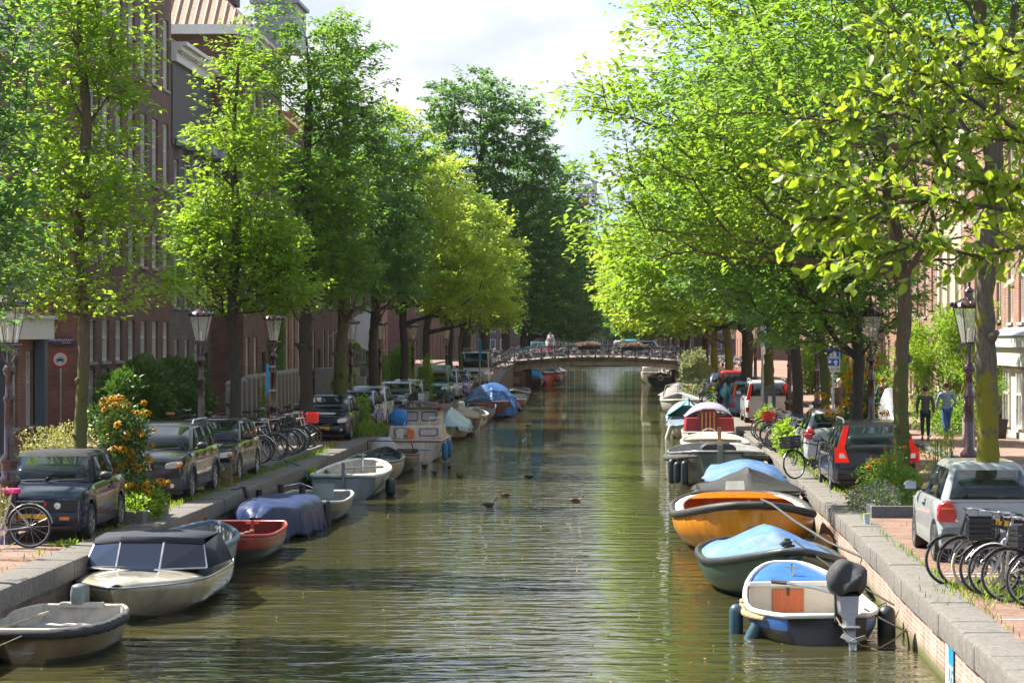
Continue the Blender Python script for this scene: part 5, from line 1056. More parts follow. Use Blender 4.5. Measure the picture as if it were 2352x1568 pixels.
    def cover(s, mat, t0=.02, t1=.98, ridge=.35, over=.12, peak=.5, seed=1, name='tarpaulin', fold=.03, sharp=1.3, edge=.18, nu=40, nv=36, flap=.5, wk=1.):
        def fn(u, v):
            t = t0+(t1-t0)*u; V = 2*v-1; p = s.sheer(t, 1); e = min(u/edge, (1-u)/edge, 1); r = ridge*(e if e < 1 else 1)*(1-abs(u-peak)*.5)
            x = min(1, abs(V)/.8)*math.copysign(1, V); z = p[2]+.03+r*(1-abs(x)**sharp); X = x*(p[0]*wk+.04)
            if abs(V) > .8: q = (abs(V)-.8)/.2; z -= over*q*(1+flap*fnoise(u*9, seed, V, seed)); X += math.copysign(.03*q+fold*1.6*q*(math.sin(u*37+seed)+.6*math.sin(u*71+seed*2)), V)
            f = fold*(math.sin(u*23+V*3+seed)*.5+fnoise(u*5, V*2.2, seed, seed)*.6); g = (1-abs(x)**4)
            return (X, p[1]*1.0+(-.04 if u == 0 else .04 if u == 1 else 0), z+f*(.35+.65*g)*(e*.7+.3))
        return obj(name, B().grid(fn, nu, nv), mat, s.T, 50, solid=.012)
    def fender(s, t, sg, col=FEND, r=.085, l=.42, z=.12, name='fender', out=.1, tiltx=0):
        p = s.sheer(t, sg); x = p[0]+sg*(r+out);
        f = obj(name, B().capsule((x+tiltx, p[1], z+l/2-r), (x, p[1], z-l/2+r), r, 12), col, s.T, 60)
        obj('fender_line', B().tube([(p[0], p[1], p[2]+.02), (x+tiltx, p[1], z+l/2+.04), (x+tiltx, p[1], z+l/2-.02)], .008, 5), DROPE, f, 60); return f
    def post(s, x, y, z0, z1, r, mat, name='bollard', cross=0):
        b = B().cyl((x, y, z0), (x, y, z1), r, 10)
        if cross: b.cyl((x-cross, y, z1-.06), (x+cross, y, z1-.06), r*.6, 8)
        return obj(name, b, mat, s.T, 50)
def outboard(s, x, y, z, mat, cover=None, sc=1, tiller=True, leg=1.):
    """an outboard motor hung on the transom, screw at -y"""
    b = B(); b.X = Matrix.Translation((x, y, z)) @ Matrix.Scale(sc, 4)
    r = [[(.17*k*math.copysign(abs(math.cos(a))**.45, math.cos(a)), dy+.24*k*math.copysign(abs(math.sin(a))**.5, math.sin(a))-.04, zz) for a in [2*PI*i/20 for i in range(20)]] for zz, k, dy in ((.02, .70, 0), (.08, .98, 0), (.20, 1.05, 0), (.30, 1.0, .01), (.38, .82, .03), (.44, .5, .05), (.455, .2, .05))]
    cr = random.Random(3)
    if cover: r = [[(p[0]*(1.1+.10*math.sin(1.9*i+j*1.3)), p[1]*(1.1+.09*math.cos(2.3*i+j*.9)), p[2]+.018*math.sin(i*1.4+j)) for i, p in enumerate(q)] for j, q in enumerate(r)]
    if cover:
        def hd(u, v):
            th, a = PI*(.04+.80*u), 2*PI*v; rr = math.sin(th); fo = 1+.09*math.sin(3*a+2.2*u*3)+.07*math.sin(7*a-5*u)*u+.05*math.cos(5*a+9*u)
            x, y, zz = .235*rr**.7*math.cos(a)*fo, .29*rr**.7*math.sin(a)*fo, .20*math.cos(th)*(1+.12*math.sin(2*a))
            return (x, y*.92+zz*.45-.02, .26+zz-y*.28)
        b.grid(hd, 22, 40)
    else: b.loft([[(x_*k, y_*k-.02, zz) for x_, y_ in ((-.15, -.2), (-.1, -.26), (.1, -.26), (.15, -.2), (.15, .16), (.1, .2), (-.1, .2), (-.15, .16))] for zz, k in ((.02, .75), (.1, .98), (.3, 1), (.42, .9), (.46, .7))]); 
    h = obj('motor_head', b, cover or mat, s.T, 45 if not cover else 28, bevel=0 if cover else .02)
    q = B(); q.X = b.X; q.loft([[(a*w_, -.03+c*d, zz) for a, c in ((-1, -1), (1, -1), (1, 1), (-1, 1))] for zz, w_, d in ((.08, .12, .14), (-.22, .10, .13), (-.30, .06, .12), (-.5, .05, .13), (-.75, .035, .13))])
    q.box(-.10, .10, -.22, .10, -.46, -.43); q.capsule((0, -.16, -.68), (0, .14, -.68), .05, 10); q.prism([(-.02, -.72), (-.02, -.92), (.10, -.74)], 'x', -.012, .012)
    q.v = [(a, b_-(.30*(z+.1*0-c_) if leg < 1 and c_ < z else 0), c_ if c_ > z else z+(c_-z)*leg) for a, b_, c_ in q.v]; lg = obj('motor_leg', q, mat, s.T, 40, bevel=.01)
    q = B(); q.X = b.X
    for k in range(3):
        a = 2*PI*k/3+.4; q.cbox((math.cos(a)*.09, -.23, -.68+math.sin(a)*.09), (.15, .012, .09), Matrix.Rotation(-a, 3, 'Y') @ Matrix.Rotation(.5, 3, 'X'))
    q.cyl((0, -.2, -.68), (0, -.27, -.68), .035, 8); q.v = [(a, b_-(.30*(z-c_) if leg < 1 else 0), z+(c_-z)*leg) for a, b_, c_ in q.v]; obj('propeller', q, mat, lg, 30)
    q = B(); q.X = b.X; q.box(-.13, .13, .03, .10, -.25, .08); obj('motor_clamp', q, DKP, lg, 0, bevel=.01)
    if tiller:
        q = B(); q.X = b.X; q.tube([(-.1, .1, .08), (-.3, .25, .13), (-.62, .5, .17)], [.03, .025, .022], 8); ti = obj('tiller', q, M('alu_grey', (.32, .34, .36), .35, .7), s.T)
        q = B(); q.X = b.X; q.tube([(-.62, .5, .17), (-.78, .62, .18)], .027, 8); obj('tiller_grip', q, DKP, ti)
def lines(label, pts, r=.012, mat=None, name='mooring_rope'):
    o = obj(name, B().tube(pts, r, 6), mat or DROPE, None, 60); return tag(o, label, 'rope')
GBL, GBR = 'boats moored along the left quay', 'boats moored along the right quay'
def hp(nm, c, **k): return M(nm, c, k.pop('rough', .4), **{**dict(var=.16, scale=3.5, stretch=(1.6, 1.6, .45), dirt=tuple(x*.5+.012 for x in c), coat=.2), **k})
BEI = hp('hull_beige', (.21, .145, .075)); WHT = hp('hull_white', (.62, .60, .54)); DRK = hp('hull_dark', (.03, .034, .036)); GRY = hp('hull_grey', (.20, .215, .225)); INN = M('inside_pale', (.42, .40, .36), .7, var=.2, dirt=(.2, .18, .14)); ING = M('inside_grey', (.20, .21, .22), .6, dirt=(.12, .12, .11))
# --- left bank, nearest first
s = Boat('old beige motor dinghy with thick black rope fender, nearest boat on the left', -7.55, 30.75, 2.75, 1.56, BEI, INN, fb=.42, near=('blunt', .4, .45), far=('transom', .72, .35), nr=.02, fr=.02, rz=-.03, rim=M('rim_cream', (.48, .44, .36), .6), rimr=.03, group=GBL, keel=.3)
ts_ = [k/24 for k in range(0, 17)]; pts = [s.sheer(t, -1) for t in ts_[::-1]]+[s.sheer(t, 1) for t in ts_]; pts = [(x*1.05, y-.04 if y < .3 else y, z-.05) for x, y, z in pts]; b = B().tube(pts, [.058+.008*math.sin(i*2.6) for i in range(len(pts))], 10); obj('rope_fender', b, M('frayed_rope', (.04, .04, .038), .95, var=.6, scale=50, bump=1, bscale=60), s.T, 60)
s.thwart(.35, INN); s.thwart(.7, INN); outboard(s, -.05, 2.85, .40, M('motor_grey', (.16, .18, .18), .4), sc=.72, tiller=False)
obj('stern_pad', B().box(-.3, .3, 2.66, 2.8, .42, .49), INN, s.T, bevel=.01)
obj('coiled_rope', B().torus((.2, 1.6, .17), .13, .014, 'z').torus((.24, 1.62, .20), .10, .013, 'z'), DROPE, s.T); obj('oar', B().tube([(-.55, .5, .38), (-.35, 2.3, .40)], .02, 6).cbox((-.57, .38, .38), (.11, .34, .015)), PALEW, s.T)
lines('thin rope trailing from the old beige dinghy across its bow', [(-8.3, 29.6, .1), (-7.9, 30.0, .25), (-7.5, 30.25, .42)], .008, ROPE)
s = Boat('cream motor cruiser with navy folding canopy and three-pane windscreen', -7.3, 35.2, 4.6, 2.02, hp('hull_cream', (.40, .33, .24), rough=.2, coat=.8), INN, fb=.50, near=('bow', .10, .42), far=('transom', .9, .2), nr=.03, fr=.0, rim=CHR, rimr=.018, group=GBL, keel=.25)
s.deckp(.0, .36, hp('deck_cream', (.50, .44, .34), rough=.2, coat=.8), 0, .14, 'foredeck')
b = B()
wy, wz0, wz1 = 1.45, .62, .97
cw = [(-.94, wy+.45, wz0), (-.36, wy-.02, wz0+.02), (.30, wy-.02, wz0+.02), (.94, wy+.45, wz0)]; ct = [(-.84, wy+.75, wz1), (-.36, wy+.35, wz1+.05), (.30, wy+.35, wz1+.05), (.84, wy+.75, wz1)]
for i in range(3): b.add([cw[i], cw[i+1], ct[i+1], ct[i]], [(0, 1, 2, 3)])
ws = obj('windscreen', b, glassmat('navy_glass', (.012, .02, .045), .08), s.T, 0, solid=.012)
b = B()
for i in range(4): b.tube([cw[i], ct[i]], .018, 6)
b.tube(cw, .016, 6).tube(ct, .014, 6); obj('screen_frame', b, M('alu_frame', (.5, .51, .53), .3, .9), ws)
b = B(); b.loft([[(-.86, wy+.73, wz1-.005), (-.36, wy+.33, wz1+.045), (.30, wy+.33, wz1+.045), (.86, wy+.73, wz1-.005)], [(-.84, wy+.8, wz1+.07), (-.36, wy+.42, wz1+.13), (.30, wy+.42, wz1+.13), (.84, wy+.8, wz1+.07)], [(-.9, wy+1.9, wz1+.08), (-.36, wy+1.7, wz1+.14), (.30, wy+1.7, wz1+.14), (.9, wy+1.9, wz1+.08)], [(-.97, wy+2.7, .55), (-.36, wy+2.8, .62), (.30, wy+2.8, .62), (.97, wy+2.7, .55)]], False, False)
b.add([(.86, wy+.73, wz1-.005), (.9, wy+1.9, wz1+.08), (.97, wy+2.7, .55), (.96, wy+.5, .62)], [(0, 1, 2, 3)]).add([(-.86, wy+.73, wz1-.005), (-.9, wy+1.9, wz1+.08), (-.97, wy+2.7, .55), (-.96, wy+.5, .62)], [(0, 1, 2, 3)])
obj('canopy', b, M('canvas_navy', (.018, .022, .035), .85, bump=.3), s.T, 30, solid=.012)
obj('hatch', B().slab([(-.20, .98, .685), (.30, .98, .675), (.30, 1.3, .69), (-.14, 1.3, .695)], (0, 0, 1), .015), glassmat('hatch_glass', (.02, .03, .05), .1), s.T, 0)
obj('wiper', B().tube([(-.75, 1.55, .66), (-.5, 1.42, .68), (-.2, 1.4, .68)], .012, 5), DKP, s.T); s.post(0, .28, .5, .60, .015, CHR, 'cleat', .05)
s = Boat('blue-grey open rowing boat squeezed behind the cream cruiser', -7.42, 39.0, 4.6, 1.52, hp('hull_slate', (.10, .15, .20)), ING, fb=.66, near=('transom', .8, .3), far=('bow', .06, .42), nr=.0, fr=.14, rim=M('rim_slate', (.08, .13, .19), .4), rimr=.055, group=GBL)
s.thwart(.3, ING); obj('coiled_rope', B().torus((.1, 2.7, .2), .16, .015, 'z').torus((.2, 2.8, .22), .11, .014, 'z'), DROPE, s.T)
obj('bow_line', B().tube([(0, 4.5, .78), (.1, 3.9, .45), (.25, 3.2, .25)], .016, 6), M('green_rope', (.02, .06, .06), .8), s.T)
REDB = hp('hull_red', (.26, .018, .014))
s = Boat('red and black steel boat with corrugated bench and rusty chain', -7.32, 43.9, 4.0, 1.60, DRK, M('inside_red', (.13, .012, .012), .6), fb=.46, near=('blunt', .45, .38), far=('transom', .8, .3), nr=.10, fr=.05, rim=M('rim_red', (.38, .03, .02), .4, dirt=(.25, .2, .15)), rimr=.03, group=GBL, stripe=(.20, REDB))
b = B()
for i in range(15): b.box(-.6+i*.08, -.555+i*.08, .62, 1.15, .40, .43)
b.box(-.6, .6, .62, 1.15, .37, .40); obj('bench', b, M('cream_bench', (.55, .50, .40), .6), s.T, 0)
s.post(-.28, .35, .1, .86, .032, REDB, 'post'); s.post(.42, 1.3, .5, .74, .03, REDB, 'bitt', .12); s.post(-.72, 1.0, .5, .72, .03, REDB, 'bitt', .12)
b = B().tube([(-.62+.05*i, .75-.012*i+0, .62-.12*math.sin(PI*i/24)+.012*math.sin(i*3.1)) for i in range(25)], [.016+.008*(i % 2) for i in range(25)], 6); obj('chain', b, M('rusty_chain', (.25, .18, .12), .7, .5), s.T)
s = Boat('boat under a shiny navy blue tarpaulin with deep folds', -7.35, 48.9, 4.9, 1.55, hp('hull_oldwhite', (.40, .38, .32)), ING, fb=.45, near=('bow', .1, .5), far=('transom', .8, .3), nr=.05, fr=.05, rim=None, group=GBL)
TN = M('tarp_navy', (.010, .026, .095), .45, var=.3, scale=3, bump=3, bscale=3, stretch=(1, 1.6, .5))
s.cover(TN, -.02, 1.02, .26, .50, .4, 3, fold=.035, sharp=7, edge=.08, flap=.25, nu=90, nv=60)
s = Boat('weathered grey workboat with black bollards and two hanging fenders', -7.15, 53.2, 4.6, 1.7, hp('hull_blackgrey', (.07, .075, .075)), ING, fb=.42, near=('blunt', .3, .4), far=('transom', .8, .3), nr=.12, fr=.06, rim=M('rim_grey', (.36, .36, .34), .6, dirt=(.2, .2, .18)), rimr=.04, group=GBL)
for x, y, h in ((-.95, .9, .75), (-.5, 1.1, .86), (-.0, 1.0, .86)): s.post(x, y, .3, h, .075, M('black_post', (.015, .015, .017), .4), 'bollard')
obj('crossbar', B().cyl((-1.0, .8, .48), (.05, .8, .48), .09, 10), DKP, s.T); s.deckp(.02, .42, M('grey_deck', (.27, .28, .29), .6, dirt=(.15, .15, .14)), -.03, .03)
obj('console_screen', B().slab([(.1, 1.9, .48), (.58, 1.9, .5), (.6, 2.0, .82), (.12, 2.0, .82)], (0, 1, 0), .02), glassmat('mirror_panel', (.10, .13, .13), .05), s.T, 0)
obj('hoop', B().tube([(-.8, 2.2, .4), (-.7, 2.2, .72), (-.2, 2.2, .82), (.1, 2.2, .7)], .014, 6), CHR, s.T); s.fender(.06, .25, FEND, .075, .5, .2); s.fender(.09, 1, FEND, .10, .62, .25, out=-.1)
s = Boat('open grey sloop with whitewashed rim and post-hung rudder', -7.13, 62.1, 5.0, 1.84, hp('hull_bluegrey', (.14, .17, .19)), INN, fb=.58, near=('transom', .88, .25), far=('blunt', .25, .5), nr=.02, fr=.17, rim=M('rim_white', (.58, .60, .60), .5, dirt=(.25, .28, .3)), rimr=.055, group=GBL)
obj('rudder', B().box(-.03, .03, -.16, -.04, -.2, .78).box(-.045, .045, -.1, .0, .55, .95), GRY, s.T, 0); obj('tiller', B().tube([(0, -.05, .78), (.35, .2, .80), (.95, .6, .80)], .028, 7), GRY, s.T)
s.thwart(.45, PALEW, .5); s.thwart(.72, PALEW, .3); obj('crate', B().box(.52, .80, .55, .85, .35, .60), WOOD, s.T, bevel=.01); s.post(0, 4.5, .5, .98, .03, CHR, 'bitt', .1); s.fender(.3, 1, FEND, .14, .5, .22, out=.0)
for sg in (-1, 1): obj('knee', B().slab([(sg*.8, 2.9, .6), (sg*.8, 3.5, .62), (sg*.45, 3.2, .2)], (sg, 0, 0), .03), ING, s.T, 0)
s = Boat('dark green open workboat with pale rusty sides', -7.2, 68.6, 5.0, 1.6, hp('hull_rusty', (.26, .22, .18)), M('inside_green', (.022, .045, .040), .5), fb=.60, near=('blunt', .5, .35), far=('bow', .05, .5), nr=.0, fr=.2, rim=M('rim_green', (.03, .06, .055), .4), rimr=.035, group=GBL)
s.deckp(.55, .95, M('inside_green', (.022, .045, .04)), -.16, .01); s.post(0, 3.2, .4, .72, .04, DKP, 'bitt', .12)
s = Boat('small dark boat with bow rail and pale cloth cover', -7.15, 73.4, 4.0, 1.5, DRK, M('inside_brown', (.14, .08, .06), .6), fb=.52, near=('blunt', .3, .4), far=('transom', .8, .3), nr=.1, fr=.05, rim=M('rim_dark', (.06, .06, .06), .5), rimr=.03, group=GBL)
b = B().tube([s.sheer(.5, -1), (-.72, 1.6, .95), (-.45, .5, 1.0), (.2, .25, 1.0), (.7, .8, .95), (.74, 1.4, .6)], .018, 6); obj('rail', b, DKP, s.T)
obj('cloth_cover', B().loft([[(-.35*k+x0, 2.2+.5*k*math.sin(a), z_) if False else (-.25+.42*k*math.cos(a), 2.0+.3*k*math.sin(a), z_) for a in [2*PI*i/9 for i in range(9)]] for z_, k, x0 in ((.5, 1, 0), (.85, .9, 0), (1.05, .4, 0))]), M('cloth_lilac', (.42, .40, .42), .8), s.T, 40)
# cabin cruiser
s = Boat('cream cabin cruiser with maroon canopy, curtained windows and jerrycans on its stern', -7.0, 81, 6.6, 2.08, hp('cruiser_cream', (.52, .43, .36), rough=.3), INN, fb=.68, near=('transom', .92, .25), far=('bow', .05, .5), nr=.0, fr=.2, rim=M('rim_maroon_grey', (.20, .16, .15), .5), rimr=.03, group=GBL)
s.deckp(.0, .95, hp('cruiser_cream', (.52, .43, .36)), .0, .03, 'deck')
CC = hp('cruiser_cream', (.52, .43, .36)); CU = M('curtain', (.42, .38, .42), .8, var=.35, scale=14, stretch=(3, 3, .3))
def cabin(y0, y1, w0, w1, z0, z1, sh, wins):
    obj('cabin', B().loft([[(-w0, y0, z0), (w0, y0, z0), (w0, y1, z0), (-w0, y1, z0)], [(-w1, y0+sh, z1), (w1, y0+sh, z1), (w1, y1-.2, z1), (-w1, y1-.2, z1)]]), CC, s.T, 0, bevel=.05)
    for xa, xb in wins:
        za, zb_ = z0+(z1-z0)*.25, z0+(z1-z0)*.82; f = lambda z: y0+sh*(z-z0)/(z1-z0)-.012
        p = [(xa+.04, za), (xb-.04, za), (xb, za+.05), (xb, zb_-.05), (xb-.04, zb_), (xa+.04, zb_), (xa, zb_-.05), (xa, za+.05)]
        w_ = obj('window', B().slab([(x, f(z), z) for x, z in p], (0, -1, 0), .012), DKP, s.T, 0); obj('curtain', B().slab([((x-(xa+xb)/2)*.88+(xa+xb)/2, f(z)-.014, (z-(za+zb_)/2)*.8+(za+zb_)/2) for x, z in p], (0, -1, 0), .006), CU, w_, 0)
cabin(1.2, 3.2, .95, .88, .69, 1.15, .12, [(-.74, -.12), (.12, .76)]); cabin(2.9, 5.0, .72, .66, 1.12, 1.68, .14, [(-.56, -.06), (.06, .58)])
obj('canopy', B().grid(lambda u, v: ((2*v-1)*.86, 2.7+2.0*u, 1.70+.17*(1-abs(2*v-1)**2.2)-.1*(abs(2*v-1) > .95)+.02*math.sin(u*9)), 10, 12), M('maroon_canvas', (.13, .05, .06), .8, bump=.3), s.T, 50, solid=.02)
for x, c, nm in ((-.50, (.55, .52, .48), 'jerrycan'), (-.14, (.65, .16, .04), 'jerrycan')):
    j = B().loft([[(x-.12*k, .85, z_), (x+.12*k, .85, z_), (x+.12*k, 1.08, z_), (x-.12*k, 1.08, z_)] for z_, k in ((.72, 1), (1.0, 1), (1.04, .8), (1.06, .3))]); obj(nm, j, M('can_%d' % int(c[0]*99), c, .5), s.T, bevel=.02)
b = B(); b.ell((-.62, 1.7, 1.38), (.34, .3, .36), 16, 12, .10, random.Random(2)); obj('blue_tarp_bundle', b, M('tarp_bright_blue', (.02, .17, .48), .45, var=.3), s.T, 60)
b = B()
for x0, x1 in ((-.82, -.4), (.45, .86)): b.tube([(x0, 1.5, 1.12), (x0, 1.5, 1.42), (x1, 1.5, 1.42), (x1, 1.5, 1.12)], .015, 6)
b.tube([(-.3, -.04, .42), (.6, -.04, .42)], .02, 6); obj('handrail', b, CHR, s.T)
BLF = M('fender_blue', (.03, .14, .32), .4)
s.fender(.04, 1, BLF, .10, .62, .33, out=-.02); s.fender(.13, 1, BLF, .10, .62, .40, out=.05); obj('trim_tab', B().box(-.35, .25, -.05, .0, .0, .28), M('grey_patch', (.22, .23, .26), .6), s.T, 0)
LB = M('tarp_pale_blue', (.24, .36, .40), .4, var=.25, scale=3, bump=3, bscale=3)
s = Boat('boat with pale blue-green cover stretched over its side', -7.15, 98, 4.8, 1.55, hp('hull_tan', (.30, .24, .19)), ING, fb=.45, near=('blunt', .3, .4), far=('transom', .8, .3), nr=.08, rim=M('rim_blue', (.10, .28, .34), .5), group=GBL); s.cover(LB, .04, 1, .75, .22, .75, 5, fold=.05, sharp=.9)
s = Boat('dark tender with braided rope rim, tan cover and a tyre-like fender', -7.05, 103, 4.6, 1.7, DRK, ING, fb=.62, near=('bow', .12, .5), far=('transom', .8, .3), nr=.16, rim=M('braided_rim', (.22, .17, .10), .9, bump=1, bscale=60), rimr=.075, group=GBL); s.cover(M('cover_tan', (.30, .26, .21), .8, var=.3), .2, .98, .55, .0, .4, 8, sharp=.8); s.fender(.1, 1, DKP, .15, .75, .3, out=.0)
s = Boat('little white motorboat with navy band and white outboard', -7.05, 111.5, 4.0, 1.6, WHT, INN, fb=.55, near=('transom', .85, .3), far=('bow', .06, .5), nr=.0, rim=M('rim_w', (.65, .64, .6), .4), rimr=.05, group=GBL, stripe=(.3, M('navy_band', (.02, .03, .10), .3))); outboard(s, -.35, .2, .7, WHT, sc=1.1, tiller=False); obj('rail', B().tube([(0, .1, .6), (.05, .1, .95), (.75, .2, .95), (.76, .2, .6)], .016, 6), CHR, s.T)
s = Boat('small lilac-grey motorboat with tubular rails', -7.15, 120.5, 3.9, 1.5, hp('hull_lilac', (.30, .32, .42)), ING, fb=.55, near=('blunt', .4, .4), far=('transom', .85, .3), nr=.05, rim=M('rim_blue2', (.05, .18, .42), .4), group=GBL); obj('rail', B().tube([(-.7, .6, .6), (-.6, .5, .85), (.6, .5, .85), (.7, .6, .6)], .018, 6), CHR, s.T)
s = Boat('large rust-brown boat wrapped in a crumpled bright blue tarpaulin', -6.85, 124.2, 7.0, 2.7, hp('hull_rust', (.28, .09, .05)), ING, fb=.75, near=('blunt', .5, .3), far=('bow', .05, .5), nr=.1, rim=M('rim_rust', (.22, .08, .05), .6), group=GBL)
TB = M('tarp_blue', (.02, .09, .27), .45, var=.3, scale=2, bump=6, bscale=2); s.cover(TB, .06, .98, .95, .55, .3, 4, fold=.10, sharp=2.2, edge=.12)
b = B(); b.grid(lambda u, v: (.1+1.35*u**.8, -.05+1.3*v*.6-.25*(1-u)*0, .12+1.45*(v)*(1-u*.35)+.04*math.sin(u*14+v*3)), 14, 14); obj('tarp_flap', b, TB, s.T, 50, solid=.012)
s = Boat('tiny red rowing boat with white slatted inside', -6.35, 144.5, 3.0, 1.2, hp('hull_redbrown', (.30, .10, .07)), INN, fb=.42, near=('blunt', .3, .45), far=('transom', .7, .3), rim=M('rim_lightblue', (.30, .40, .60), .5), group=GBL); s.thwart(.4, WHT); s.thwart(.6, WHT)
s = Boat('grey boat with navy deck cover beside the bridge pier', -6.7, 151, 5.0, 1.7, hp('hull_greygreen', (.12, .13, .12)), ING, fb=.62, near=('bow', .1, .5), far=('transom', .8, .3), nr=.25, rim=M('rim_beige', (.34, .30, .25), .6), rimr=.06, group=GBL); s.cover(M('cover_navy', (.03, .04, .11), .6), .35, 1, .2, .1, .5, 2); obj('locker', B().box(-1.0, -.5, 1.4, 1.9, .6, 1.1), M('cover_navy2', (.03, .05, .22)), s.T)
GF = 'boats moored beyond the bridge'
s = Boat('mahogany launch with sky blue hood just through the bridge', -7.35, 200.5, 5.5, 1.6, hp('hull_mahogany', (.13, .035, .025)), ING, fb=.7, near=('transom', .9, .3), far=('bow', .05, .5), rim=M('rim_tan', (.4, .3, .2), .6), group=GF); s.cover(M('hood_cyan', (.02, .32, .52), .5, var=.2), .02, .8, .75, .1, .3, 6, sharp=4, edge=.06, fold=.05); s.fender(.03, .5, WHT, .11, .5, .35); s.fender(.05, 1, FEND, .11, .5, .35)
s = Boat('high orange-red launch with black tyre fender beyond the bridge', -6.3, 208, 10, 2.3, hp('hull_orangered', (.55, .07, .02)), DKP, fb=.95, near=('blunt', .5, .3), far=('bow', .05, .5), nr=.15, fr=.3, rim=DKP, rimr=.08, group=GF); s.fender(.02, 1, DKP, .22, .5, .5, out=-.1); s.cover(DKP, .2, .8, .25, .05, .5, 3)
s = Boat('dark barge moored behind the orange-red launch', -6.4, 228, 9, 2.4, DRK, DKP, fb=.9, near=('blunt', .6, .3), far=('bow', .1, .5), rim=DKP, group=GF); s.cover(M('cover_grey', (.12, .12, .13), .7), .05, .9, .5, .1, .5, 7)
s = Boat('black boat with pointed stern and round white lifebuoy ring beyond the bridge', 3.35, 206, 7, 2.2, DRK, WOOD, fb=.75, near=('blunt', .7, .3), far=('bow', .1, .5), nr=.05, rim=M('rim_wood', (.2, .15, .1), .6), rimr=.05, group=GF)
obj('cabin_front', B().prism([(-1.05, .5), (1.05, .5), (1.05, .75), (0, 1.22), (-1.05, .75)], 'y', -.06, .1), DRK, s.T, 0); obj('ring', B().torus((0, -.1, .72), .19, .05, 'y'), WHT, s.T)
obj('masts', B().tube([(0, 2, .8), (0, 2, 1.75)], .04).tube([(-1, 1.2, .8), (0, 2, 1.7), (1.05, 1.2, .8)], .02, 5).box(-.8, .9, 1.6, 3.4, .8, 1.05), M('deck_clutter', (.30, .27, .23), .8), s.T)
s = Boat('small cream cabin boat behind the black one beyond the bridge', 2.75, 219, 5.5, 1.9, hp('hull_ivory', (.50, .42, .30)), ING, fb=.95, near=('transom', .9, .3), group=GF, rim=WHT); obj('cabin', B().box(-.8, .7, .6, 3.4, .9, 1.5), WHT, s.T, bevel=.08)
# --- right bank, nearest first
NB = hp('hull_black', (.022, .022, .024))
s = Boat('white-rimmed open boat with blue foredeck, orange-brown locker door and covered outboard', 2.78, 32.7, 3.35, 1.80, NB, M('inside_cream', (.55, .50, .42), .6, var=.12), fb=.37, near=('transom', .60, .42), far=('blunt', .16, .8), nr=.02, fr=.42, fst=.35, rim=M('rim_white2', (.66, .64, .60), .35), rimr=.038, rz=.10, group=GBR, stripe=(.16, M('blue_band', (.03, .10, .30), .4)))
s.deckp(.72, .99, M('deck_blue', (.035, .13, .38), .4, dirt=(.06, .18, .42)), -.02, .05)
w_ = s.w(.72); obj('bulkhead', B().prism([(-w_+.04, .12), (w_-.04, .12), (w_-.02, s.zs(.72)-.03), (-w_+.02, s.zs(.72)-.03)], 'y', .72*s.L-.04, .72*s.L), M('inside_cream', (.55, .5, .42)), s.T, 0)
obj('deck_edge', B().box(-w_+.02, w_-.02, .72*s.L-.08, .72*s.L-.0, s.zs(.72)-.02, s.zs(.72)+.045), M('rim_white2', (.66, .64, .60)), s.T, bevel=.01)
d = obj('locker_door', B().box(-.36, .10, .72*s.L-.075, .72*s.L-.045, .18, .51), M('door_orange_wood', (.46, .10, .025), .45, var=.25, scale=4, stretch=(6, 6, 1)), s.T, 0, bevel=.006); obj('hasp', B().box(-.15, -.11, .72*s.L-.09, .72*s.L-.076, .42, .53), DKP, d, 0)
b = B().tube([(s.sheer(.12+.45*k/20, -1)[0]-.05, s.sheer(.12+.45*k/20, -1)[1], s.sheer(.12+.45*k/20, -1)[2]-.07) for k in range(21)], [.028+.018*math.sin(PI*k/20)+.004*(k % 2) for k in range(21)], 9); obj('rope_fender', b, M('straw_rope', (.42, .29, .16), .9, var=.3, scale=30, bump=1, bscale=80), s.T, 60)
outboard(s, .24, -.14, .60, M('motor_silver', (.28, .29, .30), .35, .5), M('motor_cover', (.035, .036, .04), .75, var=.2, bump=.4), 1.15, leg=.60); s.post(0, 2.75, .6, .84, .018, CHR, 'cleat', .1)
TEAL = M('fender_teal', (.035, .085, .115), .35); f = s.fender(.42, -1, TEAL, .10, .58, .12, out=.05); s.fender(.25, -1, TEAL, .10, .62, .05, out=.03, tiltx=.22); s.fender(.28, 1, FEND, .13, .6, .12, out=.02)
lines('black mooring line with knot from the blue-decked boat to the wall ring', [(3.35, 33.3, .42), (3.55, 32.9, .32), (3.84, 32.5, .20), (3.86, 32.45, .05), (3.86, 32.4, -.2)], .014)
lines('pale looped rope hanging from the stern of the blue-decked boat', [(2.9, 32.6, .38), (3.0, 32.4, .2), (3.2, 32.2, .05), (3.45, 32.2, .02), (3.65, 32.3, .12), (3.82, 32.4, .25)], .012, ROPE)
TBL = M('tarp_sky', (.065, .17, .38), .6, var=.18, scale=2.5, dirt=(.17, .21, .28), bump=3, bscale=2.2)
s = Boat('dark green sloop under a faded sky blue tarpaulin', 2.62, 37.2, 5.6, 2.3, hp('hull_green', (.03, .075, .055)), ING, fb=.50, near=('bow', .13, .48), far=('blunt', .3, .4), nr=.38, fr=.08, rim=M('rim_black_rubber', (.03, .035, .035), .45), rimr=.06, rz=.05, group=GBR)
s.deckp(.02, .98, M('deck_green', (.10, .22, .18), .6, dirt=(.14, .2, .18)), .0, .02, 'side_deck'); s.cover(TBL, .13, .94, .50, .10, .45, 9, fold=.022, sharp=1.15, edge=.3, wk=.86); s.post(0, .55, .8, 1.02, .05, M('green_post', (.03, .08, .06), .4), 'bitt')
obj('coiled_rope', B().torus((.02, .58, .90), .09, .018, 'z').torus((-.02, .6, .93), .08, .018, 'z').torus((0, .56, .96), .07, .016, 'z'), DROPE, s.T)
obj('stern_light', B().ell((.95, 1.3, .62), (.06, .08, .06)), RED, s.T)
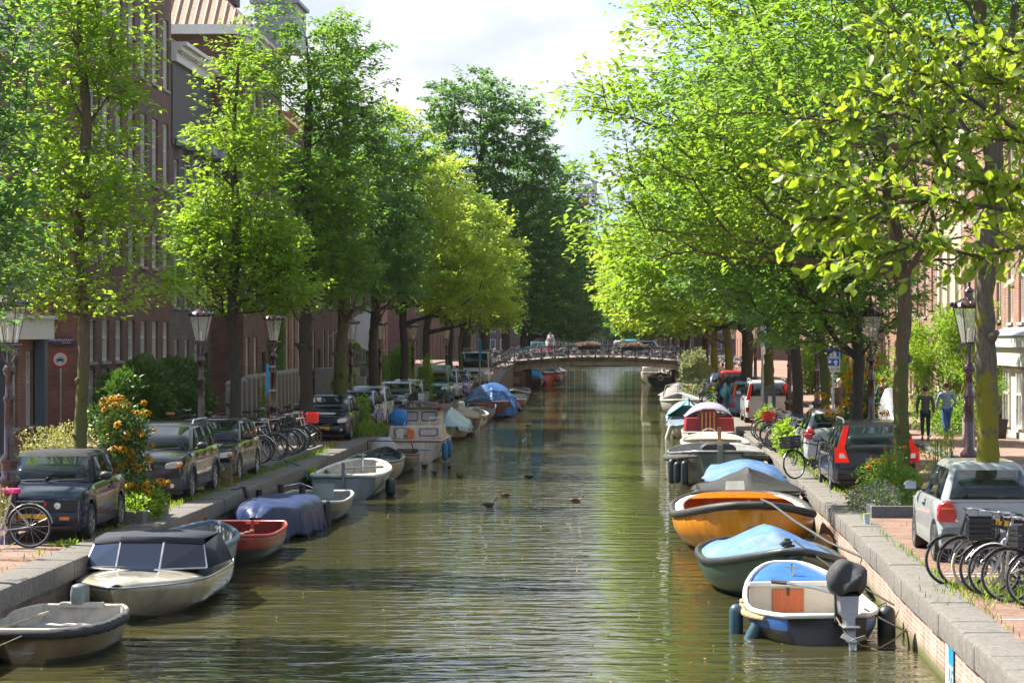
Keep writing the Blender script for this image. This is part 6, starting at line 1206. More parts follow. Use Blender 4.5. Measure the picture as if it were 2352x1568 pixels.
lines('taut black mooring line from the green sloop to the quay wall', [(2.7, 37.8, .98), (3.3, 36.2, .6), (3.88, 34.4, .35)], .014)
ORG = hp('hull_orange', (.74, .27, .015), rough=.3, dirt=(.55, .19, .02))
s = Boat('big orange sloop with black rubber rim and wooden insides', 2.42, 45.3, 6.0, 2.78, ORG, M('inside_orange', (.52, .18, .03), .5, var=.25), fb=.66, near=('blunt', .16, .50), far=('blunt', .4, .35), nr=.36, fr=.18, rim=M('rubber_rim', (.035, .034, .033), .6, var=.3), rimr=.075, group=GBR, keel=.35)
for sg in (-1, 1):
    b = B()
    for i in range(20):
        t0, t1 = .03+.045*i, .03+.045*(i+1); a0, a1 = s.sheer(t0, sg), s.sheer(t1, sg); k0, k1 = max(0, 1-.24/abs(a0[0])), max(0, 1-.24/abs(a1[0])); b.add([(a0[0]*.96, a0[1], a0[2]+.03), (a1[0]*.96, a1[1], a1[2]+.03), (a1[0]*k1, a1[1], a1[2]+.035), (a0[0]*k0, a0[1], a0[2]+.035)], [(0, 1, 2, 3)])
    obj('side_deck', b, M('deck_white', (.62, .58, .50), .6), s.T, 40, solid=.02); s.thwart(.45, WOOD, .4); s.thwart(.75, WOOD, .5); s.deckp(.86, .99, ORG, .02, .03)
s.post(0, .5, .9, 1.08, .025, M('bow_light', (.02, .2, .12), .3), 'bow_light'); obj('stem_fitting', B().box(-.05, .05, -.2, -.1, .42, .62), GRY, s.T, 0)
bl = obj('ball_fender', B().ell((1.45, .9, .22), (.19, .19, .19), 16, 12), M('ball_orange', (.40, .20, .07), .6, dirt=(.2, .12, .07)), s.T, 60)
lines('thick line from the bow of the orange sloop down to the quay wall', [(2.62, 45.35, 1.12), (2.8, 44.8, 1.06), (3.1, 43.6, .86), (3.6, 42.0, .60), (4.08, 40.6, .45)], .022, M('grey_rope', (.10, .10, .10), .9))
s = Boat('black-rimmed launch under a pointed charcoal tent cover', 2.85, 51.6, 5.2, 2.2, hp('hull_bk', (.03, .028, .028)), DKP, fb=.72, near=('blunt', .25, .45), far=('transom', .8, .3), nr=.12, fr=.0, rim=M('rim_shiny_black', (.015, .015, .017), .25), rimr=.06, group=GBR)
s.deckp(.02, .3, hp('deck_bk', (.05, .045, .045)), .0, .05); s.cover(M('tent_charcoal', (.022, .021, .021), .7, var=.2, bump=.2), .28, .98, .52, .08, .25, 11, fold=.045, sharp=.85, edge=.34)
obj('spray_screen', B().slab([(-.62, .35, .86), (-.2, .2, .88), (-.22, .26, 1.08), (-.6, .4, 1.06)], (0, 1, 0), .02), WHT, s.T, 0)
s = Boat('boat with a rounded sky blue cover behind the charcoal tent', 3.1, 57.6, 4.6, 1.9, hp('hull_blue2', (.08, .14, .24)), ING, fb=.6, near=('blunt', .3, .4), far=('transom', .8, .3), rim=GRY, group=GBR); s.cover(TBL, .0, 1, .42, .2, .4, 12, fold=.03, sharp=2.0)
s = Boat('large bare steel sloop with braided grey rope fender and post rudder', 2.72, 66.6, 6.4, 2.72, M('hull_steel', (.26, .26, .265), .38, .5, var=.2, scale=3, dirt=(.17, .165, .16)), M('inside_steel', (.34, .35, .36), .5, .3), fb=.86, near=('blunt', .42, .42), far=('blunt', .2, .45), nr=.16, fr=.1, rim=M('rim_steel', (.45, .45, .45), .35, .7), rimr=.03, group=GBR, keel=.4)
BRR = M('braided_grey', (.07, .068, .065), .9, var=.4, scale=20, bump=1, bscale=50)
for a0, a1, sg in ((0, .5, -1), (0, .5, 1)):
    pts = [s.sheer(a0+(a1-a0)*k/26, sg) for k in range(27)]; pts = [(x*1.03+sg*.04, y-.05*(y < .5), z-.14) for x, y, z in pts]; obj('rope_fender', B().tube(pts, [.085*min(1, .35+k/6)+.008*math.sin(k*2.9) for k in range(27)], 10), BRR, s.T, 60)
obj('rudder', B().box(-.07, .07, -.24, -.08, -.2, 1.22), M('hull_steel', (.3, .3, .3)), s.T, 0, bevel=.01); obj('engine_box', B().loft([[(-.5*k+.1-.8*0, 1.2, z_), (.5*k-.5*0-.1, 1.2, z_), (.5*k-.1, 2.0, z_), (-.5*k+.1, 2.0, z_)] for z_, k in ((.5, 1.4), (1.08, 1.2), (1.2, .8))]), M('cover_blk', (.03, .03, .035), .6), s.T, bevel=.06)
s.fender(.02, -.98, FEND, .10, .68, .42, out=.12); s.fender(.14, -1, FEND, .10, .7, .42, out=.05); s.fender(.06, -1, FEND, .10, .6, .42, out=.12)
s.thwart(.6, GRY, .5)
s = Boat('ivory sloop with varnished tiller behind the steel sloop', 3.0, 74.8, 5.8, 2.1, WHT, M('inside_ivory', (.62, .58, .48), .5, var=.1), fb=.78, near=('blunt', .4, .4), far=('blunt', .2, .45), nr=.06, fr=.15, rim=M('rim_ivory', (.68, .65, .58), .4), rimr=.06, group=GBR); s.thwart(.3, WHT); s.thwart(.6, WHT); s.deckp(.72, .99, M('deck_ivory', (.62, .58, .48), .6), .0, .04)
obj('tiller', B().box(-.0, .12, .5, .6, .7, 1.35), WOOD, s.T, 0); obj('wheel_frame', B().torus((-.2, 2.5, .95), .3, .015, 'y'), CHR, s.T)
s = Boat('white launch with red cabin sides, striped wooden door and grey hood', 3.1, 84, 5.6, 1.85, WHT, WOOD, fb=.8, near=('transom', .85, .3), far=('bow', .1, .5), rim=WHT, group=GBR)
obj('cabin_side', B().prism([(-.88, .8), (.88, .8), (.82, 1.35), (-.82, 1.35)], 'y', .5, 2.8), M('cabin_red', (.42, .03, .045), .4), s.T, bevel=.02)
obj('door', B().prism([(-.42, .85), (.30, .85), (.30, 1.5), (.15, 1.66), (-.27, 1.66), (-.42, 1.5)], 'y', .42, .48), M('door_dark', (.22, .03, .04), .5), s.T, 0)
b = B()
for i in range(4): b.box(-.31+i*.14, -.25+i*.14, .39, .42, .86, 1.55)
obj('door_stripe', b, M('stripe_gold', (.55, .27, .10), .5), s.T, 0)
obj('hood', B().grid(lambda u, v: ((2*v-1)*.86, .8+2.4*u, 1.35+.50*(1-abs(2*v-1)**2.6)*math.sin(PI*(.18+.7*u))), 10, 14), M('hood_lilac', (.26, .25, .32), .8), s.T, 50, solid=.02)
s = Boat('navy-topped dinghy with a hanging white fender', 2.75, 98.5, 4.0, 1.5, WHT, ING, fb=.5, near=('bow', .1, .5), far=('transom', .8, .3), nr=.12, rim=M('rim_navy', (.03, .05, .10), .4), group=GBR); s.cover(M('cover_slate', (.12, .17, .22), .6), .02, .9, .12, .05, .5, 3); s.fender(.25, -1, WHT, .10, .7, .25, out=.15, tiltx=.15)
s = Boat('white hulled boat with wooden seats under green and blue tarpaulins', 3.0, 105.5, 5.6, 1.75, WHT, WOOD, fb=.6, near=('blunt', .3, .4), far=('transom', .8, .3), rim=M('rim_navy', (.03, .05, .1)), group=GBR); s.thwart(.1, PALEW, .4); s.cover(M('tarp_lightblue', (.25, .36, .50), .6), .45, 1, .55, .2, .5, 4, sharp=2)
b = B()
for k in range(2):
    sg = -1 if k == 0 else 1; b.grid(lambda u, v: (sg*(.02+.95*u**1.1*(1-.1*math.sin(v*9))), 1.6+1.6*v, 1.45-.75*u**.75+.03*math.sin(v*14+u*3)), 12, 12)
obj('green_tarpaulin', b, M('tarp_green', (.02, .26, .20), .6, var=.2), s.T, 50, solid=.012); s.post(0, 1.5, .6, 1.48, .03, DKP, 'mast')
s = Boat('weathered grey-white boat with ribbed inside', 3.2, 127, 6.0, 2.15, hp('hull_greywhite', (.42, .41, .38)), ING, fb=.80, near=('blunt', .35, .4), far=('bow', .1, .5), nr=.06, rim=M('rim_gw', (.5, .48, .45), .6), rimr=.06, group=GBR); s.thwart(.3, ING); s.thwart(.6, ING)
s = Boat('white launch with steel hoops and grey sprayhood', 3.25, 135, 6.0, 2.1, WHT, PALEW, fb=.85, near=('blunt', .4, .4), far=('bow', .1, .5), rim=WHT, group=GBR); s.cover(M('sprayhood', (.24, .22, .21), .7), .3, .9, .75, .0, .4, 5, sharp=1.1)
obj('hoops', B().tube([(-.9, 1.5, .9), (-.75, 1.4, 1.45), (0, 1.4, 1.6), (.75, 1.4, 1.45), (.9, 1.5, .9)], .025, 6).tube([(-.9, .6, .9), (-.7, .5, 1.35), (-.1, .5, 1.45), (-.05, .5, .9)], .025, 6), CHR, s.T)
# ---------------- bridge ----------------
BY0, BY1 = 185., 199.
def dz(x): u = (x+1.85)/7.3; return 2.18+.44*max(0, 1-u*u)
def uz(x): u = (x+1.63)/5.8; return 1.74+.26*max(0, 1-u*u)
br = thing('canal_bridge', 'low arched brick and stone canal bridge with black railings', 'bridge', (-1.85, BY0, 0))
IN = Matrix.Translation((1.85, -BY0, 0))
m_conc = M('bridge_stone', (.30, .27, .24), .8, var=.3, scale=4, stretch=(1, 1, .3), dirt=(.12, .11, .10)); m_edge = M('bridge_edge', (.07, .068, .06), .85, var=.4, scale=3, dirt=(.16, .17, .10))
xs = [-9.15+14.6*i/40 for i in range(41)]
b = B(); b.X = IN; b.loft([[(x, BY0, uz(x) if -7.4 < x < 4.1 else 1.55), (x, BY0, dz(x)-.26), (x, BY1, dz(x)-.26), (x, BY1, uz(x) if -7.4 < x < 4.1 else 1.55)] for x in xs]); obj('span', b, m_conc, br, 0)
b = B(); b.X = IN; b.loft([[(x, BY0-.12, dz(x)-.255), (x, BY0-.12, dz(x)), (x, BY1+.12, dz(x)), (x, BY1+.12, dz(x)-.255)] for x in xs]); obj('deck_edge', b, m_edge, br, 0)
b = B(); b.X = IN; b.loft([[(x, BY0+.45, dz(x)+.003), (x, BY0+.45, dz(x)+.06), (x, BY1-.45, dz(x)+.06), (x, BY1-.45, dz(x)+.003)] for x in xs]); obj('deck', b, M('bridge_paving', (.26, .19, .15), .85, var=.25, scale=8), br, 0)
m_pier = brick('pier_brick', 'XZ', (.13, .06, .045), (.18, .085, .06), (.14, .11, .09), stain=(.16, .13, .11))
for x0, x1, nx in ((-9.3, -7.36, -8.25), (4.1, 5.5, 4.85)):
    b = B(); b.X = IN; b.box(x0, x1, BY0+.05, BY1-.05, -1.5, 1.548); p_ = obj('pier', b, m_pier, br, 0)
    b = B(); b.X = IN; b.box(nx-.46, nx+.46, BY0+.01, BY0+.06, .62, 1.18); obj('name_stone', b, M('name_stone', (.25, .22, .20), .8), p_, 0)
    o = text('ID 35', .36, M('letter_grey', (.42, .39, .36), .8), p_, (nx+1.85, .005-.004, .90), (PI/2, 0, 0)) if x0 < 0 else None
BLK = M('railing_black', (.018, .03, .03), .45)
for yy in (BY0+.12, BY1-.12):
    for i in range(15):
        x = -9.2+i*1.03; b = B(); b.X = IN; b.lathe([(.085, dz(x)), (.08, dz(x)+.12), (.045, dz(x)+.16), (.042, dz(x)+.8), (.06, dz(x)+.84), (.06, dz(x)+.88), (.05, dz(x)+.93), (.03, dz(x)+1.0)], (x, yy, 0), 10); obj('railing_post', b, BLK, br, 40)
    b = B(); b.X = IN
    for h, r in ((.92, .045), (.50, .03)): b.tube([(x, yy, dz(x)+h) for x in xs], r, 6)
    obj('railing', b, BLK, br)
for x, lb in ((-2.45, 'flower box of pink and lilac petunias on the bridge railing, left of two'), (.9, 'flower box of pink and lilac petunias on the bridge railing, right of two')):
    t_ = thing('flower_box', lb, 'planter', (x, BY0-.12, dz(x)+.62), 0, 'flower boxes on the bridge'); obj('trough', B().box(-.85, .85, -.18, .10, -.02, .26), M('trough_black', (.02, .022, .02), .6), t_, 0, bevel=.01)
    rng = np.random.default_rng(int(x*10)+99); V, Fc = foliage((0, -.05, .36), (.92, .28, .22), 1300, .09, rng); npmesh('foliage', V, Fc, LF_PALE, t_)
    for nm, c, n_ in (('petunia_pink', (.62, .28, .44), 420), ('petunia_lilac', (.45, .12, .60), 260), ('petunia_straw', (.50, .38, .26), 420)): V, Fc = foliage((0, -.08, .42), (.88, .26, .15), n_, .085, rng); npmesh('blossoms', V, Fc, M(nm, c, .7), t_)
kb = ['white', 'silver', 'black', 'silver', 'pink', 'black', 'silver', 'black', 'silver', 'black', 'white', 'black', 'blue', 'black', 'silver', 'black']
for i, k in enumerate(kb):
    x = -8.9+i*.92; bike(k, x, BY0+.62+.25*(i % 2), (-1 if i % 2 else 1)*PI/2+rb.uniform(-.12, .12), '%s bicycle, %s from the left along the near bridge railing' % (cn[k], ORD[i]), 'bicycles along the near bridge railing', rb.uniform(-.1, .1), z=dz(x)+.06)
for i, k in enumerate(['black', 'redcrate', 'silver', 'black', 'black', 'blue', 'silver', 'black', 'white', 'black', 'silver', 'black']):
    x = -8.2+i*1.1; bike(k, x, BY1-.8, (-1 if i % 2 else 1)*PI/2+rb.uniform(-.3, .3), '%s bicycle, %s from the left along the far bridge railing' % (cn[k], ORD[i]), 'bicycles along the far bridge railing', rb.uniform(-.1, .1), z=dz(x)+.06)
for i in range(7): bike(['black', 'silver', 'black'][i % 3], 5.6+i*.55, 180-i*1.1, PI/2+rb.uniform(-.5, .5), '%s bicycle, %s in the tangle at the right end of the bridge' % (['black', 'silver', 'black'][i % 3], ORD[i]), 'bicycles at the right end of the bridge')
for i in range(5): bike(['black', 'silver'][i % 2], -9.6+i*.1, 172+i*1.6, -PI/2+rb.uniform(-.4, .4), '%s bicycle, %s in the cluster at the left end of the bridge' % (['black', 'silver'][i % 2], ORD[i]), 'bicycles at the left end of the bridge')
# cross street beyond the bridge
structure('street', B().box(-60, 60, BY1+.2, 204.4, 1.2, 2.05) if False else B().box(-60, -9.2, 199, 204, .9, 2.0).box(5.5, 60, 199, 204, .9, 2.0).box(-9.2, 5.5, 199.13, 199.6, 1.75, 2.1), m_clinker, smooth=0)
pl = thing('stone_pillar', 'pale round topped stone pillar standing behind the bridge', 'pillar', (-5.8, 198.6, 2.35)); obj('shaft', B().lathe([(.42, 0), (.42, 1.5), (.34, 1.65)], n=20), m_conc, pl); obj('cap', B().lathe([(.2, 1.65), (.3, 1.72), (.28, 1.95), (.05, 2.1)], n=16), m_conc, pl)
tg = thing('market_awning', 'turquoise awning between the trees behind the bridge', 'awning', (.9, 204, 2.05)); obj('canvas', B().slab([(-.6, 0, 1.3), (.7, 0, 1.4), (.7, .6, 1.95), (-.6, .6, 1.95)], (0, -1, .3), .03), M('turquoise', (.0, .45, .60), .6), tg, 0); obj('pole', B().cyl((-.55, 0, 0), (-.55, 0, 1.35), .03, 6).cyl((.65, 0, 0), (.65, 0, 1.4), .03, 6), CHR, tg)
vn = car('white delivery van standing behind the bridge', 1.2, 203.2, PI/2, (.5, .5, .52), W=1.9, Lc=5, H=1.9, belt=1.1, hoodz=1., cab=(.8, 1.3, 4.8, 4.9), front='van', z=2.0, kind='parked_van', cat='van'); vn.location.x = 4.2
# ---------------- street lamps ----------------
MAR = M('lamp_maroon', (.036, .008, .010), .28, var=.25, scale=10, coat=.8); mg, tg_, pg = newmat('lantern_glass')
pg.inputs['Base Color'].default_value = (.75, .72, .62, 1); pg.inputs['Roughness'].default_value = .08; pg.inputs['Alpha'].default_value = .34; pg.inputs['Coat Weight'].default_value = .5
def lamp_proto(label):
    T = thing('street_lamp', label, 'street lamp', (0, 0, 0))
    obj('post', B().lathe([(.20, 0), (.20, .05), (.15, .12), (.145, .95), (.19, 1.0), (.19, 1.05), (.13, 1.10), (.12, 1.28), (.155, 1.32), (.155, 1.38), (.085, 1.46), (.075, 2.3), (.095, 2.33), (.095, 2.38), (.065, 2.42), (.055, 2.72), (.085, 2.76), (.11, 2.82), (.085, 2.88), (.045, 2.92), (.04, 3.2)], n=16), MAR, T, 50)
    b = B()
    for s in (-1, 1):
        for ax in (0, 1): b.tube([((s*x if ax == 0 else 0), (s*x if ax else 0), z_) for x, z_ in ((.04, 2.9), (.09, 2.96), (.20, 3.08), (.21, 3.16), (.13, 3.2), (.10, 3.24))], .012, 5)
    b.box(-.15, .15, -.15, .15, 3.22, 3.25); obj('bracket', b, MAR, T)
    g = B(); w0, w1, z0_, z1_ = .135, .27, 3.26, 3.86
    ring = lambda w_, z_, k: [(w_*math.cos(PI/6+PI*i/3)*k, w_*math.sin(PI/6+PI*i/3)*k, z_) for i in range(6)]
    g.loft([ring(w0, z0_, 1), ring(w1, z1_, 1)], True, False); gl = obj('lantern_glass', g, mg, T, 0)
    fr = B()
    for i in range(6): fr.tube([ring(w0, z0_, 1.01)[i], ring(w1, z1_, 1.01)[i]], .009, 4)
    fr.tube(ring(w1, z1_, 1.02), .014, 5, closed=True).tube(ring(w0, z0_, 1.03), .014, 5, closed=True); obj('lantern_frame', fr, MAR, gl, 0)
    obj('bulb', B().capsule((0, 0, 3.34), (0, 0, 3.48), .03, 8).cyl((0, 0, 3.25), (0, 0, 3.32), .04, 8), M('bulb_glass', (.7, .68, .6), .2), gl)
    c = B().lathe([(.30, 3.87), (.27, 3.93), (.17, 3.99), (.10, 4.02), (.07, 4.03), (.065, 4.12), (.10, 4.14), (.08, 4.17), (.03, 4.20), (.022, 4.25), (.035, 4.27), (.004, 4.33)], n=18)
    for i in range(12): a = 2*PI*i/12; c.ell((.30*math.cos(a), .30*math.sin(a), 3.91), (.035, .035, .05), 6, 5)
    obj('lamp_cap', c, MAR, T, 50); return T
LP = lamp_proto('p'); first = True
for x, y, lb in [(-9.95, 39.3, 'maroon street lamp in front of the dark blue cabriolet'), (-9.98, 57.4, 'maroon street lamp between the hedge and the dark grey estate'), (-9.95, 69.2, 'maroon street lamp with blue sign plate behind the bicycle rack'), (-9.95, 89.0, 'maroon street lamp left of the white flag'), (-9.9, 99.2, 'maroon street lamp half hidden behind the trunk right of the white flag'), (-9.9, 115, 'maroon street lamp before the turquoise van'), (-9.9, 137, 'maroon street lamp near the silver delivery van'),
        (5.93, 41.2, 'tall maroon street lamp beside the thick mossy trunk'), (5.95, 57.6, 'maroon street lamp behind the black estate car roof'), (5.95, 73.5, 'maroon street lamp carrying a blue plate on the right quay'), (5.98, 86, 'maroon street lamp behind the silver people carrier'), (6.0, 131, 'maroon street lamp between the far right trunks, left of a pair'), (6.6, 119, 'maroon street lamp between the far right trunks, right of a pair'), (6.1, 160, 'maroon street lamp close to the right end of the bridge')]:
    if first: o = LP; first = False
    else: o = copy_tree(LP)
    o.location = (x, y, zg(y)); o.rotation_euler = (0, 0, .2*x+y); o['label'] = lb; o['group'] = 'old maroon street lamps'
SB = M('sign_blue', (.01, .10, .40), .35); SW = M('sign_white', (.72, .72, .70), .4); SK = M('sign_black', (.03, .02, .03), .5); GP = M('galvanised', (.36, .38, .40), .4, .7); SR = M('sign_red', (.62, .02, .03), .4); SBL = M('sign_sky', (.02, .28, .62), .35)
def flat(parent, name, poly, y, mat, th=.006): return obj(name, B().prism(poly, 'y', y, y-th), mat, parent, 0)
def circ(r, n=32, cx=0, cz=0): return [(cx+r*math.cos(2*PI*i/n), cz+r*math.sin(2*PI*i/n)) for i in range(n)]
sg = thing('traffic_sign', 'round red ringed sign with a black car on a grey pole', 'sign', (-16.7, 72, .92)); obj('pole', B().cyl((0, 0, 0), (0, 0, 2.7), .03, 10), GP, sg)
pz = CAMZ-(825-775)/77.1-.92; flat(sg, 'rim', circ(.255, cz=pz), -.03, SR); flat(sg, 'face', circ(.20, cz=pz), -.037, SW)
cr2 = [(-.12, -.05), (-.12, .0), (-.085, .02), (-.06, .075), (.06, .075), (.085, .02), (.12, .0), (.12, -.05)]
flat(sg, 'car_symbol', [(x, z+pz) for x, z in cr2], -.044, SK); flat(sg, 'symbol_window', [(-.05, pz+.06), (.05, pz+.06), (.07, pz+.022), (-.07, pz+.022)], -.051, SW)
for x in (-.1, .065): flat(sg, 'symbol_wheel', [(x, pz-.085), (x+.035, pz-.085), (x+.035, pz-.05), (x, pz-.05)], -.044, SK)
for x in (-.085, .085): flat(sg, 'symbol_lamp', circ(.016, 10, x, pz-.018), -.051, SW)
# pay-parking sign 10710
ys_ = 70.0; k_ = ys_/F; px = lambda u: (u-VX)*k_; pzf = lambda v: CAMZ-(v-HY)*k_
cx = px(1914); sg = thing('parking_sign', 'blue KEN-TE-KEN parking sign with white 10710 plate under it', 'sign', (cx, ys_, .8)); Z = lambda v: pzf(v)-.8; X_ = lambda u: px(u)-cx
obj('pole', B().cyl((0, .03, 0), (0, .03, Z(795)), .03, 10), GP, sg)
obj('panel', B().box(X_(1898), X_(1929.3), -.02, .0, Z(841), Z(800)), SB, sg, 0); obj('panel_border', B().box(X_(1928), X_(1929.4), -.026, -.021, Z(841), Z(800)).box(X_(1898), X_(1928), -.026, -.021, Z(841), Z(840)), SW, sg, 0)
obj('plate', B().box(X_(1898.4), X_(1929.6), -.02, .0, Z(854), Z(841.8)), SW, sg, 0, bevel=.004)
text('10710', .125, SK, sg, (X_(1915.5), -.024, Z(848.2)), (PI/2, 0, 0)); q_ = obj('symbol', B().box(X_(1899.5), X_(1903), -.026, -.021, Z(852), Z(844)), SB, sg, 0); obj('symbol_window', B().box(X_(1900), X_(1902.5), -.031, -.027, Z(848.6), Z(847.4)).box(X_(1900), X_(1902.5), -.031, -.027, Z(851.4), Z(850.2)), SW, q_, 0)
flat(sg, 'disc', circ(.10, cz=Z(814), cx=X_(1913)), -.021, SW); text('E', .13, SK, sg, (X_(1912.5), -.029, Z(814)), (PI/2, 0, 0)); obj('text_band', B().box(X_(1899), X_(1926), -.026, -.021, Z(823.6), Z(818.6)), SW, sg, 0); text('KEN-TE-KEN', .058, SB, sg, (X_(1912.5), -.029, Z(821.1)), (PI/2, 0, 0))
def hand(cx_, cz_, s, fl=1): return [(cx_+fl*x*s, cz_+z*s) for x, z in ((-.25, -.5), (.2, -.5), (.25, -.2), (.42, .05), (.40, .22), (.3, .24), (.28, .1), (.22, .12), (.2, .3), (.1, .32), (.08, .14), (0, .16), (-.02, .34), (-.12, .34), (-.14, .55), (-.26, .56), (-.28, .1), (-.42, -.05), (-.38, -.2))]
flat(sg, 'hand_symbol', hand(X_(1905.8), Z(829.5), .12), -.021, SW); flat(sg, 'hand_symbol', hand(X_(1919), Z(834), .11, -1), -.021, SW); flat(sg, 'card_symbol', [(X_(1913.5), Z(832)), (X_(1917), Z(827)), (X_(1921.5), Z(827)), (X_(1925), Z(832))], -.028, SW)
# quay wall number plate
qp = thing('quay_number_plate', 'narrow blue and white plate numbered 275 on the pink quay wall', 'sign', (xr(28.6)+.045, 28.6, .28)); xq = -.012
obj('white_panel', B().box(xq, .0, .10, .36, -.62, .22), SW, qp, 0); obj('blue_panel', B().box(xq, .0, -.36, .10, -.62, .22), SBL, qp, 0); text('275', .34, SW, qp, (xq-.004, -.13, -.12), (PI/2, 0, -PI/2)); obj('edge_frame', B().box(xq-.004, .0, -.39, -.361, -.62, .24).box(xq-.004, 0, .361, .375, -.62, .24), SK, qp, 0)
def polesign(label, x, y, h, plates, r=.028, kind='sign_post'):
    T = thing(kind, label, 'sign', (x, y, zg(y))); obj('pole', B().cyl((0, 0, 0), (0, 0, h), r, 10).cyl((0, 0, 0), (0, 0, h*.55), r*1.35, 10), GP, T)
    for i, (x0, x1, z0_, z1_, m_) in enumerate(plates): obj('plate', B().box(x0, x1, -.05, -.035, z0_, z1_), m_, T, 0)
    return T
polesign('thin grey pole with narrow plates beside the charging post', 5.02, 86, 4.1, [(-.03, .10, 2.75, 3.0, SW), (-.06, .02, 3.05, 3.9, GP), (.04, .1, 3.05, 3.85, SBL)], .04)
polesign('grey pole with a slim blue plate before the silver van', -8.25, 141, 3.3, [(-.06, .10, 2.0, 3.2, SBL)], .035)
polesign('thin pole with a small blue plate high between the far right trunks', 6.2, 168, 3.6, [(-.2, .2, 3.0, 3.4, SB)])
polesign('low pole with a yellow plate by the far left trunks', -12.5, 190, 2.8, [(-.15, .15, 1.9, 2.4, M('sign_amber', (.65, .38, .02), .5))])
bp = thing('lamp_post_plate', 'blue and white plate strapped to the third left lamp post', 'sign', (-9.95, 69.12, 2.9)); obj('plate', B().box(-.2, -.11, -.05, -.03, -.35, .5), SBL, bp, 0); obj('strap', B().box(-.12, .08, -.10, -.055, -.28, -.24).box(-.12, .08, -.10, -.055, .40, .44), GP, bp, 0)
bp = thing('lamp_post_plate', 'blue plate strapped to the right lamp post near the pay sign', 'sign', (5.95, 73.4, 2.9)); obj('plate', B().box(.11, .24, -.05, -.03, -.6, .35), SBL, bp, 0); obj('strap', B().box(-.08, .12, -.10, -.055, -.5, -.46).box(-.08, .12, -.10, -.055, .25, .29), GP, bp, 0)
ch = thing('charging_post', 'slim dark grey electric car charging post', 'charging post', (5.35, 87, .8)); obj('body', B().prism([(-.20, 0), (.20, 0), (.20, 1.62), (.10, 1.66), (-.20, 1.56)], 'y', -.12, .12), M('charger_grey', (.085, .09, .10), .45), ch, 0, bevel=.02)
obj('label_plate', B().box(-.08, .06, -.135, -.121, .95, 1.25), SW, ch, 0); obj('socket', B().lathe([(.11, -.14), (.10, -.122)], (0, 0, .75), 16, 'y'), M('socket', (.02, .02, .02), .5), ch)
fp = thing('house_flag', 'white flag hanging from a slanting pole on the dark brick house', 'flag', (-16.9, 140, 4.2)); obj('pole', B().cyl((0, 0, 0), (2.8, -1.0, 2.0), .035, 8), M('flagpole', (.6, .6, .58)), fp)
obj('cloth', B().grid(lambda u, v: (2.75-1.9*u*(1-.0*v)+.06*math.sin(v*9+u*5)-.1*v, -1.0+.7*u+.18*math.sin(u*7+v*6), 1.95-1.35*u-v*(2.9-2.2*u)), 14, 18), leafmat('flag_cloth', [(.70, .70, .76), (.74, .74, .80)], (.85, .85, .92), .5, .8), fp, 60)
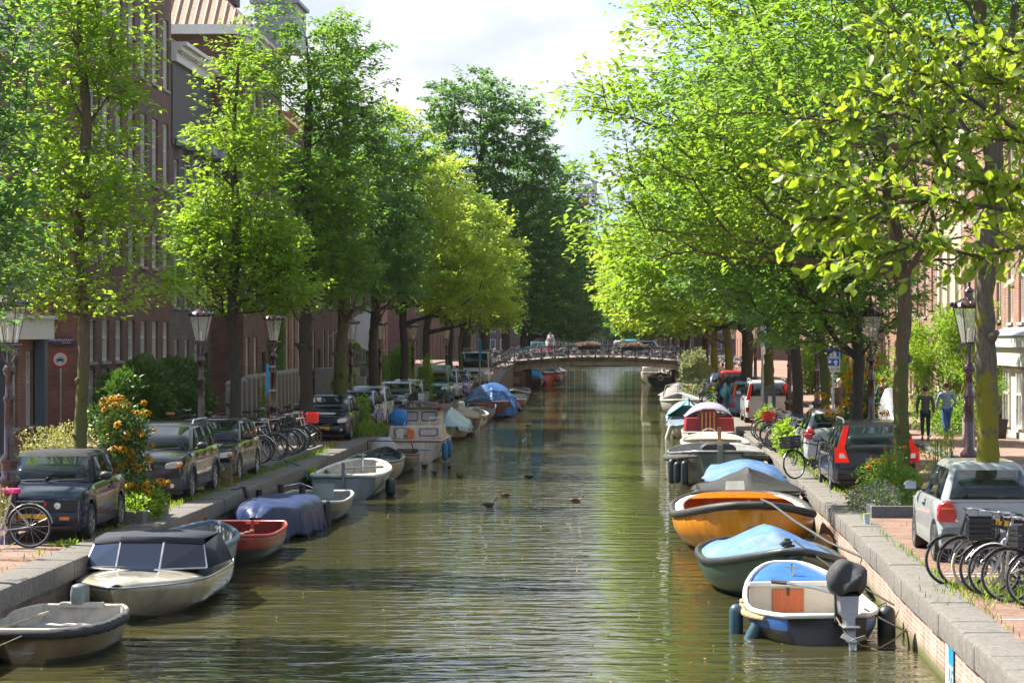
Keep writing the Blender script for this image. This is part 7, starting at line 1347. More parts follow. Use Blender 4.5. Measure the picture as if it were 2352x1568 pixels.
# ---------------- people ----------------
SKIN = M('skin', (.45, .27, .19), .5, var=.06)
def person(label, x, y, h, face, top, bot, hair, z=None, female=False, step=.18, bag=None, arm=(0, 0), jacket=False, shoe=(.05, .05, .055), hairlen=0, group=None, stripe=None):
    """face = direction the person looks, 0 = away from the camera"""
    z = (zg(y)+(.12 if x > 9 or x < -14 else 0)) if z is None else z; T = thing('person', label, 'person', (x, y, z), face, group); S = h/1.78
    sh, hw = (.175 if female else .205), .10
    J = {'pel': (0, 0, .95), 'sp': (0, -.01, 1.16), 'ch': (0, 0, 1.36), 'nk': (0, -.005, 1.50), 'hd': (0, .02, 1.58), 'ht': (0, .025, 1.70)}
    for s, nm in ((-1, 'L'), (1, 'R')):
        f = s*step; a = arm[0 if s < 0 else 1]
        J['hip'+nm] = (s*hw*.85, 0, .90); J['kn'+nm] = (s*.10, f*.45+.03, .49); J['an'+nm] = (s*.10, f*.9-.03*(f < 0), .09+(.03 if f < 0 else 0)); J['toe'+nm] = (s*.115, f*.9+.15, .035)
        J['sh'+nm] = (s*sh, 0, 1.41); J['el'+nm] = (s*(sh+.06), -s*step*.35-.03+.05*a, 1.13+.02*a); ez = .89+.30*a; ey = -s*step*.7+.03+.26*a
        J['wr'+nm] = (s*(sh+.05-.10*a), ey, ez); J['pm'+nm] = (s*(sh+.045-.12*a), ey+.015+.06*a, ez-.085*(1-a))
    def skin(nm, edges, rad, mat, sub=2, parent=T, root=None):
        ks = []; [ks.append(k) for e in edges for k in e if k not in ks]
        me = bpy.data.meshes.new(nm); me.from_pydata([tuple(c*S for c in J[k]) for k in ks], [(ks.index(a), ks.index(b_)) for a, b_ in edges], []); o = link(nm, me, parent)
        me.materials.append(mat); md = o.modifiers.new('k', 'SKIN'); md.use_smooth_shade = True
        for i, k in enumerate(ks):
            r = rad[k]; r = r if isinstance(r, tuple) else (r, r); me.skin_vertices[0].data[i].radius = (r[0]*S, r[1]*S)
        me.skin_vertices[0].data[ks.index(root) if root else 0].use_root = True
        q = o.modifiers.new('u', 'SUBSURF'); q.levels = sub; q.render_levels = sub; return o
    E = [('pel', 'sp'), ('sp', 'ch'), ('ch', 'nk'), ('nk', 'hd'), ('hd', 'ht')]; R_ = {'pel': (.11, .08), 'sp': (.09, .06), 'ch': (.10, .06), 'nk': .055, 'hd': (.075, .09), 'ht': (.07, .085)}
    for nm, s in (('L', -1), ('R', 1)):
        E += [('pel', 'hip'+nm), ('hip'+nm, 'kn'+nm), ('kn'+nm, 'an'+nm), ('an'+nm, 'toe'+nm), ('ch', 'sh'+nm), ('sh'+nm, 'el'+nm), ('el'+nm, 'wr'+nm), ('wr'+nm, 'pm'+nm)]
        R_.update({'hip'+nm: .085, 'kn'+nm: .052, 'an'+nm: .036, 'toe'+nm: .028, 'sh'+nm: .052, 'el'+nm: .038, 'wr'+nm: .024, 'pm'+nm: (.034, .018)})
        p = J['pm'+nm]
        for i in range(5):
            k1, k2 = 'f%d%s' % (i, nm), 'g%d%s' % (i, nm); dx = (i-1.5)*.017
            ln = (.045, .055, .05, .04, .035)[i]
            J[k1] = (p[0], p[1]+dx, p[2]-ln*.6-.02) if i < 4 else (p[0], p[1]+.04, p[2]+.0); J[k2] = (p[0]-s*.012, p[1]+dx, p[2]-ln-.035) if i < 4 else (p[0]-s*.01, p[1]+.05, p[2]-.035)
            E += [('pm'+nm, k1), (k1, k2)]; R_[k1] = .009; R_[k2] = .008
    body = skin('body', E, R_, SKIN, root='pel')
    fm = B(); hz = 1.645
    for s in (-1, 1): fm.ell((s*.032*S, .105*S, hz*S), (.011*S, .006*S, .007*S), 8, 6)
    obj('eyes', fm, M('eye_dark', (.02, .015, .01), .2), T); fn = B().loft([[(-.012*S, .11*S, 1.615*S), (.012*S, .11*S, 1.615*S), (0, .135*S, 1.605*S)], [(-.006*S, .105*S, 1.655*S), (.006*S, .105*S, 1.655*S), (0, .112*S, 1.655*S)]]); fn.tube([(-.025*S, .102*S, 1.575*S), (0, .112*S, 1.573*S), (.025*S, .102*S, 1.575*S)], .005*S, 5)
    for s in (-1, 1): fn.ell((s*.082*S, .02*S, 1.63*S), (.012*S, .02*S, .03*S), 8, 6)
    obj('face_features', fn, SKIN, T, 60)
    tm = M('top_%d_%d_%d' % tuple(int(c*99) for c in top), top, .85, var=.15, scale=14, bump=.25); bm_ = M('trousers_%d_%d_%d' % tuple(int(c*99) for c in bot), bot, .85, var=.2, scale=12, bump=.25)
    J['hem'] = (0, 0, .90 if jacket else .93); Et = [('hem', 'pel'), ('pel', 'sp'), ('sp', 'ch')]; Rt = {'hem': (.165, .125) if not jacket else (.175, .14), 'pel': (.155, .12), 'sp': (.145, .112), 'ch': (.165, .118)}
    J['cl'] = (0, -.005, 1.475); Et.append(('ch', 'cl')); Rt['cl'] = .07
    for nm in 'LR':
        Et += [('ch', 'sh'+nm), ('sh'+nm, 'el'+nm), ('el'+nm, 'wr'+nm)]; Rt.update({'sh'+nm: .068, 'el'+nm: .053, 'wr'+nm: .038})
    jk = skin('jacket' if jacket else 'shirt', Et, Rt, tm, root='sp')
    if stripe: obj('stripe', B().lathe([(.165*S, 1.20*S), (.168*S, 1.24*S)], n=16), stripe, jk)
    Eb = []; Rb = {'pel': (.142, .115)}
    for nm in 'LR':
        p, q = J['kn'+nm], J['an'+nm]; J['cf'+nm] = tuple(p[i]*.12+q[i]*.88 for i in range(3)); Eb += [('pel', 'hip'+nm), ('hip'+nm, 'kn'+nm), ('kn'+nm, 'cf'+nm)]; Rb.update({'hip'+nm: .105, 'kn'+nm: .068, 'cf'+nm: .055})
    skin('trousers', Eb, Rb, bm_, root='pel')
    for nm in 'LR':
        a, t_ = Vector(J['an'+nm])*S, Vector(J['toe'+nm])*S; fb = B(); fb.loft([[(a.x+dx*w_, yy, max(-.0, zz)) for dx, zz in ((-1, 0), (-1, hz_*.7), (-.5, hz_), (.5, hz_), (1, hz_*.7), (1, 0))] for yy, w_, hz_ in ((a.y-.07*S, .03*S, .07*S), (a.y-.03*S, .042*S, .10*S), (a.y+.07*S, .045*S, .075*S), (t_.y, .048*S, .05*S), (t_.y+.06*S, .03*S, .03*S))]); obj('shoe', fb, M('shoe_%d' % int(shoe[0]*99), shoe, .6), T, 50)
    hm = M('hair_%d_%d' % (int(hair[0]*99), int(hair[2]*99)), hair, .7, var=.4, scale=30, bump=.5)
    hb_ = B().ell((0, -.005*S, 1.685*S), (.098*S, .115*S, .105*S), 14, 10, .02, random.Random(1))
    if hairlen: hb_.loft([[(.095*k*S*math.cos(a), (-.05+.055*k*math.sin(a))*S, z_*S) for a in [2*PI*i/10 for i in range(10)]] for z_, k in ((1.70, .9), (1.58, 1.15), (1.58-hairlen*.6, 1.1), (1.58-hairlen, .6))])
    obj('hair', hb_, hm, T, 70)
    if bag: bx, by, bz, br_, bc = bag; g = B().ell((bx, by, bz), (br_, br_*.6, br_*1.25), 14, 10, .04, random.Random(5)); g_ = obj('bag', g, M('bag_cloth', bc, .6, var=.35, scale=9), T, 70); obj('strap', B().tube([(bx, by, bz+br_), (sh*.6*S, -.11*S, 1.42*S), (sh*.5*S, .08*S, 1.40*S)], .012, 5), M('strap_c', bc), g_)
    return T
NV = (.02, .03, .08)
person('man in dark grey sweater and navy trousers walking away', 9.56, 76, 1.72, -.05, (.085, .08, .076), (.025, .03, .05), (.09, .045, .025), step=.08, shoe=(.10, .10, .11))
person('man in pale blue denim shirt and blue jeans with tan shoes', 10.36, 77, 1.83, .12, (.24, .33, .42), (.045, .12, .28), (.10, .05, .03), step=.30, arm=(.25, .55), shoe=(.42, .15, .06))
person('auburn-haired person in denim jacket and dark skirt by the tree trunk', 9.95, 92, 1.72, 0, (.05, .10, .22), (.03, .06, .14), (.28, .07, .02), step=.15, jacket=True, female=True)
person('white-haired man in grey-brown jacket behind the yellow flowers', 8.46, 94, 1.76, .1, (.11, .09, .085), (.05, .045, .05), (.60, .58, .55), step=.1, jacket=True)
person('woman with long dark hair in light blue top carrying a blue-green cloth bag', 4.62, 104, 1.70, .0, (.32, .45, .62), (.10, .17, .28), (.035, .022, .02), female=True, step=.06, hairlen=.36, bag=(-.20, -.16, .98, .17, (.16, .48, .46)), shoe=(.10, .07, .07))
person('woman in dark blue floral jacket holding something, left of the trio', 4.28, 104.8, 1.64, .9, (.03, .07, .15), (.03, .08, .20), (.05, .03, .025), female=True, step=.08, hairlen=.25, arm=(.9, .8))
person('dark-haired woman in jeans behind the other two by the red van', 4.95, 105.6, 1.68, -.4, (.05, .04, .05), (.05, .13, .28), (.025, .018, .02), female=True, step=.1, hairlen=.3)
person('person in pale grey hooded top beyond the dark blue car', 6.3, 150, 1.78, 0, (.48, .46, .44), (.15, .15, .17), (.08, .06, .05), step=.1)
person('person in white shirt with shoulder strap walking on the sunny pavement', 8.2, 160, 1.76, 3.0, (.62, .62, .64), (.20, .2, .22), (.18, .09, .05), step=.15)
person('man in white and blue striped jacket wheeling a bicycle on the bridge', -5.45, BY0+1.35, 1.95, PI, (.52, .52, .55), (.03, .03, .04), (.06, .07, .09), z=dz(-5.45)+.06, step=.08, arm=(.5, .5), stripe=M('stripe_royal', (.03, .10, .42), .7), shoe=(.45, .4, .35))
person('man in dark top and jeans standing on the far left pavement', -15.7, 178, 1.78, PI, (.025, .03, .05), (.07, .14, .26), (.05, .035, .03), step=.05)
person('person in pale lilac shirt beside the stoop on the left pavement', -14.75, 141, 1.7, 2.6, (.42, .38, .44), (.18, .16, .2), (.2, .12, .08), step=.1)
# ---------------- ducks ----------------
DB = M('duck_brown', (.10, .070, .045), .8, var=.5, scale=40); DP = M('duck_pale', (.26, .18, .11), .8, var=.4, scale=40)
def duck(mat):
    T = thing('duck', 'd', 'duck', (0, 0, 0)); b = B(); st = [(-.25, .10, .015, .02), (-.20, .09, .04, .035), (-.10, .06, .075, .065), (.03, .05, .085, .075), (.12, .06, .07, .07), (.17, .10, .045, .05), (.18, .15, .032, .035), (.19, .20, .03, .035), (.21, .23, .035, .034), (.25, .235, .028, .026), (.275, .225, .012, .012)]
    b.loft([[(w_*math.cos(a), y, zc+h_*math.sin(a)) for a in [2*PI*i/12 for i in range(12)]] for y, zc, w_, h_ in st]); obj('body', b, mat, T, 80, sub=1)
    obj('beak', B().loft([[(-.012, .265, .215), (.012, .265, .215), (.012, .265, .23), (-.012, .265, .23)], [(-.014, .32, .205), (.014, .32, .205), (.012, .32, .212), (-.012, .32, .212)]]), M('beak_ochre', (.40, .22, .05), .5), T, 40)
    w_ = B()
    for s in (-1, 1): w_.ell((s*.07, -.04, .10), (.022, .14, .05), 10, 6); w_.ell((s*.03, .235, .24), (.006, .006, .006), 6, 4)
    obj('wing', w_, DB, T, 60); return T
D1, D2 = duck(DB), duck(DP); u1 = u2 = False
for i, (px_, py_, m_, a, lb) in enumerate([(1160, 1141, 2, 1.6, 'light brown duck swimming to the left in mid canal'), (1123, 1163, 1, -1.4, 'brown duck just below the light brown pair member'), (1323, 1153, 2, -1.5, 'light brown duck swimming right in mid canal'), (1216, 1098, 1, -1.3, 'dark duck trailing a bright wake'), (975, 1073, 1, .8, 'dark duck under the stern of the cabin cruiser'), (998, 1087, 1, -.5, 'brown duck furthest from the cruiser stern group'), (1056, 1096, 1, 2.5, 'small grey duck alone right of the cruiser ducks'), (1032, 1074, 1, .2, 'dark duck below the blue fenders'), (1213, 979, 1, -1.2, 'tiny dark duck beyond the wrapped blue boat')]):
    X0, Y0 = at(px_, py_, 0)
    if m_ == 1: o = D1 if not u1 else copy_tree(D1); u1 = True
    else: o = D2 if not u2 else copy_tree(D2); u2 = True
    o.location = (X0, Y0, .0); o.rotation_euler = (0, 0, a); o.scale = (.72,)*3; o['label'] = lb; o['group'] = 'ducks on the canal'
# ---------------- planting and small things ----------------
def plant(*a, **k): return bush(*a, **k)
YO = (.55, .235, .002); EY = (.10, .05, .01)
plant('tall clump of orange coneflowers in the planter between the two left cars', -9.15, 44.6, [(0, 0, 1.5, .5, .5, .5), (-.25, .1, 1.75, .38, .4, .4), (.05, 0, .9, .4, .5, .7), (.35, 0, .3, .45, .6, .32)], 4200, .085, LF_HEDGE, name='flowering_plant', cat='flowers', seed=5, flowers=(95, .09, YO, EY, -.1), z=.9)
plant('sunlit green ground plants spilling over the left planter edge', -8.95, 44.0, [(0, 0, .12, .6, .7, .3), (.35, .3, .2, .35, .5, .28)], 3000, .07, LF_BRIGHT, name='planter_greens', cat='plants', seed=6, stems=False, z=.9)
plant('pale yellow fennel-like plant behind the cabriolet', -10.6, 46, [(0, 0, 1.4, .8, .5, .35), (-.3, 0, 1.1, .5, .4, .3)], 2600, .05, leafmat('umbel_yellow', [(.28, .32, .08), (.42, .44, .12), (.5, .5, .2)], (.5, .5, .1), .3), name='fennel_plant', cat='plants', seed=7, z=.8, up=.7)
b = B().box(-.9, .75, -.06, .06, 0, .24).box(.63, .75, .07, 2.4, 0, .23); kt = thing('planter_kerb', 'bluestone kerb around the left flower planter', 'kerb', (-9.3, 43.3, .8)); obj('stone', b, m_cap, kt, 0, bevel=.012)
rng0 = np.random.default_rng(5)
hd = thing('hedge', 'big clipped laurel hedge in front of the brown brick building', 'hedge', (-15.3, 79.5, .92)); V, Fc = foliage((0, 0, 1.15), (1.05, 8.4, 1.25), 24000, .17, rng0, .4, .16, wid=.45); V2, F2 = foliage((.3, -4.2, 1.35), (.95, 3.4, 1.05), 8000, .17, rng0, .4, .2, wid=.45)
npmesh('foliage', np.concatenate([V, V2]), np.concatenate([Fc, F2+len(V)]), LF_HEDGE, hd)
b = B(); rr_ = random.Random(2)
for i in range(40): y = rr_.uniform(-7.6, 7.6); x = rr_.uniform(-.6, .6); b.tube([(x, y, 0), (x+rr_.uniform(-.2, .2), y+rr_.uniform(-.3, .3), 1.5)], [.03, .012], 5)
obj('stems', b, BK_DARK, hd)
for i, (x, y, n_, lb) in enumerate([(-15.9, 84.5, 6, 'ivy climbing the wall beside the arched windows')]):
    iv = thing('ivy', lb, 'ivy', (-16.05, 112, .9)); V, Fc = foliage((0, 0, 3.2), (.35, 1.6, 3.4), 6000, .16, rng0, .2, .3); V2, F2 = foliage((.2, .6, 6.2), (.4, 2.0, 2.0), 3000, .16, rng0, .2, .3); npmesh('foliage', np.concatenate([V, V2]), np.concatenate([Fc, F2+len(V)]), LF_DARK, iv); obj('stems', B().tube([(0, 0, 0), (0, .2, 2), (0, -.2, 4.5), (.1, .5, 7)], [.06, .05, .04, .02], 6), BK_DARK, iv)
GS = 'stone posts before the left houses'
pr_ = thing('stone_post', 'pointed grey stone post nearest to the hedge bicycles', 'bollard', (-13.4, 83, .92), 0, GS); obj('shaft', B().loft([[(-w_, -w_, z_), (w_, -w_, z_), (w_, w_, z_), (-w_, w_, z_)] for z_, w_ in ((0, .17), (1.55, .15), (1.62, .17), (1.70, .14), (1.78, .03))]), m_conc, pr_, 0)
for i in range(19): dup(pr_, (-13.6-.05*i, 84.6+i*1.45, .92), 0, 'pointed grey stone post, %s behind the one nearest to the hedge bicycles' % ORD[i], GS, 1 if i < 3 else 1.05)
st = thing('stoop', 'grey stone stoop with railing and flower box by the dark brick house', 'stoop', (-15.4, 138, .92)); obj('steps', B().box(-1.9, .3, -1.6, 1.6, 0, 1.5).box(.3, .9, -1.6, -.2, 0, 1.0).box(.9, 1.3, -1.6, -.2, 0, .5), M('stoop_stone', (.26, .25, .25), .8), st, 0, bevel=.01)
b = B()
for y in (-1.5, -.5, .5, 1.5): b.cyl((.2, y, 1.5), (.2, y, 2.6), .025, 6)
for h in (1.9, 2.55): b.cyl((.2, -1.5, h), (.2, 1.5, h), .02, 6)
obj('railing', b, BLK, st); obj('flower_trough', B().box(.0, .35, -1.3, 1.3, 2.3, 2.55), M('trough_grey', (.10, .12, .12)), st, 0); V, Fc = foliage((.18, 0, 2.65), (.25, 1.35, .2), 1200, .12, rng0); npmesh('foliage', V, Fc, LF_MID, st)
st2 = thing('stoop', 'second stone stoop with steps and railings further along the left houses', 'stoop', (-15.6, 150, .92)); obj('steps', B().box(-1.7, .2, -1.2, 1.2, 0, 1.4).box(.2, .6, -1.2, 1.2, 0, 1.0).box(.6, 1.0, -1.2, 1.2, 0, .6).box(1.0, 1.4, -1.2, 1.2, 0, .25), M('stoop_stone', (.26, .25, .25), .8), st2, 0, bevel=.01)
b = B()
for y in (-1.1, 1.1):
    for k in range(5): b.cyl((.1+k*.28, y, 1.4-k*.3), (.1+k*.28, y, 2.5-k*.3), .02, 6)
    b.cyl((.1, y, 2.5), (1.22, y, 1.3), .02, 6)
obj('railing', b, BLK, st2)
for i, (x, y, s_, lb) in enumerate([(-14.2, 92, 1.0, 'dark shrub over the stone posts'), (-14.6, 128, .9, 'potted shrub near the stoop'), (-14.8, 146, 1.3, 'tall leafy shrub beside the second stoop'), (-14.6, 157, 1.4, 'green shrub before the grey painted house'), (-14.9, 165, 1.3, 'round shrub near the bridge on the left pavement')]): plant(lb, x, y, [(0, 0, .8*s_, .7*s_, 1.0*s_, .8*s_), (.1, .4, 1.4*s_, .5*s_, .7*s_, .5*s_)], 2200, .16, LF_MID, group='shrubs on the left pavement', seed=20+i)
plant('feathery light green plant beside the blue-green hatchback', -9.05, 111, [(0, 0, 1.3, .5, .5, 1.0), (.1, .2, 2.0, .35, .4, .6)], 2400, .12, LF_BRIGHT, name='feathery_plant', cat='plants', seed=31, wid=.15, up=.1)
plant('weeds and yellow umbels on the quay corner beside the navy hatchback', -8.75, 81.8, [(0, 0, .25, .5, 1.3, .35), (-.1, .5, .8, .4, .7, .6), (.5, .9, .2, .4, .8, .25)], 2600, .08, LF_BRIGHT, name='weeds_patch', cat='plants', seed=32, flowers=(20, .04, (.6, .5, .04), EY, .3))
plant('dry straw-coloured weeds between the estate and the saloon', -8.95, 54.2, [(0, 0, .2, .3, .5, .28)], 700, .10, leafmat('dry_leaf', [(.28, .19, .09), (.36, .26, .13)], (.3, .2, .05), .2), name='dry_weeds', cat='plants', seed=33, wid=.15, up=.1)
plant('fern growing from the left quay wall beside the grey sloop', -8.12, 63.2, [(0, 0, 0, .14, .25, .25)], 500, .12, LF_BRIGHT, name='wall_fern', cat='plants', seed=34, z=.45, wid=.25, stems=False)
plant('small weeds on the paving below the pink-saddled bicycle', -8.95, 38.9, [(0, 0, .03, .22, .2, .05)], 160, .06, LF_BRIGHT, name='small_weeds', cat='plants', seed=35, stems=False)
hk = thing('hollyhock', 'tall hollyhock stalks with one red flower at the left picture edge', 'flowers', (-9.62, 36.6, .8)); b = B()
for k, (x0, x1, h_) in enumerate(((-.25, .42, 1.05), (-.4, -.02, 1.0), (-.3, .25, .6), (-.1, .45, .25))): b.tube([(x0, 0, 0), ((x0+x1)/2+.05, 0, h_*.5), (x1, 0, h_)], .008, 5)
obj('stems', b, M('stem_straw', (.32, .30, .12), .8), hk); V, Fc = foliage((.25, 0, .8), (.10, .06, .28), 170, .05, rng0, .3); V2, F2 = foliage((-.15, 0, .75), (.07, .06, .3), 120, .05, rng0, .3); npmesh('foliage', np.concatenate([V, V2]), np.concatenate([Fc, F2+len(V)]), leafmat('hollyhock_leaf', [(.20, .24, .06), (.36, .34, .12)], (.4, .4, .05), .3), hk)
obj('blossom', B().lathe([(.001, -.05), (.05, -.065), (.075, -.05), (.02, -.02)], (-.02, 0, 1.0), 12, 'y'), M('poppy_red', (.65, .01, .02), .5), hk)
plant('bushy planter with white asters and orange heads around the pale trunk', 5.35, 47.6, [(-.35, -.5, .2, .6, 1.0, .28), (.2, .3, .35, .55, 1.0, .4), (-.1, 1.0, .5, .5, .7, .42), (.1, .6, .8, .25, .35, .35)], 5500, .065, LF_MID, name='planter_flowers', cat='flowers', seed=41, flowers=(26, .05, (.65, .16, .01), EY, .2), z=.85)
rngw = np.random.default_rng(8); asx = thing('aster_clump', 'foam of tiny white asters spilling onto the quay stones', 'flowers', (4.95, 46.6, .82)); V, Fc = foliage((0, 0, .2), (.5, 1.0, .28), 3600, .05, rngw); npmesh('foliage', V, Fc, LF_PALE, asx); V, Fc = foliage((0, 0, .26), (.52, 1.0, .3), 1500, .03, rngw); npmesh('blossoms', V, Fc, M('aster_white', (.72, .70, .66), .8), asx)
plant('yellow-leaved twiggy shrub right of the pale trunk', 6.35, 48.6, [(0, 0, .9, .3, .4, .6), (.25, 0, 1.3, .2, .2, .3)], 520, .07, LF_YEL, seed=42)
kt = thing('planter_kerb', 'dark bluestone kerb round the right tree planter', 'kerb', (4.9, 45.0, .8)); obj('stone', B().box(-.25, 2.0, -.07, .07, 0, .22).box(-.25, -.12, .08, 4.6, 0, .21), m_kerb, kt, 0, bevel=.015)
fl = thing('flowering_plant', 'tall orange coneflowers standing behind the silver rounded hatchback', 'flowers', (6.15, 61.8, .8)); b = B(); rr_ = random.Random(9); heads = []
for k in range(46):
    x, z_ = rr_.gauss(-.15, .42), rr_.uniform(1.35, 2.85); x += (z_-2)*.1; b.tube([(x*.2, 0, 0), (x*.6, rr_.uniform(-.1, .1), z_*.6), (x, rr_.uniform(-.2, .2), z_)], .008, 4); heads.append((x, z_))
obj('stems', b, M('stem_green', (.10, .12, .04)), fl); V, Fc = foliage((0, 0, 1.2), (.5, .3, 1.0), 1800, .11, rngw); npmesh('foliage', V, Fc, LF_HEDGE, fl)
b = B()
for x, z_ in heads:
    c = Vector((x, rr_.uniform(-.25, .1), z_)); b.mi = 0
    for j in range(9): t_ = 2*PI*j/9; e = Vector((math.cos(t_), -.3, math.sin(t_))); f = Vector((-math.sin(t_), 0, math.cos(t_))); b.add([c+e*.02, c+e*.07+f*.02, c+e*.11+Vector((0, 0, -.02)), c+e*.07-f*.02], [(0, 1, 2, 3)])
    b.mi = 1; b.ell(c+Vector((0, -.02, 0)), (.028,)*3, 6, 4)
obj('blossoms', b, [M('petal_orange', (.60, .28, .002), .6, var=.2), M('flower_eye', (.1, .05, .01))], fl, recalc=False)
for i, (x, y, ps, n_, lf, lb, nm) in enumerate([(4.75, 68.0, [(0, 0, .35, .35, 1.2, .35), (-.1, .9, .6, .3, .8, .4)], 2600, .10, 'bright green bush hanging over the quay cap by the bicycle row', 'shrub'), (4.95, 63.5, [(0, 0, .3, .35, 1.4, .35)], 1600, .07, 'scrubby weeds below the wheels of the bicycle row', 'weeds_patch'), (5.15, 85.5, [(0, 0, .5, .35, .6, .5)], 1200, .09, 'small leafy planter by the charging post', 'shrub'),
        (4.8, 119, [(0, 0, .5, .45, 4, .6)], 3000, .14, 'straggling green weeds along the quay edge by the red van', 'weeds_patch'), (4.6, 142, [(0, 0, .8, 1.0, 4.5, 1.1), (-.2, 4, 1.6, .8, 3.0, 1.1), (-.6, -4, .4, .6, 3, .5)], 7500, .17, 'big pale green butterfly bush beside the bridge pier', 'shrub')]):
    plant(lb, x, y, ps, n_, lf, LF_PALE if i == 4 else LF_BRIGHT, name=nm, seed=50+i)
bmb = thing('bamboo', 'tall feathery bamboo in front of the red brick house', 'plants', (11.4, 82, .92)); b = B(); Vs, Fs, o = [], [], 0; rb_ = np.random.default_rng(12)
for k in range(34):
    a = rb_.uniform(0, 6.28); q = rb_.uniform(.2, 1.9); hh = rb_.uniform(2.0, 4.4); x, y = q*math.cos(a), q*math.sin(a); b.tube([(x*.15, y*.15, 0), (x*.4, y*.4, hh*.7), (x, y, hh), (x*1.3, y*1.3, hh-.5)], [.02, .015, .008, .004], 4)
    V, Fc = foliage((x*1.0, y*1.0, hh-.25), (.5, .5, .55), 330, .20, rb_, .2, .5, wid=.16); Vs.append(V); Fs.append(Fc+o); o += len(V)
obj('stems', b, M('cane', (.25, .25, .10), .6), bmb); npmesh('foliage', np.concatenate(Vs), np.concatenate(Fs), LF_BRIGHT, bmb)
plant('low dense green shrub under the bamboo', 11.0, 80, [(0, 0, .7, 1.0, 1.8, .8), (-.2, 3, .9, .9, 1.6, .9)], 5000, .10, LF_MID, seed=61)
plant('climbing shrub on the house behind the white-haired man', 10.8, 100, [(0, 0, 1.1, 1.0, 1.8, 1.1), (0, 4, 1.6, .8, 1.5, 1.6)], 4000, .14, LF_MID, seed=62); plant('green shrub further along the right pavement', 10.9, 118, [(0, 0, 1.2, 1.0, 1.8, 1.3)], 2600, .15, LF_BRIGHT, seed=63); plant('creeper on the pavement beyond the far lamps', 11, 140, [(0, 0, 1.6, 1.0, 3, 2.0)], 3200, .18, LF_BRIGHT, seed=64)
ol = thing('potted_tree', 'small round-headed tree in a square black pot', 'potted tree', (12.05, 77.5, .92)); obj('pot', B().loft([[(-w_, -w_, z_), (w_, -w_, z_), (w_, w_, z_), (-w_, w_, z_)] for z_, w_ in ((0, .24), (.62, .31), (.62, .27), (.55, .27))]), M('pot_black', (.03, .03, .032), .5), ol, 0); obj('trunk', B().tube([(0, 0, .5), (.02, 0, 1.4)], .025, 6), BK_BROWN, ol); V, Fc = foliage((0, 0, 1.65), (.42, .42, .40), 900, .08, rngw, .3, .6, wid=.3); npmesh('crown', V, Fc, LF_MID, ol)
def cover(label, x, y, z_, prof, mat, name='covered_scooter'):
    T = thing(name, label, 'scooter', (x, y, z_)); rr_ = random.Random(3); rg_ = []
    for (yy, w_, h_) in prof: rg_.append([(w_*math.cos(a)*(1+rr_.uniform(-.05, .05)), yy, h_*max(0, math.sin(a))**.8+.02) for a in [PI*i/12 for i in range(13)]]+[(0, yy, .02)])
    obj('cloth', B().loft(rg_), mat, T, 40, bevel=.0); obj('wheel', B().torus((0, prof[0][0]+.35, .2), .17, .045, 'x', 18, 6), RUB, T); return T
cover('scooter under a silver cover beside the dark-sweatered man', 9.0, 80.5, .92, [(-.9, .10, .5), (-.6, .33, .85), (-.1, .38, 1.05), (.5, .42, 1.55), (.8, .3, 1.35), (1.0, .15, .8)], M('cover_silver', (.32, .32, .33), .3, .3, var=.4, scale=3))
cover('narrow folded parasol cover leaning in the greenery by the denim-shirted man', 11.0, 76.6, .92, [(-.2, .12, .6), (0, .22, 1.35), (.2, .18, 1.1), (.35, .1, .5)], M('cover_taupe', (.22, .20, .19), .7), 'covered_parasol')
md = thing('motorcycle', 'dark motorcycle with red lamp parked behind the denim jacket', 'motorcycle', (9.5, 97, .92), -.15); b = B()
obj('body', B().loft([[(-.12*k, y, z_), (.12*k, y, z_), (.15*k, y, z_+.25*k), (-.15*k, y, z_+.25*k)] for y, z_, k in ((-.7, .75, .8), (-.3, .62, 1.1), (.3, .66, 1.4), (.7, .75, 1.0))]), DKP, md, bevel=.04)
for y in (-.7, .7): w_ = obj('wheel', B().torus((0, y, .31), .26, .06, 'x', 22, 8), RUB, md); obj('rim', B().lathe([(.03, -.04), (.2, -.02), (.2, .02), (.03, .04)], (0, y, .31), 16, 'x'), RIM, w_)
obj('tail_lamp', B().cbox((0, -.84, .85), (.16, .05, .07)), RED, md); obj('handlebar', B().tube([(-.35, .35, 1.08), (0, .5, 1.1), (.35, .35, 1.08)], .015, 6), CHR, md); obj('windshield', B().slab([(-.16, .62, 1.0), (.16, .62, 1.0), (.12, .5, 1.4), (-.12, .5, 1.4)], (0, 1, 0), .01), GLS, md, 0)
jar = thing('plastic_jar', 'small clear plastic jar with green lid on the quay stones', 'jar', (at(1993, 1206)[0]-.02, at(1993, 1206)[1], .825)); obj('jar_body', B().lathe([(.05, 0), (.065, .17), (.06, .17)], n=14), M('clear_plastic', (.45, .5, .55), .2), jar); obj('lid', B().lathe([(.068, .17), (.07, .185), (.02, .19)], n=14), M('lid_green', (.35, .5, .12), .4), jar)
gu = thing('hanging_tool', 'black angled iron hook resting over the left quay edge', 'iron hook', (-8.25, 52.6, .8)); obj('bar', B().tube([(-.25, 0, .05), (-.1, 0, .06), (.02, 0, .12), (.06, 0, .08)], .014, 6).tube([(.04, 0, .1), (.18, -.05, -.25)], .05, 8), DKP, gu)
lines('two teal mooring lines hanging over the left quay to the grey sloop', [(-9.0, 63.8, .96), (-8.5, 63.0, .86), (-8.22, 62.6, .80), (-8.08, 62.3, .5), (-7.85, 62.4, .42), (-7.5, 62.3, .55)], .02, M('rope_teal', (.02, .16, .22), .7)); lines('blue mooring line from the green-tarped boat to the quay', [(3.3, 105.5, .7), (3.9, 108, 1.1), (4.5, 110, .85)], .02, M('rope_blue', (.06, .18, .5), .7))
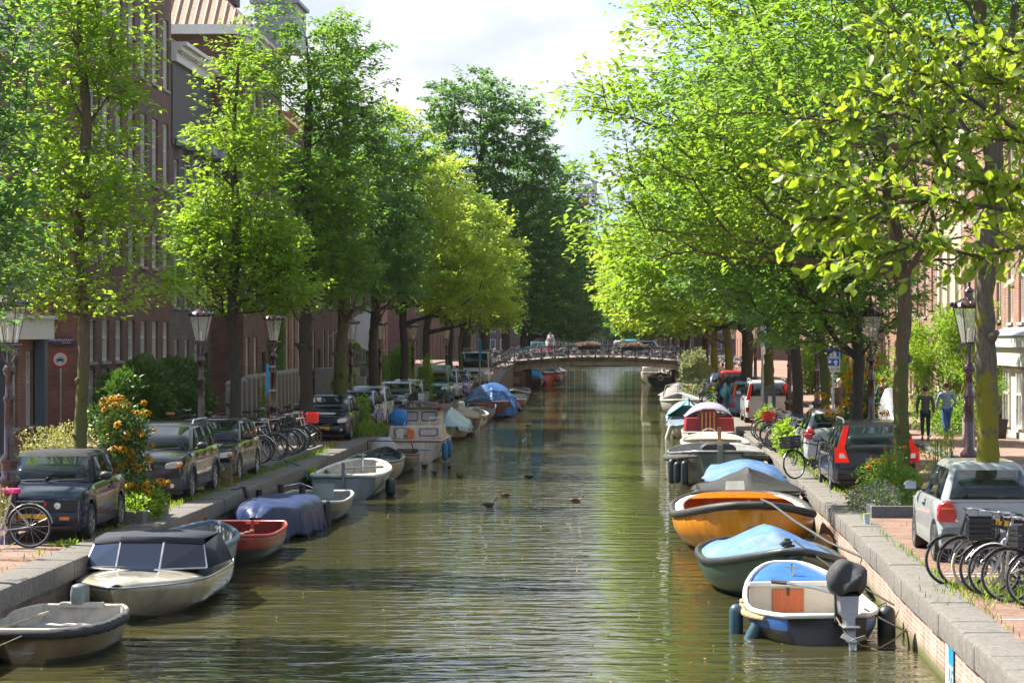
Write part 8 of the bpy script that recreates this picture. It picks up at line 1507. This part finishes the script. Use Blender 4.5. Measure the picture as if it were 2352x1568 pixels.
# fallen leaves, litter and grass in the joints of the paving
V, Fc = [], []; rl = np.random.default_rng(99)
P = np.stack([np.concatenate([rl.uniform(4.35, 6.8, 900), rl.uniform(-9.6, -8.7, 900)]), rl.uniform(28, 95, 1800), np.full(1800, .812)], 1); D = rl.normal(0, 1, (1800, 3)); D[:, 2] *= .05
V, Fc = leaf_arrays(P, D, .05, rl, .97); tag(npmesh('fallen_leaves', V, Fc, M('leaf_litter', (.30, .18, .06), .8, var=.5, scale=3)), kind='stuff')
P = np.stack([rl.uniform(-8, 3.8, 420), rl.uniform(29, 75, 420), np.full(420, .006)], 1); D = rl.normal(0, 1, (420, 3)); D[:, 2] *= .02; V, Fc = leaf_arrays(P, D, .055, rl, .99); tag(npmesh('floating_leaves', V, Fc, M('leaf_litter', (.30, .18, .06))), kind='stuff')
P = np.concatenate([np.stack([rl.normal(c[0], c[2], c[4]), rl.normal(c[1], c[3], c[4]), np.full(c[4], .80)], 1) for c in [(5.2, 31.6, .45, .9, 1000), (4.42, 34.5, .03, 6, 160), (4.75, 58, .1, 5, 500), (-8.85, 52, .08, 8, 700), (-8.85, 67, .15, 4, 900), (-8.95, 60, .1, 2, 300), (5.6, 72, .6, 4, 900)]])
D = rl.normal(0, .35, P.shape); D[:, 2] = 1; V, Fc = leaf_arrays(P, D, .12, rl, .0, .10); tag(npmesh('weeds', V, Fc, LF_BRIGHT), kind='stuff')

# pale summer air over the whole canal
hz, th, ph = newmat('summer_haze'); th.nodes.remove(ph); vp = N(th, 'ShaderNodeVolumePrincipled', i_Density=.00005); vp.inputs['Color'].default_value = (.86, .92, 1, 1); vp.inputs['Anisotropy'].default_value = .3
L(th, vp.outputs[0], th.nodes['Material Output'].inputs['Volume']); hb = obj('haze', B().box(-330, 330, -60, 980, -4, 45), hz, None, 0); tag(hb, kind='stuff')

for nm in ('petal_orange', 'leaf_litter'):
    if nm in MATS: MATS[nm].node_tree.nodes['Principled BSDF'].inputs['Specular IOR Level'].default_value = .1
for k_, m_ in MATS.items():
    if k_.startswith('petal'): m_.node_tree.nodes['Principled BSDF'].inputs['Specular IOR Level'].default_value = .1
